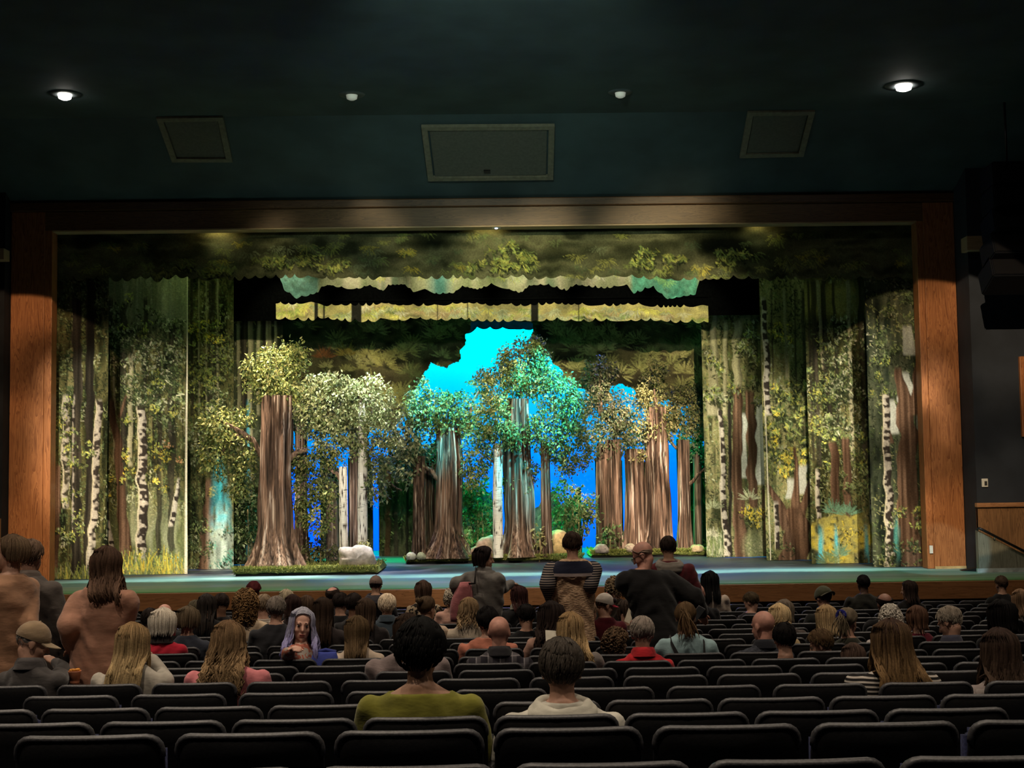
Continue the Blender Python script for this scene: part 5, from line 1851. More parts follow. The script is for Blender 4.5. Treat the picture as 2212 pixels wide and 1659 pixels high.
def add_hand(mb, w, d, up, side, k=1.0, curl=0.5):
    """palm, four bent fingers of different lengths and a thumb; w wrist, d direction, up back of the hand, side +1/-1 = thumb side"""
    d = d.normalized()
    up = (up - d * up.dot(d)).normalized()
    s = d.cross(up).normalized() * side
    M = Matrix((s, d, up)).transposed()
    mb.ellipsoid(w + d * 0.045 * k, (0.040 * k, 0.055 * k, 0.017 * k), M, 10, 7)
    for i, (off, ln) in enumerate(((0.030, 0.070), (0.010, 0.080), (-0.010, 0.074), (-0.029, 0.058))):
        a = w + d * 0.085 * k + s * off * k
        c1 = curl * 0.7
        b = a + (d * math.cos(c1) - up * math.sin(c1)) * ln * 0.5 * k
        c2 = curl * 1.8
        e = b + (d * math.cos(c2) - up * math.sin(c2)) * ln * 0.5 * k
        mb.capsule(a - d * 0.02 * k, 0.0095 * k, b, 0.0088 * k, 7)
        mb.capsule(b, 0.0088 * k, e, 0.0072 * k, 7)
    a = w + d * 0.03 * k + s * 0.032 * k
    b = a + (d * 0.6 + s * 0.7 - up * 0.25).normalized() * 0.036 * k
    mb.capsule(a, 0.013 * k, b, 0.0105 * k, 7)
    mb.capsule(b, 0.0105 * k, b + (d * 0.9 + s * 0.15 - up * 0.3).normalized() * 0.03 * k, 0.0085 * k, 7)


HC = Vector((0, -0.010, 0.030))       # hair / skull centre in the head frame
HA = (0.079, 0.099, 0.090)


def low_el(az, style):
    a = abs(az)
    short = ([0, 35, 60, 78, 92, 108, 125, 180], [36, 32, 12, -8, -6, -30, -44, -50])
    longer = ([0, 30, 48, 62, 92, 120, 180], [40, 36, 14, -30, -52, -60, -60])
    t = longer if style == 'long' else short
    return float(np.interp(a, *t))


def shell(mb, style, th, col, rng, M, rough=0.006, top_open=None, n_az=56, n_el=18, part=0.0, wavy=0.0):
    """closed cap of hair around the skull; top_open = bald crown above that elevation"""
    base = len(mb.v)
    nz = vnoise(n_el + 4, n_az + 1, 7, 26, rng)
    n2 = vnoise(n_el + 4, n_az + 1, 3, 9, rng)
    nz[:, -1], n2[:, -1] = nz[:, 0], n2[:, 0]
    rows = []
    for i in range(n_el + 2):
        row = []
        for j in range(n_az):
            az = -180 + 360.0 * j / n_az
            lo = low_el(az, style)
            hi = 89.0 if top_open is None else max(lo + 4, top_open - 22 * math.cos(math.radians(az)) ** 2 * (1 if abs(az) > 90 else -1.2))
            f = min(1.0, max(0.0, (i - (1 if top_open is not None else 0)) / (n_el - 1)))
            el = hi + (lo - hi) * f
            e, a = math.radians(el), math.radians(az)
            d = Vector((math.sin(a) * math.cos(e), math.cos(a) * math.cos(e), math.sin(e)))
            r = 1.0 / math.sqrt((d.x / HA[0]) ** 2 + (d.y / HA[1]) ** 2 + (d.z / HA[2]) ** 2)
            t = th * (0.75 + 0.5 * n2[i, j]) + rough * (nz[i, j] - 0.5) * 2
            if el < -10:
                r *= 1 - 0.10 * min(1, (-10 - el) / 40)
            fall = 1.0 - 0.35 * f ** 4
            rr = r + t * fall
            if i == n_el + 1 or (top_open is not None and i == 0):
                rr = r * 0.9
            row.append(HC + d * rr)
        rows.append(row)
    cols = []
    for i, row in enumerate(rows):
        for j, p in enumerate(row):
            mb.v.append(M @ p)
            k = 0.65 + 0.7 * nz[i, j]
            mb.c.append((col[0] * k, col[1] * k, col[2] * k))
    for i in range(len(rows) - 1):
        for j in range(n_az):
            a, b = base + i * n_az + j, base + i * n_az + (j + 1) % n_az
            mb.f.append((a, b, b + n_az, a + n_az))
    if top_open is None:
        mb.f.append(tuple(base + j for j in range(n_az)))


def lock(mb, pts, r, c1, c2, n=5, flat=0.6):
    k = len(pts)
    rad = [r * (0.35 + 0.65 * min(1, 3 * i / k)) * (1 - 0.75 * max(0, (i / (k - 1) - 0.6) / 0.4) ** 2) for i in range(k)]
    mb.tube(pts, rad, n, flat)
    for i in range(k):
        f = i / (k - 1)
        c = tuple(lerp(a, b, f) for a, b in zip(c1, c2))
        mb.c += [c] * n


def long_hair(mb, M, rng, n, ln, c1, c2, r=0.012, wave=0.0, freq=9, gather=0.0, side=0.0, body=None, azmax=150, th=0.012, splay=0.0):
    """locks from the parting over the skull and down; body = (shoulder z, rx, ry, cy) keeps them outside the torso"""
    for i in range(n):
        az = (rng.random() * 2 - 1) * azmax
        az = 180 - abs(az) * (1 if rng.random() < 0.5 else -1) if False else az + 180
        a = math.radians(az)
        pts = []
        ph, wv = rng.random() * 6, wave * (0.5 + rng.random())
        extra = th * (0.5 + rng.random())
        L = ln * (0.85 + 0.3 * rng.random())
        for el in (84, 60, 35, 10, -12):
            e = math.radians(el)
            d = Vector((math.sin(a) * math.cos(e), math.cos(a) * math.cos(e), math.sin(e)))
            rr = 1.0 / math.sqrt((d.x / HA[0]) ** 2 + (d.y / HA[1]) ** 2 + (d.z / HA[2]) ** 2) + extra * (0.15 if el > 80 else 0.5 if el > 50 else 1.0)
            pts.append(M @ (HC + d * rr))
        p = pts[-1].copy()
        hc = M @ HC
        k = max(4, int(L / 0.035))
        out = Vector((p.x - hc.x, p.y - hc.y, 0))
        for q in range(k):
            f = (q + 1) / k
            x = hc.x + out.x * (1 - gather * f + splay * f) + side * f * f
            y = hc.y + out.y * (1 - gather * f * 0.6 + splay * f * 0.3)
            z = p.z - L * f
            v = Vector((x, y, z))
            if wv:
                v += Vector((math.sin(freq * f + ph) * wv, math.cos(freq * f * 0.9 + ph) * wv * 0.6, 0)) * min(1, f * 2.5)
            if body and z < body[0] + 0.13:
                rx, ry, cy, cx = body[1], body[2], body[3], body[4]
                g = min(1.0, max(0.0, (body[0] + 0.13 - z) / 0.11))
                u = math.hypot((v.x - cx) / rx, (v.y - cy) / ry)
                if u < 1.0:
                    s = lerp(1.0, 1.0 / max(u, 0.25), g)
                    v.y = cy + (v.y - cy) * s if abs(v.y - cy) > 0.02 else cy - ry * g
                    if u < 0.5:
                        v.y = min(v.y, cy - ry * math.sqrt(max(0.0, 1 - ((v.x - cx) / rx) ** 2)) * g - 0.0) if v.y < cy else v.y
            pts.append(v)
        k1 = 0.55 + 0.9 * rng.random()
        k2 = 0.55 + 0.9 * rng.random()
        lock(mb, pts, r * (0.7 + 0.6 * rng.random()), tuple(v * k1 for v in c1), tuple(v * k2 for v in c2))


def curls(mb, M, rng, n, th, col, r=0.013, lowz=-0.12, bulk=1.0):
    for i in range(n):
        a, e = rng.random() * 2 * PI, math.asin(max(-0.95, 1 - 1.75 * rng.random()))
        d = Vector((math.sin(a) * math.cos(e), math.cos(a) * math.cos(e), math.sin(e)))
        if d.y > 0.35 and d.z < 0.45:
            continue
        rr = 1.0 / math.sqrt((d.x / HA[0]) ** 2 + (d.y / HA[1]) ** 2 + (d.z / HA[2]) ** 2) + th * (0.25 + 0.75 * rng.random() ** 0.5)
        p = HC + d * rr * bulk
        u, w = frame_axes(d)
        ph = rng.random() * 6
        pts = [M @ (p + u * math.cos(ph + t * 1.1) * r + w * math.sin(ph + t * 1.1) * r + Vector((0, 0, -0.006 * t)) + d * 0.002 * t) for t in range(9)]
        k = 0.45 + 1.1 * rng.random()
        c = tuple(v * k for v in col)
        mb.tube(pts, 0.0055 * (r / 0.013), 4)
        mb.c += [c] * (4 * 9)


def hair(kind, M, rng, col, col2=None, ln=0.3, th=0.014, parent=None, body=None, near=1, **kw):
    mb = MB()
    col2 = col2 or tuple(min(1, c * 1.5) for c in col)
    if kind == 'short':
        shell(mb, 'short', th, col, rng, M, 0.005 + th * 0.12)
        # short tufts lying on the shell
        for i in range(int(420 * near)):
            a, e = rng.random() * 2 * PI, math.radians(-38 + 122 * rng.random())
            az = (math.degrees(a) + 180) % 360 - 180
            if math.degrees(e) < low_el(az, 'short') + 6:
                continue
            P_ = []
            for q in range(5):
                ee = e - q * 0.095
                d = Vector((math.sin(a + 0.02 * q) * math.cos(ee), math.cos(a + 0.02 * q) * math.cos(ee), math.sin(ee)))
                rr = 1.0 / math.sqrt((d.x / HA[0]) ** 2 + (d.y / HA[1]) ** 2 + (d.z / HA[2]) ** 2) + th * (0.95 - 0.04 * q) + 0.002
                P_.append(M @ (HC + d * rr))
            k = 0.6 + 0.9 * rng.random()
            lock(mb, P_, 0.0032 + 0.09 * th * rng.random(), tuple(v * k for v in col), tuple(v * k for v in col2), 4)
    elif kind == 'fringe':
        shell(mb, 'short', th, col, rng, M, 0.004, top_open=kw.get('open', 38))
    elif kind in ('long', 'bob'):
        shell(mb, 'long', th, col, rng, M, 0.005)
        long_hair(mb, M, rng, int((150 if kind == 'long' else 125) * near), ln, col, col2, kw.get('r', 0.013) * 0.72, kw.get('wave', 0.0), kw.get('freq', 9), kw.get('gather', 0.1), kw.get('side', 0.0), body, kw.get('azmax', 128), th, kw.get('splay', 0.0))
    elif kind == 'curly':
        shell(mb, 'long' if ln > 0.1 else 'short', th * 0.55, tuple(c * 0.5 for c in col), rng, M, 0.006)
        curls(mb, M, rng, int(420 * near), th, col, kw.get('r', 0.013), bulk=1.0)
        if ln > 0.1:
            for q in range(3):
                M2 = M @ Matrix.Translation((0, -0.025, -0.045 * (q + 1)))
                curls(mb, M2, rng, int(170 * near), th * 0.8, col, 0.013, bulk=0.92)
    elif kind in ('ponytail', 'bun'):
        shell(mb, 'short', th, col, rng, M, 0.004)
        kz = M @ (HC + Vector((0, -0.115, kw.get('kz', 0.03))))
        if kind == 'bun':
            for i in range(60):
                d = Vector(rng.normal(size=3)).normalized()
                u, w = frame_axes(d)
                pts = [kz + (d * math.cos(t * 0.5) + u * math.sin(t * 0.5)) * 0.038 for t in range(6)]
                k = 0.6 + 0.8 * rng.random()
                lock(mb, pts, 0.008, tuple(v * k for v in col), tuple(v * k for v in col2), 4)
        else:
            for i in range(int(50 * near)):
                L = ln * (0.75 + 0.4 * rng.random())
                o = Vector(rng.normal(size=3)) * 0.012
                wx, ph = rng.normal() * 0.03, rng.random() * 6
                pts = []
                for q in range(9):
                    f = q / 8
                    pts.append(kz + o + Vector((wx * f + math.sin(f * 5 + ph) * 0.010 + kw.get('side', 0) * f, -0.05 * math.sin(min(1, f * 1.6) * PI * 0.6) + 0.02 * f, 0.02 * math.sin(f * PI) - L * f ** 1.15)))
                k = 0.55 + 0.9 * rng.random()
                lock(mb, pts, 0.0065, tuple(v * k for v in col), tuple(v * k for v in col2), 5)
    return mb.build('hair', hair_m, parent, True, True) if mb.v else None


def cap_hat(M, parent, col, brim_col, yaw=0.0, tilt=0.0, k=1.0, strap=True):
    R = M @ Matrix.Translation(HC) @ Matrix.Rotation(-math.radians(yaw), 4, 'Z') @ Matrix.Rotation(math.radians(tilt), 4, 'X')
    a = (0.089 * k, 0.109 * k, 0.104 * k)
    mb = MB()
    n = 36
    els = [2, 12, 25, 40, 55, 70, 82, 89]
    for el in [0] + els:
        for j in range(n):
            az, e = 2 * PI * j / n, math.radians(el)
            s = 0.96 if el == 0 else 1.0
            seam = 1 + 0.006 * (abs(math.sin(az * 3)) < 0.12)
            mb.v.append(R @ Vector((a[0] * s * math.sin(az) * math.cos(e) * seam, a[1] * s * math.cos(az) * math.cos(e) * seam, a[2] * math.sin(e) - (0.014 if el == 0 else 0))))
    for i in range(len(els)):
        for j in range(n):
            p, q = i * n + j, i * n + (j + 1) % n
            mb.f.append((p, q, q + n, p + n))
    mb.f.append(tuple(len(els) * n + j for j in range(n)))
    c = mb.build('cap_crown', cloth_mat('plain', col), parent)
    mb = MB()
    for (dz, fl) in ((0.0, 0), (-0.005, 1)):
        for i in range(5):
            f = i / 4
            for j in range(15):
                az = math.radians(-62 + 124 * j / 14)
                out = 0.075 * f * math.cos(az * 1.15) ** 0.6 if abs(az) < 1.35 else 0
                x, y = a[0] * math.sin(az) * (1 - 0.06 * f), a[1] * math.cos(az) + out
                mb.v.append(R @ Vector((x, y, 0.004 + dz - 0.012 * f - 0.25 * x * x / 0.09)))
    o = 75
    for i in range(4):
        for j in range(14):
            p = i * 15 + j
            mb.f.append((p, p + 1, p + 16, p + 15))
            mb.f.append((o + p, o + p + 15, o + p + 16, o + p + 1))
    for j in range(14):
        p = 60 + j
        mb.f.append((p, p + 1, o + p + 1, o + p))
    b = mb.build('cap_brim', cloth_mat('plain', brim_col), parent)
    mb = MB()
    mb.ellipsoid(R @ Vector((0, 0, a[2])), (0.009, 0.009, 0.005), None, 8, 5)
    mb.build('cap_button', cloth_mat('plain', brim_col), parent)
    return c


PEOPLE_N = [0]


def person(label, px, top, d, pose='sit', yaw=0, pitch=8, roll=0, body=0, sw=0.195, lean=-0.10, side=0.0, skin=FAIR, hs=1.0,
           top_mat=None, sleeves='long', collar=None, hairs=None, cap=None, arms=None, vox=None, face=False, glasses=False,
           legs=None, depth=0.115, group=None, neckline=0.0, coat=0.0, hood=None, strap=None, bulk=1.0, eyes=False, brows=(0.03, 0.02, 0.015), x_off=0.0, hipdx=0.0, cuffs=None):
    """one continuous body with clothing and hair as children; px, top: photo pixel of the top of the head at distance d"""
    PEOPLE_N[0] += 1
    rng = np.random.default_rng(1000 + PEOPLE_N[0] * 17)
    tp = at(px, top, d)
    fl = floor_z(d)
    H = tp.z - fl
    near = 1.0 if d < 9.5 else (0.75 if d < 13 else 0.55)
    v_b = vox or (0.010 if d < 9.5 else 0.013)
    v_c = 0.014 if d < 9.5 else 0.018
    B = Matrix.Rotation(-math.radians(body), 3, 'Z')
    hh = 0.235 * hs                                  # chin to crown
    # local frame: z = 0 at the floor under the hips
    seat = 0.47 if pose == 'sit' else None
    zsh = H - hh - 0.075 * hs + 0.0                  # shoulder height
    if pose == 'sit':
        zhip = 0.50
        hip_y = 0.0
    else:
        zhip = H * 0.52
        hip_y = 0.0
    ln = zsh - zhip
    # head position from the pixel; hips follow from the lean
    head_c_w = Vector((tp.x, tp.y, tp.z - 0.118 * hs))
    sh_c = Vector((side * ln, lean * ln, zsh))       # local, before body yaw (lean is in world axes)
    org = Vector((tp.x - sh_c.x + x_off, tp.y - sh_c.y - 0.02, fl))
    neck_top = Vector((head_c_w.x - org.x, head_c_w.y - org.y, head_c_w.z - fl))
    Mh = Matrix.Translation(neck_top) @ Matrix.Rotation(-math.radians(yaw), 4, 'Z') @ Matrix.Rotation(-math.radians(pitch), 4, 'X') @ Matrix.Rotation(math.radians(roll), 4, 'Y') @ Matrix.Scale(hs, 4)
    # after pitching the crown moves: re-seat so that the highest point stays at the pixel
    up_pt = max(((Mh @ (HC + Vector((HA[0] * math.sin(a) * math.cos(e), HA[1] * math.cos(a) * math.cos(e), HA[2] * math.sin(e))))) for a in np.linspace(0, 6.28, 16) for e in np.linspace(-1.5, 1.5, 13)), key=lambda p: p.z)
    Mh = Matrix.Translation(Vector((0, 0, (tp.z - fl - 0.010) - up_pt.z))) @ Mh

    def lc(p):                                       # torso point: twist with the body yaw about the leaning axis
        f = (p[2] - zhip) / max(ln, 0.01)
        f = min(1.1, max(0.0, f))
        c = Vector((sh_c.x * f, sh_c.y * f, 0))
        q = B @ Vector((p[0], p[1], 0))
        return Vector((c.x + q.x, c.y + q.y, p[2]))

    def torso(mb, inf):
        rows = [(0, 0.00, zhip - 0.06, 0.150, 0.105), (0, 0.0, zhip, 0.178, 0.122), (0, 0, zhip + 0.12 * ln / 0.5, 0.165 * bulk, 0.118 * bulk), (0, 0, zhip + 0.26 * ln / 0.5, sw * 0.80 * bulk, depth * bulk),
                (0, 0, zsh - 0.13, sw * 0.94 * (0.5 + 0.5 * bulk), depth * 1.02), (0, -0.005, zsh - 0.06, sw * 0.96, depth * 0.86), (0, -0.01, zsh - 0.01, sw * 0.80, depth * 0.68), (0, -0.012, zsh + 0.03, sw * 0.47, depth * 0.56), (0, -0.01, zsh + 0.058, 0.064, 0.066)]
        n = 22
        base = len(mb.v)
        for (cx, cy, z, rx, ry) in rows:
            for j in range(n):
                a = 2 * PI * j / n
                mb.v.append(lc((cx + (rx + inf) * math.cos(a), cy + (ry + inf) * math.sin(a), z)))
        for i in range(len(rows) - 1):
            for j in range(n):
                p, q = base + i * n + j, base + i * n + (j + 1) % n
                mb.f.append((p, q, q + n, p + n))
        mb.f.append(tuple(base + j for j in range(n))[::-1])
        mb.f.append(tuple(base + (len(rows) - 1) * n + j for j in range(n)))

    shp = [lc((-sw + 0.028, -0.005, zsh - 0.055)), lc((sw - 0.028, -0.005, zsh - 0.055))]
    jt = []
    for s in (0, 1):
        sg = -1 if s == 0 else 1
        if arms and arms[s]:
            E, Wr = arms[s]
            el = Vector((at(E[0], E[1], d + E[2]))) - org if len(E) == 3 else Vector(E[:3])
            wr = Vector((at(Wr[0], Wr[1], d + Wr[2]))) - org if len(Wr) == 3 else Vector(Wr[:3])
        elif pose == 'sit':
            el = lc((sg * (sw + 0.045), 0.06, max(zsh - 0.31, zhip + 0.10)))
            wr = lc((sg * 0.10, 0.34, zhip + 0.16))
        else:
            el = lc((sg * (sw + 0.055), 0.0, zsh - 0.32))
            wr = lc((sg * (sw + 0.02), 0.10, zsh - 0.55))
        jt.append((shp[s], el, wr))

    def arm(mb, s, inf, to_wrist=True, frac=1.0):
        a, b, c = jt[s]
        mb.capsule(a, 0.050 + inf, b, 0.040 + inf)
        e = b.lerp(c, frac)
        if frac > 0:
            mb.capsule(b, 0.040 + inf, e, lerp(0.040, 0.028, frac) + inf)

    # body
    mb = MB()
    torso(mb, -0.004)
    for s in (0, 1):
        arm(mb, s, 0.0)
        a, b, c = jt[s]
        add_hand(mb, c, (c - b), Vector((0, 0, 1)) if abs((c - b).normalized().z) < 0.8 else Vector((0, 1, 0)), -1 if s == 0 else 1, 1.0, 0.5)
    if pose == 'sit':
        knees = [B @ Vector((sg * 0.11, 0.43, zhip + 0.03)) for sg in (-1, 1)]
        feet = [B @ Vector((sg * 0.12, 0.40, 0.06)) for sg in (-1, 1)]
        hips = [B @ Vector((sg * 0.09, 0.02, zhip + 0.005)) for sg in (-1, 1)]
    else:
        hips = [B @ Vector((sg * 0.085 + hipdx, 0, zhip)) for sg in (-1, 1)]
        knees = [B @ Vector((sg * 0.095 + hipdx, 0.02, zhip * 0.52)) for sg in (-1, 1)]
        feet = [B @ Vector((sg * 0.105 + hipdx, -0.02, 0.06)) for sg in (-1, 1)]
    for h_, k_, f_ in zip(hips, knees, feet):
        mb.capsule(h_, 0.078, k_, 0.052, 10)
        mb.capsule(k_, 0.052, f_, 0.036, 10)
    # head and neck
    nb = lc((0, -0.012, zsh + 0.02))
    mb.capsule(nb, 0.058, Mh @ Vector((0, -0.022, -0.055)), 0.052 * hs, 14)
    R3 = Mh.to_3x3()

    def he(c, r, nu=14, nv=9):
        mb.ellipsoid(Mh @ Vector(c), r, R3, nu, nv)

    def hcap(a, ra, b_, rb):
        mb.capsule(Mh @ Vector(a), ra * hs, Mh @ Vector(b_), rb * hs, 8)

    he((0, -0.012, 0.030), (0.076, 0.096, 0.086), 20, 13)
    he((0, 0.028, -0.030), (0.062, 0.064, 0.086), 18, 12)
    he((0, 0.045, -0.080), (0.043, 0.044, 0.034))
    hcap((0, 0.088, 0.008), 0.008, (0, 0.108, -0.028), 0.0125)
    hcap((-0.034, 0.080, 0.020), 0.011, (0.034, 0.080, 0.020), 0.011)
    he((-0.034, 0.062, -0.032), (0.022, 0.024, 0.022))
    he((0.034, 0.062, -0.032), (0.022, 0.024, 0.022))
    hcap((-0.018, 0.088, -0.062), 0.007, (0.018, 0.088, -0.062), 0.007)
    hcap((-0.015, 0.086, -0.073), 0.0075, (0.015, 0.086, -0.073), 0.0075)
    he((0, 0.080, -0.100), (0.018, 0.016, 0.015))
    for sg in (-1, 1):
        he((sg * 0.077, -0.008, -0.008), (0.010, 0.021, 0.032), 10, 8)
        he((sg * 0.080, -0.004, -0.034), (0.007, 0.010, 0.010), 8, 6)
    if not face:
        v_b2 = v_b
    else:
        v_b2 = 0.0075
    me = remesh(mb, v_b2, 2, 'person')
    root = link_mesh('person', me, skin_mat(skin))
    root.location = org
    # clothing
    tm = top_mat or cloth_mat('plain', (0.02, 0.02, 0.022))
    mb = MB()
    torso(mb, 0.012 + coat)
    fr = {'long': 0.96, 'short': 0.0, 'none': -1}[sleeves]
    for s in (0, 1):
        if fr >= 0:
            a, b, c = jt[s]
            if sleeves == 'short':
                mb.capsule(a, 0.068 + coat, a.lerp(b, 0.62), 0.062 + coat)
            else:
                mb.capsule(a, 0.064 + coat, b, 0.053 + coat)
                mb.capsule(b, 0.053 + coat, b.lerp(c, 0.95), 0.040 + coat * 0.7)
    if coat and pose == 'stand':
        rows = [(0, 0, zhip - 0.40, 0.215 + coat, 0.16 + coat), (0, 0, zhip - 0.2, 0.205 + coat, 0.15 + coat), (0, 0, zhip, 0.19 + coat, 0.135 + coat), (0, 0, zhip + 0.15, 0.18 + coat, 0.128 + coat)]
        base, n = len(mb.v), 22
        for (cx, cy, z, rx, ry) in rows:
            for j in range(n):
                a = 2 * PI * j / n
                mb.v.append(lc((cx + rx * math.cos(a), cy + ry * math.sin(a), max(z, zhip))) + Vector((0, 0, min(0, z - zhip))))
        for i in range(len(rows) - 1):
            for j in range(n):
                p, q = base + i * n + j, base + i * n + (j + 1) % n
                mb.f.append((p, q, q + n, p + n))
        mb.f.append(tuple(base + j for j in range(n))[::-1])
        mb.f.append(tuple(base + (len(rows) - 1) * n + j for j in range(n)))
    me = remesh(mb, v_c, 3, 'top')
    # neckline: lower the cloth round the neck; creases along the body
    co = np.empty(len(me.vertices) * 3, np.float32)
    me.vertices.foreach_get('co', co)
    co = co.reshape(-1, 3)
    nr = np.empty(len(me.vertices) * 3, np.float32)
    me.vertices.foreach_get('normal', nr)
    nr = nr.reshape(-1, 3)
    r1 = rng.random(6) * 6
    cr = np.sin(co[:, 2] * 46 + 7 * np.sin(co[:, 0] * 9 + r1[0]) + r1[1]) * np.sin(co[:, 0] * 14 + r1[2]) + 0.8 * np.sin(co[:, 0] * 38 + co[:, 2] * 18 + r1[3]) * np.sin(co[:, 2] * 11 + r1[4])
    cr = cr + 0.9 * np.sin(co[:, 2] * 21 + co[:, 0] * 26 * np.sign(co[:, 0] + 0.001) + r1[5] + 3 * np.sin(co[:, 1] * 8))
    co += nr * (cr * (0.0042 if d < 9.5 else 0.0055))[:, None]
    ztop = zsh + 0.05 - neckline
    nd = np.hypot(co[:, 0] - nb.x, co[:, 1] - nb.y)
    cap_z = ztop - np.clip((nd - 0.05) / 0.12, 0, 1) * 0.0
    co[:, 2] = np.where((co[:, 2] > cap_z) & (nd < 0.13), cap_z + (co[:, 2] - cap_z) * 0.15, co[:, 2])
    me.vertices.foreach_set('co', co.ravel())
    me.update()
    tob = link_mesh('top', me, tm, root)
    if collar:
        mb = MB()
        n = 18
        for (z, r, s_) in ((0.0, 0.080, 0), (0.045, 0.072, 0), (0.055, 0.078, 0), (0.03, 0.092, 0), (-0.015, 0.105, 0)):
            for j in range(n):
                a = 2 * PI * j / n
                mb.v.append(nb + Vector((r * math.cos(a), r * math.sin(a) * 0.95, z + 0.012 - 0.012 * math.sin(a))))
        for i in range(4):
            for j in range(n):
                p, q = i * n + j, i * n + (j + 1) % n
                mb.f.append((p, q, q + n, p + n))
        mb.build('collar', collar if not isinstance(collar, tuple) else cloth_mat('plain', collar), root)
    if hood:
        mb = MB()
        for (dz, r, ry, w) in ((0.015, 0.105, 0.105, 0.026), (-0.015, 0.125, 0.118, 0.032), (-0.05, 0.115, 0.125, 0.034)):
            pts = []
            for j in range(25):
                a = 2 * PI * j / 24
                pts.append(nb + Vector((r * math.sin(a), -0.012 - ry * math.cos(a) * (1.0 if math.cos(a) > 0 else 0.6), dz - 0.020 * math.cos(a) + 0.004 * math.sin(a * 5))))
            mb.tube(pts, w, 8)
        me2 = remesh(mb, 0.010, 3, 'hood')
        link_mesh('hood', me2, hood if not isinstance(hood, tuple) else cloth_mat('plain', hood), root)
    # trousers
    mb = MB()
    for h_, k_, f_ in zip(hips, knees, feet):
        mb.capsule(h_, 0.092, k_, 0.064, 10)
        mb.capsule(k_, 0.064, f_ + Vector((0, 0, 0.03)), 0.055, 10)
    mb.rings([(hips[0].x * 0.5 + hips[1].x * 0.5, 0.0, zhip - 0.09, 0.15, 0.11), ((hips[0].x + hips[1].x) / 2, 0, zhip + 0.06, 0.17, 0.12)], 16)
    link_mesh('trousers', remesh(mb, 0.022, 2, 'trousers'), legs or denim, root)
    mb = MB()
    for f_ in feet:
        q = B @ Vector((0, 1, 0))
        mb.capsule(Vector((f_.x, f_.y, 0.045)) - q * 0.03, 0.042, Vector((f_.x, f_.y, 0.036)) + q * 0.15, 0.034, 8)
    mb.build('shoes', mat('dark_shoe_leather', (0.015, 0.012, 0.010), 0.5), root)
    # hair
    torso_b = (zsh, sw + 0.03, depth + 0.04, sh_c.y - 0.0)
    torso_b = (zsh, sw * 1.05 + 0.02 + coat, depth + 0.035 + coat, sh_c.y * 0.9, sh_c.x * 0.9)
    if hairs:
        k = dict(hairs)
        kind = k.pop('kind')
        hair(kind, Mh, rng, parent=root, body=torso_b, near=k.pop('near', near), **k)
    if cap:
        cap_hat(Mh, root, **cap)
    if eyes:
        mb = MB()
        for sg in (-1, 1):
            mb.ellipsoid(Mh @ Vector((sg * 0.030, 0.0785, 0.003)), (0.0115 * hs, 0.011 * hs, 0.0055 * hs), R3, 10, 8)
        mb.build('eye_whites', mat('eye_white', (0.36, 0.32, 0.29), 0.3, 0.03), root)
        mb = MB()
        for sg in (-1, 1):
            mb.ellipsoid(Mh @ Vector((sg * 0.030, 0.0875, 0.003)), (0.0065 * hs, 0.0040 * hs, 0.0056 * hs), R3, 10, 8)
        mb.build('irises', mat('dark_iris', (0.012, 0.008, 0.006), 0.2, 0.03), root)
        mb = MB()
        for sg in (-1, 1):
            mb.capsule(Mh @ Vector((sg * 0.017, 0.0905, 0.027)), 0.0026, Mh @ Vector((sg * 0.046, 0.080, 0.026)), 0.0020, 6)
        mb.build('eyebrows', mat('brow_hair_%d' % int(brows[0] * 999), brows, 0.8, 0.1), root)
        mb = MB()
        mb.capsule(Mh @ Vector((-0.017, 0.0925, -0.062)), 0.0055, Mh @ Vector((0.017, 0.0925, -0.062)), 0.0055, 7)
        mb.capsule(Mh @ Vector((-0.014, 0.0915, -0.073)), 0.006, Mh @ Vector((0.014, 0.0915, -0.073)), 0.006, 7)
        mb.build('lips', mat('lip_skin', (0.30, 0.085, 0.075), 0.45, 0.05), root)
    if glasses:
        mb = MB()
        for sg in (-1, 1):
            c = Vector((sg * 0.033, 0.104, 0.002))
            mb.tube([Mh @ (c + Vector((0.024 * math.cos(a), 0, 0.018 * math.sin(a)))) for a in np.linspace(0, 2 * PI, 15)], 0.0026, 5)
            mb.tube([Mh @ Vector((sg * 0.057, 0.103, 0.006)), Mh @ Vector((sg * 0.080, 0.05, 0.006)), Mh @ Vector((sg * 0.086, -0.02, 0.0)), Mh @ Vector((sg * 0.084, -0.035, -0.012))], 0.0026, 5)
        mb.tube([Mh @ Vector((-0.010, 0.106, 0.006)), Mh @ Vector((0.010, 0.106, 0.006))], 0.0026, 5)
        mb.build('glasses', mat('black_glasses_frame', (0.01, 0.01, 0.01), 0.3), root)
    tag(root, label, 'person', group)
    PEOPLE.append((org, d, label, jt, Mh, root, zsh, sh_c))
    return root


PEOPLE = []

# ------------------------------------------------------------------ the audience
K = cloth_mat
BLK, BRN, DBR, GRY, WHT, BLD = (0.006, 0.005, 0.005), (0.060, 0.034, 0.018), (0.022, 0.013, 0.009), (0.20, 0.18, 0.165), (0.48, 0.45, 0.40), (0.30, 0.20, 0.09)


def row(i, off=0.26):
    return ROW_D[i] + off


def S(label, px, top, r, **k):
    return person(label, px, top, row(r), **k)


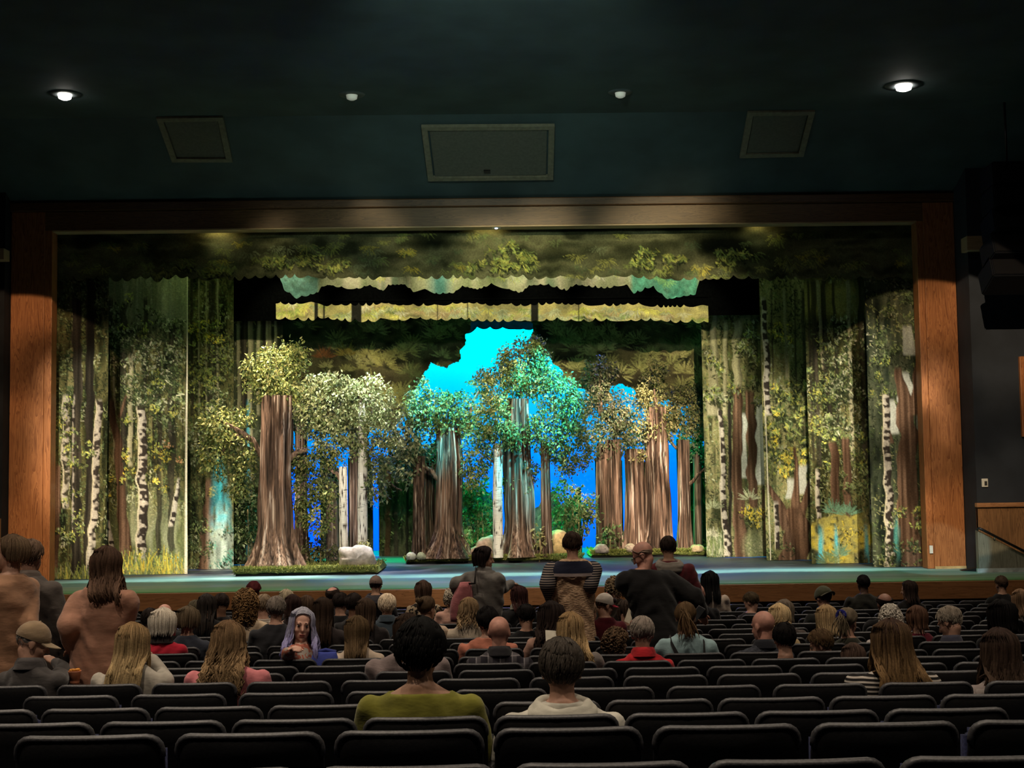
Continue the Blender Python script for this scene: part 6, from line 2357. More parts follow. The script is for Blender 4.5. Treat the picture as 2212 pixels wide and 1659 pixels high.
# nearest pair
S('person with short black hair in an olive green top, seated in the near rows', 908, 1345, 2, sw=0.235, skin=TAN, pitch=4, yaw=8,
  top_mat=K('plain', (0.155, 0.150, 0.022)), neckline=0.035, hairs=dict(kind='short', col=(0.003, 0.003, 0.003), col2=(0.005, 0.0045, 0.0045), th=0.034, near=2.0), vox=0.008, bulk=1.0)
S('person with dark greying hair in a cream hooded top, seated in the near rows', 1212, 1380, 2, sw=0.245, skin=FAIR, pitch=6, yaw=2,
  top_mat=K('plain', (0.44, 0.42, 0.36)), hood=(0.46, 0.44, 0.37), hairs=dict(kind='short', col=(0.030, 0.024, 0.019), col2=(0.075, 0.065, 0.055), th=0.018, near=2.6), vox=0.008)
# F row, left
S('person in a tan baseball cap and dark jacket, head bowed to the right', 72, 1342, 5, yaw=68, pitch=22, body=20, sw=0.215, skin=FAIR, top_mat=K('plain', (0.050, 0.045, 0.044)), collar=(0.045, 0.04, 0.04),
  cap=dict(col=(0.22, 0.155, 0.095), brim_col=(0.30, 0.23, 0.15)), hairs=dict(kind='short', col=GRY, th=0.001, near=0.3), face=True, x_off=0.0,
  arms=(None, ((138, 1450, 0.35), (118, 1432, 0.42))), glasses=False)
S('person with long straight blonde hair in a pale grey blouse', 288, 1345, 5, yaw=22, pitch=14, roll=-4, sw=0.225, top_mat=K('plain', (0.36, 0.33, 0.28)), skin=FAIR,
  hairs=dict(kind='long', col=(0.17, 0.105, 0.05), col2=(0.50, 0.37, 0.19), ln=0.40, near=2.0, r=0.010, gather=-0.05, side=-0.06, wave=0.006, freq=7),
  arms=(None, ((352, 1462, 0.25), (327, 1425, 0.28))))
S('person with wavy brown hair in a pink shirt', 494, 1340, 5, yaw=14, pitch=6, sw=0.235, top_mat=K('plain', (0.50, 0.165, 0.18)), skin=FAIR,
  hairs=dict(kind='long', col=(0.10, 0.058, 0.030), col2=(0.30, 0.20, 0.105), ln=0.30, near=2.0, r=0.012, gather=0.0, side=-0.03, wave=0.022, freq=11, splay=0.25))
S('person with dark hair half hidden by the head in front, in a mauve-grey cardigan', 880, 1325, 6, sw=0.255, top_mat=K('plain', (0.20, 0.155, 0.15)), hairs=dict(kind='bob', col=DBR, ln=0.14))
# E row, right
S('person with very long light brown hair in a black and white striped top', 1922, 1338, 4, yaw=-8, pitch=4, sw=0.235, top_mat=K('stripe', (0.012, 0.011, 0.011), (0.40, 0.36, 0.32)), sleeves='short', skin=FAIR,
  hairs=dict(kind='long', col=(0.035, 0.020, 0.014), col2=(0.24, 0.145, 0.062), ln=0.40, near=1.9, r=0.012, gather=-0.15, side=0.10, wave=0.014, freq=10, splay=0.2, th=0.02))
S('person with long dark hair and a pale lacy top at the far right edge', 2158, 1358, 4, yaw=10, pitch=4, sw=0.185, top_mat=K('blotch', (0.24, 0.20, 0.19), (0.32, 0.28, 0.26)), skin=FAIR,
  hairs=dict(kind='long', col=(0.024, 0.014, 0.011), col2=(0.065, 0.042, 0.028), ln=0.30, near=1.6, wave=0.014, splay=0.2, th=0.018))
# H and I rows
S('bald person in a dark plaid shirt', 1078, 1327, 7, yaw=8, pitch=4, sw=0.235, skin=PINK, bulk=1.12, top_mat=K('plaid', (0.022, 0.020, 0.026), (0.26, 0.24, 0.25)), collar=(0.018, 0.017, 0.02), hs=1.05)
S('grey-haired person in a bright red sweater', 1387, 1330, 7, yaw=12, pitch=6, sw=0.205, skin=FAIR, top_mat=K('plain', (0.40, 0.016, 0.022)), collar=(0.36, 0.014, 0.02), hairs=dict(kind='short', col=(0.20, 0.165, 0.14), col2=(0.34, 0.30, 0.26), th=0.010), hs=1.04)
S('child with tousled brown hair looking right, left of the red sweater', 1331, 1356, 8, yaw=62, pitch=8, sw=0.16, hs=0.92, skin=FAIR, top_mat=K('plain', (0.16, 0.02, 0.025)), face=True, hairs=dict(kind='curly', col=(0.10, 0.062, 0.036), th=0.026, ln=0.0))
S('person with half-tied streaked blonde hair, just above the cream hooded top', 1232, 1322, 7, yaw=6, pitch=8, sw=0.21, top_mat=K('plain', (0.15, 0.13, 0.12)),
  hairs=dict(kind='long', col=(0.20, 0.125, 0.06), col2=(0.46, 0.32, 0.16), ln=0.24, near=1.3, r=0.011, wave=0.010, gather=-0.1, side=0.05, splay=0.1))
S('person with short black hair and bare neck, in front of the empty right-hand rows', 1693, 1345, 7, yaw=-3, pitch=2, sw=0.13, hs=0.95, skin=FAIR, top_mat=K('plain', (0.02, 0.02, 0.022)), hairs=dict(kind='short', col=BLK, th=0.014), neckline=0.12)
S('person with long grey and lilac hair turned back to face the camera, pointing', 652, 1312, 8, yaw=168, pitch=4, roll=-5, body=110, sw=0.185, skin=(0.58, 0.33, 0.25), top_mat=K('blotch', (0.40, 0.13, 0.09), (0.42, 0.36, 0.31)), face=True, eyes=True, lean=-0.12, brows=(0.10, 0.07, 0.06),
  hs=1.1, hairs=dict(kind='long', col=(0.34, 0.34, 0.40), col2=(0.20, 0.18, 0.40), ln=0.27, near=2.0, r=0.011, wave=0.012, splay=0.55, azmax=141, th=0.012),
  arms=(((618, 1412, -0.25), (632, 1404, -0.42)), ((618, 1414, -0.20), (634, 1402, -0.42))))
S('person with straight brown hair in a cream top, beside the pointing person', 771, 1330, 8, yaw=3, pitch=5, sw=0.20, top_mat=K('plain', (0.50, 0.40, 0.31)), hairs=dict(kind='long', col=(0.075, 0.048, 0.024), col2=(0.13, 0.085, 0.045), ln=0.22, near=1.3, gather=0.15))
S('person with a loose brown ponytail, pale blue shirt and black straps', 1480, 1300, 8, yaw=15, pitch=-4, sw=0.225, top_mat=K('plain', (0.26, 0.38, 0.40)), hairs=dict(kind='ponytail', col=(0.085, 0.052, 0.026), col2=(0.26, 0.165, 0.085), ln=0.22, near=1.6, kz=0.06, side=0.03))
BLUE_SHIRT = PEOPLE[-1]
S('bald person in a slate grey sweater, turned slightly left', 1647, 1316, 8, yaw=-35, pitch=10, body=-15, sw=0.235, skin=PINK, hs=1.08, bulk=1.12, top_mat=K('knit', (0.042, 0.045, 0.056)), collar=(0.012, 0.013, 0.018), face=True)
S('child with short wavy hair in profile to the left, low between the seats', 1772, 1360, 8, yaw=-70, pitch=22, sw=0.15, hs=0.95, skin=FAIR, face=True, top_mat=K('plain', (0.03, 0.03, 0.04)), hairs=dict(kind='short', col=(0.055, 0.032, 0.016), col2=(0.13, 0.085, 0.045), th=0.020, near=2.0), eyes=True)
S('small child, only the top of the brown hair showing above a seat', 1842, 1389, 7, yaw=10, pitch=10, sw=0.13, hs=0.9, skin=FAIR, top_mat=K('plain', (0.03, 0.02, 0.02)), hairs=dict(kind='bob', col=(0.055, 0.034, 0.026), ln=0.10))
# J row
S('person with thick black hair beside the right edge, dark clothes', 2163, 1300, 9, yaw=0, pitch=4, sw=0.20, skin=TAN, top_mat=K('plain', (0.012, 0.012, 0.014)), hairs=dict(kind='bob', col=BLK, ln=0.13, th=0.035, near=1.4))
S('grey-haired person with glasses in a dark plaid shirt, looking down left', 2050, 1310, 9, yaw=-48, pitch=30, roll=10, sw=0.215, skin=FAIR, hs=1.1, face=True, glasses=True, top_mat=K('plaid', (0.018, 0.022, 0.040), (0.42, 0.40, 0.40)), collar=(0.05, 0.05, 0.075), hairs=dict(kind='short', col=(0.20, 0.165, 0.13), col2=(0.36, 0.32, 0.26), th=0.014))
S('person with a reddish-brown bob in a burgundy sweater', 1980, 1308, 10, yaw=0, pitch=5, sw=0.215, top_mat=K('plain', (0.10, 0.012, 0.022)), hairs=dict(kind='bob', col=(0.085, 0.044, 0.028), ln=0.10))
S('person with thin white hair in a pale plaid shirt', 1922, 1304, 10, yaw=-5, pitch=14, sw=0.22, skin=FAIR, hs=1.1, top_mat=K('plaid', (0.50, 0.45, 0.42), (0.22, 0.18, 0.20)), hairs=dict(kind='curly', col=(0.55, 0.50, 0.43), th=0.014, ln=0.0))
S('person with greying hair tied in a blue scrunchie', 1830, 1313, 9, yaw=42, pitch=10, sw=0.18, face=True, top_mat=K('plain', (0.035, 0.035, 0.025)), hairs=dict(kind='ponytail', col=(0.14, 0.11, 0.075), col2=(0.24, 0.19, 0.12), ln=0.2))
SCRUNCH = PEOPLE[-1]
S('person with a smooth blonde bob in dark clothes', 1784, 1306, 10, yaw=0, pitch=4, sw=0.19, top_mat=K('plain', (0.012, 0.013, 0.018)), hairs=dict(kind='bob', col=(0.30, 0.20, 0.10), col2=(0.46, 0.33, 0.18), ln=0.15, near=1.2))
S('person with grey-brown collar-length hair and bare shoulders, front right of the bald one', 1694, 1295, 11, yaw=10, pitch=6, sw=0.19, top_mat=K('plain', (0.06, 0.045, 0.04)), hairs=dict(kind='bob', col=(0.13, 0.10, 0.075), col2=(0.20, 0.165, 0.125), ln=0.10))
S('person in a crumpled yellow-cream shirt close beside the bald head', 1682, 1304, 9, sw=0.14, top_mat=K('plain', (0.52, 0.38, 0.20)), hairs=dict(kind='long', col=(0.50, 0.36, 0.19), col2=(0.62, 0.46, 0.26), ln=0.12, wave=0.02))
S('person with long wavy near-black hair', 1190, 1302, 9, yaw=-14, pitch=6, sw=0.20, top_mat=K('plain', (0.40, 0.235, 0.18)), hairs=dict(kind='long', col=(0.016, 0.011, 0.010), col2=(0.035, 0.022, 0.018), ln=0.34, near=1.7, wave=0.020, splay=0.25, th=0.03, side=-0.03))
S('person with short black hair and a salmon pink top, behind the bald plaid shirt', 1052, 1313, 9, yaw=-16, pitch=2, sw=0.24, skin=FAIR, top_mat=K('plain', (0.44, 0.16, 0.105)), hairs=dict(kind='short', col=BLK, th=0.024))
S('person with a smooth white bob in a red top', 352, 1317, 9, yaw=4, pitch=6, sw=0.185, top_mat=K('plain', (0.42, 0.016, 0.035)), collar=(0.02, 0.015, 0.015), hairs=dict(kind='bob', col=(0.50, 0.44, 0.36), col2=(0.60, 0.54, 0.45), ln=0.10, th=0.030, near=1.4))
S('person with a short brown bob in a navy shirt', 406, 1312, 10, yaw=12, pitch=6, sw=0.195, top_mat=K('plain', (0.030, 0.034, 0.048)), hairs=dict(kind='bob', col=(0.085, 0.062, 0.038), col2=(0.13, 0.095, 0.06), ln=0.07, th=0.026))
# K, L, M
S('person with straight dark brown hair far behind the pointing person', 698, 1290, 10, yaw=2, pitch=4, sw=0.19, top_mat=K('plain', (0.03, 0.022, 0.022)), hairs=dict(kind='long', col=(0.026, 0.016, 0.011), ln=0.30, near=1.2, gather=0.1))
S('person with grey cropped hair and a dark jacket, left of the pointing person', 597, 1288, 10, pitch=3, sw=0.225, top_mat=K('plain', (0.022, 0.022, 0.026)), hairs=dict(kind='short', col=(0.15, 0.125, 0.105), col2=(0.22, 0.19, 0.165), th=0.014))
S('person with a big round head of ginger-brown curls in a cream top', 531, 1277, 11, pitch=4, sw=0.20, top_mat=K('plain', (0.52, 0.40, 0.28)), hairs=dict(kind='curly', col=(0.20, 0.115, 0.050), th=0.050, ln=0.16, near=1.9))
S('person in a white striped shirt with greying brown hair, behind the curly head', 570, 1284, 12, yaw=14, sw=0.20, top_mat=K('stripe', (0.50, 0.44, 0.38), (0.30, 0.24, 0.20)), hairs=dict(kind='short', col=(0.17, 0.125, 0.085), th=0.014))
S('person with wavy light brown hair in a cream padded jacket', 1012, 1290, 11, yaw=-4, pitch=14, sw=0.21, top_mat=K('plain', (0.48, 0.40, 0.31)), hairs=dict(kind='long', col=(0.18, 0.115, 0.06), col2=(0.30, 0.21, 0.12), ln=0.18, wave=0.02, splay=0.2))
S('person with brown hair pulled up and ear showing, turned right', 922, 1288, 11, yaw=38, pitch=4, sw=0.19, face=True, top_mat=K('plain', (0.44, 0.33, 0.24)), hairs=dict(kind='bun', col=(0.060, 0.038, 0.022), col2=(0.12, 0.08, 0.045), kz=0.06))
S('person with white-blonde cropped hair in a blue denim jacket', 836, 1284, 12, pitch=4, sw=0.21, top_mat=K('plain', (0.050, 0.070, 0.090)), collar=(0.05, 0.07, 0.09), hairs=dict(kind='short', col=(0.52, 0.42, 0.30), col2=(0.62, 0.53, 0.42), th=0.022, near=1.6))
S('person with a dark brown bob in front of the denim jacket', 790, 1292, 11, yaw=-3, pitch=4, sw=0.20, top_mat=K('plain', (0.022, 0.018, 0.018)), hairs=dict(kind='long', col=(0.045, 0.028, 0.019), ln=0.19, gather=0.12))
S('person with dark hair and a bald pink crown', 719, 1266, 15, yaw=20, sw=0.19, skin=PINK, top_mat=K('plain', (0.02, 0.018, 0.02)), hairs=dict(kind='fringe', col=(0.03, 0.02, 0.016), th=0.012, open=40))
S('person with short dark hair and a dark jacket, ear lit, left of centre', 736, 1280, 13, yaw=24, sw=0.19, top_mat=K('plain', (0.016, 0.016, 0.018)), hairs=dict(kind='short', col=(0.014, 0.010, 0.009), th=0.014))
S('person with brown-black hair between two darker heads, left of centre', 764, 1282, 12, sw=0.18, skin=BROWN, top_mat=K('plain', (0.015, 0.014, 0.015)), hairs=dict(kind='short', col=(0.014, 0.010, 0.009), th=0.018))
S('person with short grey-blonde hair near the stage, left side', 618, 1273, 15, sw=0.19, top_mat=K('plain', (0.03, 0.03, 0.03)), hairs=dict(kind='bob', col=(0.30, 0.25, 0.17), ln=0.06))
S('person with dark reddish-brown hair behind the pointing person', 632, 1284, 13, sw=0.19, top_mat=K('plain', (0.03, 0.02, 0.022)), hairs=dict(kind='bob', col=(0.026, 0.014, 0.012), ln=0.14))
S('person with brown hair and dark top, second row behind the pointing person', 662, 1286, 14, sw=0.18, top_mat=K('plain', (0.035, 0.025, 0.02)), hairs=dict(kind='long', col=(0.055, 0.034, 0.022), ln=0.2))
S('person with dark reddish hair, topmost at the stage edge left of centre', 548, 1257, 16, yaw=12, sw=0.19, skin=BROWN, top_mat=K('plain', (0.02, 0.015, 0.015)), hairs=dict(kind='short', col=(0.055, 0.010, 0.012), th=0.022))
S('person with dark hair and bowed head near the stage at left', 478, 1282, 13, pitch=24, yaw=-20, sw=0.20, skin=BROWN, top_mat=K('plain', (0.015, 0.013, 0.014)), hairs=dict(kind='short', col=(0.018, 0.012, 0.010), th=0.014))
S('person with long black hair and black top at left, hands raised', 447, 1283, 12, yaw=8, sw=0.205, top_mat=K('plain', (0.006, 0.006, 0.007)), hairs=dict(kind='long', col=(0.022, 0.018, 0.016), ln=0.3), arms=(None, ((472, 1368, 0.1), (464, 1358, 0.3))))
S('person with greenish-brown hair and a pale streak, left side', 424, 1296, 13, yaw=20, pitch=14, sw=0.18, top_mat=K('plain', (0.02, 0.02, 0.018)), hairs=dict(kind='bob', col=(0.06, 0.05, 0.032), ln=0.1))
S('bald pink-headed person behind the white bob', 356, 1302, 12, sw=0.19, skin=PINK, top_mat=K('plain', (0.02, 0.02, 0.022)))
S('person with short dark hair left of the white bob', 324, 1314, 11, sw=0.18, yaw=-20, top_mat=K('plain', (0.012, 0.012, 0.012)), hairs=dict(kind='short', col=(0.016, 0.011, 0.010), th=0.014))
S('person in a grey-brown baseball cap and dark hooded jacket near the stage', 812, 1243, 16, yaw=10, sw=0.215, skin=TAN, top_mat=K('plain', (0.026, 0.025, 0.030)), hood=(0.03, 0.028, 0.034), cap=dict(col=(0.15, 0.105, 0.085), brim_col=(0.12, 0.08, 0.065)), hairs=dict(kind='short', col=(0.02, 0.014, 0.012), th=0.006))
S('person with brown hair and a leopard print top, left of centre', 914, 1255, 15, yaw=8, sw=0.20, top_mat=K('blotch', (0.34, 0.26, 0.17), (0.02, 0.018, 0.016)), hairs=dict(kind='bob', col=(0.050, 0.030, 0.021), ln=0.10, th=0.022), side=-0.1)
S('person with short grey curls and a peach collar, left of the grey jacket', 976, 1268, 14, yaw=-8, sw=0.18, top_mat=K('plain', (0.48, 0.28, 0.22)), hairs=dict(kind='curly', col=(0.36, 0.31, 0.24), th=0.016, ln=0.0))
S('person with long dark auburn hair in profile to the left, black and white checked scarf', 1118, 1264, 14, yaw=-58, pitch=6, sw=0.20, face=True, top_mat=K('plain', (0.010, 0.010, 0.011)), collar=K('plaid', (0.05, 0.05, 0.04), (0.5, 0.48, 0.4)), hairs=dict(kind='long', col=(0.032, 0.013, 0.012), ln=0.20, side=0.05))
S('person in a large black jacket below the auburn hair', 1136, 1306, 11, sw=0.21, yaw=-20, pitch=20, top_mat=K('plain', (0.007, 0.007, 0.008)), hairs=dict(kind='short', col=BLK, th=0.02))
S('person with dark cropped hair in a dark olive jacket', 1237, 1273, 11, yaw=6, pitch=4, sw=0.215, skin=FAIR, top_mat=K('plain', (0.040, 0.036, 0.024)), collar=(0.018, 0.017, 0.014), hairs=dict(kind='short', col=(0.016, 0.013, 0.010), th=0.012))
S('child in a white baseball cap with a red brim and maroon top, looking right', 1306, 1281, 11, yaw=62, pitch=16, sw=0.185, hs=0.95, skin=FAIR, face=True, top_mat=K('plain', (0.085, 0.010, 0.016)), cap=dict(col=(0.56, 0.50, 0.44), brim_col=(0.42, 0.02, 0.05)), hairs=dict(kind='short', col=(0.05, 0.03, 0.02), th=0.004))
CAPKID = PEOPLE[-1]
S('child with light brown hair and a white collar, left of the white cap', 1274, 1300, 12, yaw=40, pitch=10, sw=0.15, hs=0.9, face=True, top_mat=K('plain', (0.45, 0.38, 0.32)), hairs=dict(kind='short', col=(0.13, 0.085, 0.055), th=0.018))
S('person with fluffy grey-brown curls near the stage, right of the tan cardigan', 1328, 1247, 14, yaw=18, sw=0.20, face=True, top_mat=K('plain', (0.04, 0.032, 0.024)), hairs=dict(kind='curly', col=(0.21, 0.15, 0.09), th=0.040, ln=0.0))
S('person with brown hair hunched in a brown jacket, right of the white cap', 1352, 1296, 12, yaw=20, pitch=24, sw=0.19, top_mat=K('plain', (0.09, 0.065, 0.045)), hairs=dict(kind='bob', col=(0.032, 0.022, 0.017), ln=0.10))
S('person with long black hair in a cream top near the stage, right side', 1533, 1236, 16, yaw=4, sw=0.215, top_mat=K('plain', (0.50, 0.41, 0.33)), hairs=dict(kind='long', col=(0.006, 0.006, 0.006), col2=(0.008, 0.008, 0.008), ln=0.28, near=1.3, gather=0.0, th=0.03))
S('bald pink-headed person in a black jacket beside the standing black coat', 1508, 1260, 14, sw=0.225, yaw=10, skin=PINK, top_mat=K('plain', (0.008, 0.008, 0.009)))
S('person leaning sideways in a charcoal jacket, right of centre', 1622, 1279, 15, yaw=-50, pitch=24, body=40, sw=0.215, side=-0.35, top_mat=K('plain', (0.030, 0.027, 0.030)), hairs=dict(kind='short', col=(0.045, 0.032, 0.018), th=0.014))
S('person in a dark olive cap worn backwards, right of centre', 1778, 1268, 13, yaw=-20, pitch=12, sw=0.19, skin=FAIR, top_mat=K('plain', (0.012, 0.013, 0.012)), cap=dict(col=(0.050, 0.052, 0.030), brim_col=(0.055, 0.05, 0.03), yaw=180, tilt=10, k=1.12), hairs=dict(kind='short', col=(0.03, 0.02, 0.015), th=0.005))
S('person with a shiny brown bald crown and dark fringe, right side', 1910, 1279, 12, yaw=-6, pitch=8, sw=0.20, skin=(0.26, 0.125, 0.085), top_mat=K('plain', (0.008, 0.008, 0.009)), hairs=dict(kind='fringe', col=(0.014, 0.010, 0.009), th=0.010, open=22))
S('person with very short black hair in a dark shirt near the stage, right side', 1864, 1241, 16, yaw=-10, sw=0.225, skin=DEEP, top_mat=K('plain', (0.018, 0.018, 0.014)), hairs=dict(kind='short', col=(0.006, 0.005, 0.005), th=0.008))
S('person with dark hair in profile to the left near the stage, right side', 1962, 1254, 16, yaw=-62, sw=0.19, skin=TAN, face=True, top_mat=K('plain', (0.010, 0.009, 0.009)), hairs=dict(kind='long', col=(0.018, 0.011, 0.009), ln=0.18))
S('person with cropped brown hair in a black shirt at the far right near the stage', 2162, 1243, 17, yaw=-12, sw=0.20, skin=TAN, top_mat=K('plain', (0.008, 0.008, 0.008)), hairs=dict(kind='short', col=(0.045, 0.028, 0.018), th=0.008))
S('person with long light brown hair in a white top, cut by the right edge', 2203, 1272, 13, yaw=6, sw=0.19, top_mat=K('plain', (0.50, 0.43, 0.36)), hairs=dict(kind='long', col=(0.16, 0.095, 0.055), col2=(0.24, 0.15, 0.09), ln=0.2))
S('person with dark brown hair at the left edge behind the tan cap', 8, 1374, 6, yaw=20, pitch=20, sw=0.19, top_mat=K('plain', (0.03, 0.018, 0.015)), hairs=dict(kind='bob', col=(0.055, 0.030, 0.020), ln=0.08))

# --- standing
person('standing person with chin-length brown hair in a tan sweater, facing left at the left edge', 22, 1155, 9.35, 'stand', yaw=-100, pitch=-4, body=-62, sw=0.195, lean=0.03, side=-0.02, skin=FAIR, face=True, eyes=True, coat=0.012, depth=0.13,
       top_mat=K('plain', (0.27, 0.145, 0.085)), hairs=dict(kind='bob', col=(0.060, 0.038, 0.022), col2=(0.17, 0.115, 0.07), ln=0.05, near=1.3, azmax=100), arms=(None, ((62, 1352, -0.10), (4, 1336, 0.05))))
person('standing person in a charcoal jacket close behind the tan sweater', 66, 1166, 10.2, 'stand', yaw=10, body=20, sw=0.22, skin=FAIR, coat=0.02, top_mat=K('plain', (0.075, 0.062, 0.055)), collar=(0.09, 0.07, 0.06), hairs=dict(kind='short', col=(0.10, 0.065, 0.045), th=0.016))
person('standing person with long brown hair in a salmon-tan coat, seen from behind', 228, 1180, 9.2, 'stand', yaw=-14, pitch=8, roll=8, body=14, sw=0.185, lean=0.02, side=0.02, coat=0.030, skin=FAIR, top_mat=K('plain', (0.33, 0.170, 0.115)), hipdx=-0.01,
       hairs=dict(kind='long', col=(0.042, 0.023, 0.015), col2=(0.10, 0.058, 0.038), ln=0.22, near=1.6, gather=0.05, side=0.05, wave=0.008), arms=(((150, 1352, -0.12), (158, 1398, 0.10)), ((262, 1350, -0.02), (268, 1400, 0.12))))
person('standing balding person in a long black coat bending to the left', 1388, 1167, 12.7, 'stand', yaw=-72, pitch=30, body=-22, sw=0.235, lean=0.05, side=-0.30, coat=0.040, skin=PINK, face=True, glasses=True, hs=1.0, top_mat=K('plain', (0.010, 0.0095, 0.010)), legs=K('plain', (0.012, 0.012, 0.014)),
       hairs=dict(kind='fringe', col=(0.28, 0.20, 0.15), th=0.002, open=4), arms=(((1386, 1300, 0.1), (1378, 1335, 0.35)), ((1497, 1290, 0.0), (1515, 1325, 0.25))))
COAT = PEOPLE[-1]
person('standing person with cropped hair in a maroon hooded jacket, behind the black coat', 1443, 1157, 14.65, 'stand', yaw=4, pitch=8, sw=0.225, coat=0.015, side=-0.07, skin=TAN, top_mat=K('plain', (0.085, 0.012, 0.016)), hood=(0.20, 0.175, 0.15), hairs=dict(kind='short', col=(0.022, 0.014, 0.011), th=0.008))
person('standing person in a tan knitted cardigan with navy yoke, seen from behind', 1236, 1152, 14.2, 'stand', yaw=6, pitch=18, sw=0.235, coat=0.030, skin=FAIR, sleeves='none', top_mat=K('knit', (0.36, 0.22, 0.13), (0.66, 0.45, 0.29)), hairs=dict(kind='short', col=(0.030, 0.018, 0.013), th=0.026),
       arms=(((1183, 1262, -0.1), (1196, 1300, 0.25)), ((1274, 1262, -0.1), (1262, 1300, 0.25))))
CARD = PEOPLE[-1]
person('standing person with a dark bob in an oversized grey jacket, turned right', 1046, 1182, 15.9, 'stand', yaw=84, pitch=6, body=36, sw=0.215, coat=0.030, side=0.03, skin=FAIR, face=True, top_mat=K('plain', (0.135, 0.125, 0.115)), collar=(0.15, 0.14, 0.13), bulk=1.15,
       hairs=dict(kind='bob', col=(0.012, 0.008, 0.008), ln=0.09, azmax=98, th=0.024, near=1.4), arms=(((985, 1262, -0.1), (1000, 1300, 0.2)), ((1080, 1270, 0.1), (1103, 1262, 0.35))))
JACKET = PEOPLE[-1]

# ------------------------------------------------------------------ props held or worn
def strap_on(root, pts, w, t, m, name):
    mb = MB()
    mb.tube(pts, w, 6, t)
    return mb.build(name, m, root)


# black overall straps on the pale blue shirt
org, d_, lb, jt, Mh, root, zsh, shc = BLUE_SHIRT
for pts in (((-0.13, 0.02, 0.02), (-0.135, -0.10, -0.02), (-0.09, -0.175, -0.12), (0.0, -0.185, -0.24), (0.03, -0.18, -0.30)), ((0.13, 0.02, 0.02), (0.135, -0.10, -0.02), (0.13, -0.165, -0.12), (0.07, -0.185, -0.24), (0.04, -0.18, -0.30))):
    o = strap_on(root, [Vector((shc.x * (1 + z) + x, shc.y + y + 0.02, zsh + z)) for x, y, z in pts], 0.022, 0.35, cloth_mat('plain', (0.008, 0.008, 0.009)), 'strap')
    o['label'] = 'black strap'
# blue scrunchie
org, d_, lb, jt, Mh, root, zsh, shc = SCRUNCH
mb = MB()
k = Mh @ (HC + Vector((0, -0.118, 0.02)))
for i in range(14):
    a = 2 * PI * i / 14
    mb.ellipsoid(k + Mh.to_3x3() @ Vector((0.036 * math.cos(a), 0.0, 0.036 * math.sin(a))), (0.020, 0.018, 0.020), None, 8, 6)
mb.build('scrunchie', cloth_mat('plain', (0.012, 0.014, 0.14)), root)['label'] = 'deep blue scrunchie'
# round dark emblem on the white cap
org, d_, lb, jt, Mh, root, zsh, shc = CAPKID
mb = MB()
mb.ellipsoid(Mh @ (HC + Vector((0.052, 0.082, 0.045))), (0.026, 0.026, 0.026), None, 12, 8)
mb.build('cap_badge', cloth_mat('plain', (0.02, 0.012, 0.014)), root)['label'] = 'round dark badge'
# navy yoke and grey band on the cardigan
org, d_, lb, jt, Mh, root, zsh, shc = CARD
for nm, z0, z1, c, inf in (('yoke', zsh - 0.085, zsh + 0.035, (0.012, 0.014, 0.030), 0.052), ('yoke_band', zsh - 0.115, zsh - 0.085, (0.26, 0.21, 0.20), 0.054)):
    mb = MB()
    n = 30
    zs = np.linspace(z0, z1, 5)
    for z in zs:
        f = np.interp(z, [zsh - 0.13, zsh - 0.06, zsh - 0.01, zsh + 0.03], [0.22, 0.226, 0.19, 0.11])
        g = np.interp(z, [zsh - 0.13, zsh - 0.06, zsh - 0.01, zsh + 0.03], [0.118, 0.10, 0.08, 0.065])
        for j in range(n):
            a = 2 * PI * j / n
            mb.v.append(Vector((shc.x + (f + inf * 0.86) * math.cos(a), shc.y + (g + inf) * math.sin(a) - 0.006, z)))
    for i in range(4):
        for j in range(n):
            p, q = i * n + j, i * n + (j + 1) % n
            mb.f.append((p, q, q + n, p + n))
    mb.build(nm, cloth_mat('plain', c), root)
# striped sleeves
for s, (a, b, c) in enumerate(jt):
    mb = MB()
    mb.capsule(a.lerp(b, 0.05), 0.094, b, 0.086)
    mb.capsule(b, 0.086, b.lerp(c, 0.9), 0.074)
    mb.build('sleeve', cloth_mat('stripe', (0.02, 0.02, 0.026), (0.30, 0.25, 0.22)), root)['label'] = 'dark striped sleeve'
# shoulder bag on the grey jacket
org, d_, lb, jt, Mh, root, zsh, shc = JACKET
p = at(1000, 1300, 15.75)
b = empty('shoulder_bag', p)
mb = MB()
G = []
for i in range(9):
    t = i / 8
    z = 0.22 - 0.44 * t
    mb.rings([], 3) if False else None
    G.append((0.03 - 0.02 * t - 0.06 * t, 0, z, 0.06 + 0.05 * math.sin(PI * t) + 0.03 * t, 0.06 + 0.03 * math.sin(PI * t)))
mb.rings(G[::-1], 18)
mb.build('bag_body', cloth_mat('plain', (0.34, 0.115, 0.125)), b)
q = Vector((org.x + shc.x - 0.10, org.y + shc.y - 0.02, org.z + zsh + 0.06)) - p
strap_on(b, [Vector((0.02, -0.01, 0.20)), q + Vector((-0.01, -0.20, -0.14)), q + Vector((0, -0.06, 0.02)), q + Vector((0.02, 0.10, -0.02))], 0.016, 0.5, cloth_mat('plain', (0.02, 0.016, 0.016)), 'shoulder_strap')
tag(b, 'dusty pink shoulder bag hanging on the grey jacket', 'bag')
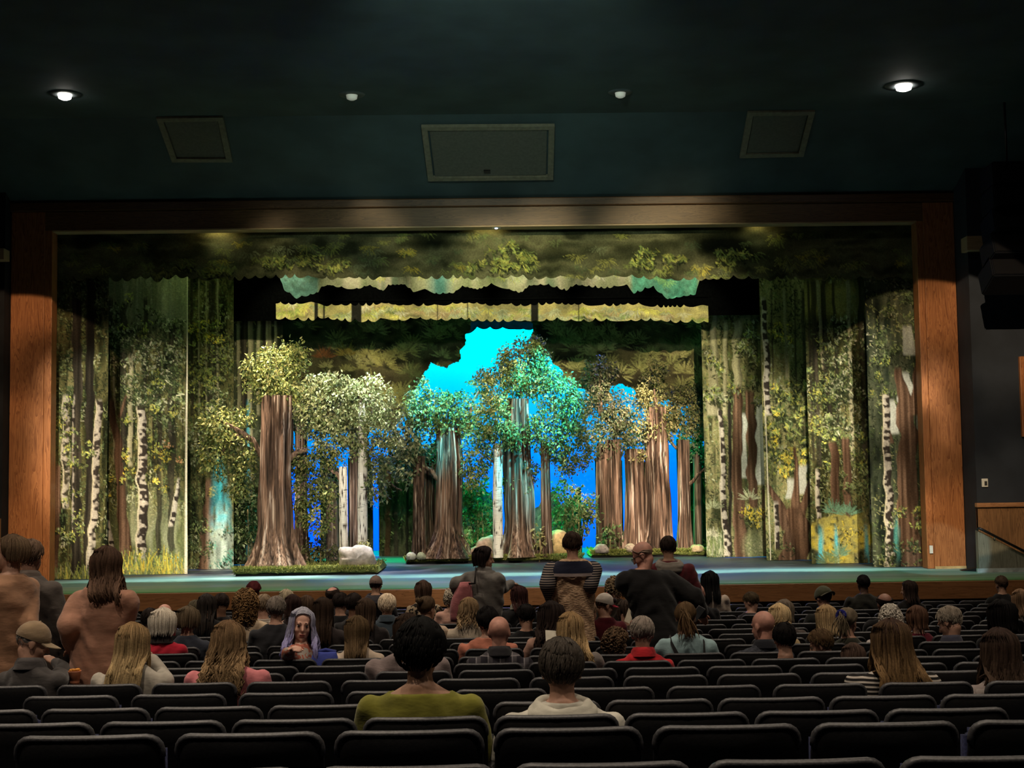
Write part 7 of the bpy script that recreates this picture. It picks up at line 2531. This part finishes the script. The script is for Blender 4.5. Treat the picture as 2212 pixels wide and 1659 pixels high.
# added cloth shape standing in for a lit blue seat front
e = empty('blue_seat_patch', at(704, 1424, 11.52))
mb = MB()
mb.rings([(0.0, 0.0, -0.22, 0.10, 0.035), (0.004, 0, -0.10, 0.105, 0.04), (0, 0.004, 0.02, 0.10, 0.04), (-0.004, 0.01, 0.06, 0.095, 0.03)], 18)
mb.capsule((-0.09, 0, 0.02), 0.03, (-0.11, -0.01, -0.18), 0.028)
me = remesh(mb, 0.012, 3, 'body')
link_mesh('body', me, cloth_mat('plain', (0.055, 0.075, 0.34)), e)
mb = MB()
mb.tube([(-0.08, 0.02, 0.055), (0, 0.0, 0.075), (0.08, 0.02, 0.055)], 0.016, 8)
mb.build('collar', cloth_mat('plain', (0.04, 0.055, 0.26)), e)
tag(e, 'blue cloth shape added for the lit blue seat beside the pointing person', 'jacket')
# papers, phone, snack
def card(name, px, py, d, w, h, rx, ry, c, label, cat, fold=True):
    bm = bmesh.new()
    add_box(bm, (-w / 2, -0.002, -h / 2), (0, 0.002, h / 2))
    o = bm_obj('cover', bm, mat('paper_%d' % int(px), c, 0.8, 0.08, 20))
    e = empty(name, at(px, py, d))
    e.rotation_euler = (rx, ry, 0.2)
    o.parent = e
    bm = bmesh.new()
    add_box(bm, (0, -0.002, -h / 2), (w / 2, 0.002, h / 2))
    o2 = bm_obj('cover', bm, mat('paper_%d' % int(px), c, 0.8, 0.08, 20), e)
    o2.rotation_euler = (0, 0, 0.4 if fold else 0)
    return tag(e, label, cat)


card('programme', 1199, 1382, 10.9, 0.15, 0.15, -0.5, 0.1, (0.62, 0.58, 0.48), 'white folded programme held in front of the half-tied blonde hair', 'programme')
card('programme', 1366, 1330, 14.7, 0.13, 0.20, -0.4, 0.5, (0.58, 0.52, 0.40), 'cream programme held up beside the white cap', 'programme')
e = empty('phone', at(1506, 1326, 11.9))
box_obj('case', (-0.036, -0.004, -0.075), (0.036, 0.004, 0.075), mat('phone_case', (0.16, 0.16, 0.17), 0.3), e, 0.004)
box_obj('screen', (-0.032, 0.004, -0.068), (0.032, 0.0055, 0.068), mat('phone_glass', (0.01, 0.01, 0.012), 0.1), e)
e.rotation_euler = (0.5, 0.5, 0.3)
tag(e, 'grey phone held up beside the loose brown ponytail', 'phone')
e = empty('snack_cup', at(161, 1478, 8.95))
lathe('cup', [(0.001, 0.0), (0.028, 0.0), (0.038, 0.075), (0.041, 0.085), (0.036, 0.082), (0.030, 0.01)], mat('paper_cup', (0.40, 0.15, 0.08), 0.6), e)
mb = MB()
for i in range(9):
    a = i * 2.4
    mb.ellipsoid((0.02 * math.cos(a), 0.02 * math.sin(a), 0.082 + 0.004 * (i % 3)), (0.016, 0.014, 0.011), None, 8, 6)
o = mb.build('snacks', mat('orange_snack', (0.55, 0.22, 0.03), 0.6), e)
o['kind'] = 'stuff'
tag(e, 'small cup of orange snack held by the person in the tan cap', 'snack cup')

# ------------------------------------------------------------------ auditorium seats
shell_m = mat('black_seat_shell', (0.0035, 0.0035, 0.0042), 0.55, 0.25, 60, bump=0.06, spec=0.3)
lit_trim_m = mat('lit_seat_edge', (0.040, 0.040, 0.044), 0.45, 0.35, 90, bump=0.1, spec=0.5)  # edge greyed to paint in the overhead light along the seat tops
pad_m = mat('navy_seat_fabric', (0.012, 0.015, 0.045), 0.9, 0.3, 70, bump=0.2)
iron_m = mat('black_seat_iron', (0.012, 0.012, 0.013), 0.5, 0.2, 30)
SW = 0.49


def curved_panel(name, w, z0, z1, thick, rad, y_of, m, parent, lip=0.012, nu=18, nv=8):
    """upright panel rounded at its top corners and curved in plan"""
    bm = bmesh.new()
    us = np.sin(np.linspace(-1, 1, nu) * PI / 2)
    us = np.sign(us) * np.abs(us) ** 0.85

    def ztop(u):
        x = abs(u) * w / 2
        c = w / 2 - rad
        return z1 if x <= c else z1 - rad + math.sqrt(max(0.0, rad * rad - (x - c) ** 2))

    def pt(u, v, off):
        zt = ztop(u)
        z = z0 + (zt - z0) * v
        return (u * w / 2, y_of(u, z) + off, z)

    loops = []
    fr = [[bm.verts.new(pt(u, j / (nv - 1), thick)) for u in us] for j in range(nv)]
    bk = [[bm.verts.new(pt(u, j / (nv - 1), 0.0)) for u in us] for j in range(nv)]
    for A, fl in ((fr, 0), (bk, 1)):
        for j in range(nv - 1):
            for i in range(nu - 1):
                q = (A[j][i], A[j][i + 1], A[j + 1][i + 1], A[j + 1][i])
                bm.faces.new(q if fl else q[::-1])
    rim = lambda A: [A[0][i] for i in range(nu)] + [A[j][nu - 1] for j in range(1, nv)] + [A[nv - 1][i] for i in range(nu - 2, -1, -1)] + [A[j][0] for j in range(nv - 2, 0, -1)]
    Fr, Bk = rim(fr), rim(bk)
    mids = []
    n = len(Fr)
    c = Vector((0, 0, (z0 + z1) / 2))
    for k, f in ((0.2, 0.8), (0.5, 1.0), (0.8, 0.8)):
        ring = []
        for a, b in zip(Fr, Bk):
            p = b.co.lerp(a.co, k)
            o = Vector((p.x, 0, p.z - c.z))
            o = Vector((p.x / (w / 2), 0, (p.z - c.z) / ((z1 - z0) / 2)))
            o = Vector((o.x ** 5 if abs(o.x) < 1 else math.copysign(1, o.x), 0, o.z ** 5)).normalized() if o.length > 0.1 else Vector((0, 0, 1))
            ring.append(bm.verts.new(p + o * lip * f))
        mids.append(ring)
    L = [Bk] + mids + [Fr]
    for a, b in zip(L[:-1], L[1:]):
        for i in range(n):
            bm.faces.new((a[i], b[i], b[(i + 1) % n], a[(i + 1) % n]))
    return bm_obj(name, bm, m, parent, True)


def back_y(u, z):
    return 0.030 * u * u + (0.85 - z) * 0.22


def make_seat(down):
    e = empty('auditorium_seat')
    curved_panel('backrest', SW, 0.34, 0.845, 0.042, 0.050, back_y, shell_m, e)
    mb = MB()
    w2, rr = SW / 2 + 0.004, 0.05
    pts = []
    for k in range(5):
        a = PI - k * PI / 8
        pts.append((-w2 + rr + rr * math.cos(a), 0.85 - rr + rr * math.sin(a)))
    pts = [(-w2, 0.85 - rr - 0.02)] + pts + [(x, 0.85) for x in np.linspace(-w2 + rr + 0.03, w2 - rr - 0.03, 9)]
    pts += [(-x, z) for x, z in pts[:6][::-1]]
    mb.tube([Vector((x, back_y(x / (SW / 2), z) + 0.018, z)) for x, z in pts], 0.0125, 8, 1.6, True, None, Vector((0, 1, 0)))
    mb.build('lit_edge_trim', lit_trim_m, e)
    curved_panel('back_pad', SW - 0.05, 0.42, 0.825, 0.035, 0.045, lambda u, z: back_y(u, z) + 0.050, pad_m, e, 0.008, 14, 6)
    bm = bmesh.new()
    if down:
        add_box(bm, (-SW / 2 + 0.02, 0.17, 0.385), (SW / 2 - 0.02, 0.60, 0.455))
    else:
        add_box(bm, (-SW / 2 + 0.02, 0.19, 0.40), (SW / 2 - 0.02, 0.27, 0.80 - 0.0))
    bmesh.ops.bevel(bm, geom=bm.edges[:], offset=0.025, segments=3, affect='EDGES')
    if not down:
        for v in bm.verts:
            v.co.y += (0.85 - v.co.z) * 0.06
    bm_obj('seat_pan', bm, pad_m, e, True)
    bm = bmesh.new()
    add_box(bm, (-0.285, 0.16, 0.60), (-0.245, 0.47, 0.635))
    bmesh.ops.bevel(bm, geom=bm.edges[:], offset=0.010, segments=2, affect='EDGES')
    bm_obj('armrest', bm, shell_m, e, True)
    bm = bmesh.new()
    add_box(bm, (-0.277, 0.20, 0.0), (-0.253, 0.42, 0.60))
    add_box(bm, (-0.29, 0.16, 0.0), (-0.24, 0.46, 0.02))
    bm_obj('seat_standard', bm, iron_m, e)
    return e


ORD = ['', 'first', 'second', 'third', 'fourth', 'fifth', 'sixth', 'seventh', 'eighth', 'ninth', 'tenth', 'eleventh', 'twelfth', 'thirteenth', 'fourteenth', 'fifteenth', 'sixteenth', 'seventeenth', 'eighteenth', 'nineteenth', 'twentieth', 'twenty-first', 'twenty-second', 'twenty-third', 'twenty-fourth', 'twenty-fifth', 'twenty-sixth', 'twenty-seventh', 'twenty-eighth', 'twenty-ninth', 'thirtieth']
MEAS = {0: (1302, 420), 1: (1229, 342), 2: (1203, 281), 3: (1427, 241.5), 4: (1545, 229.5), 5: (1440, 202), 6: (1432, 178), 7: (1378, 160), 8: (1500, 146)}
seat_up, seat_dn = make_seat(False), make_seat(True)
used = {0: False, 1: False}
n_seats = 0
for r, (dy, hh) in enumerate(zip(ROW_D, ROW_H)):
    if r in MEAS:
        c0 = at(MEAS[r][0], 1039 + FPX * hh / dy, dy).x
        pitch = MEAS[r][1] * dy / FPX
    else:
        pitch = 0.572
        c0 = (0.0 if r % 2 else 0.5) * pitch + 0.12 * (r % 3)
    zf = EYE.z - hh - SEAT_H
    xs = []
    for k in range(-40, 41):
        x = c0 + k * pitch
        pa, _ = proj(np.array([x - SW / 2]), np.array([dy]), np.array([zf + 0.8]))
        pb, _ = proj(np.array([x + SW / 2]), np.array([dy]), np.array([zf + 0.8]))
        if pb[0] > 50 and pa[0] < 2160:
            xs.append(x)
    occ = {}
    for (org, dd, lb, *_) in PEOPLE:
        if 'standing' in lb:
            continue
        if abs(dd - dy - 0.26) < 0.3:
            i = int(np.argmin([abs(x - org.x) for x in xs]))
            occ[i] = lb
    for i, x in enumerate(xs):
        k = 1 if i in occ else 0
        src = seat_dn if k else seat_up
        s = src if not used[k] else copy_tree(src)
        used[k] = True
        s.location = (x, dy, zf)
        s.rotation_euler = (0, 0, -0.004 * x)
        n_seats += 1
        nm = 'nearest' if r == 0 else (ORD[r + 1] + '-nearest')
        tag(s, '%s dark padded auditorium seat, %s from the left in the %s row' % ('occupied' if k else 'empty', ORD[i + 1], nm), 'seat', 'rows of auditorium seats')
bpy.data.scenes.remove(TMP)
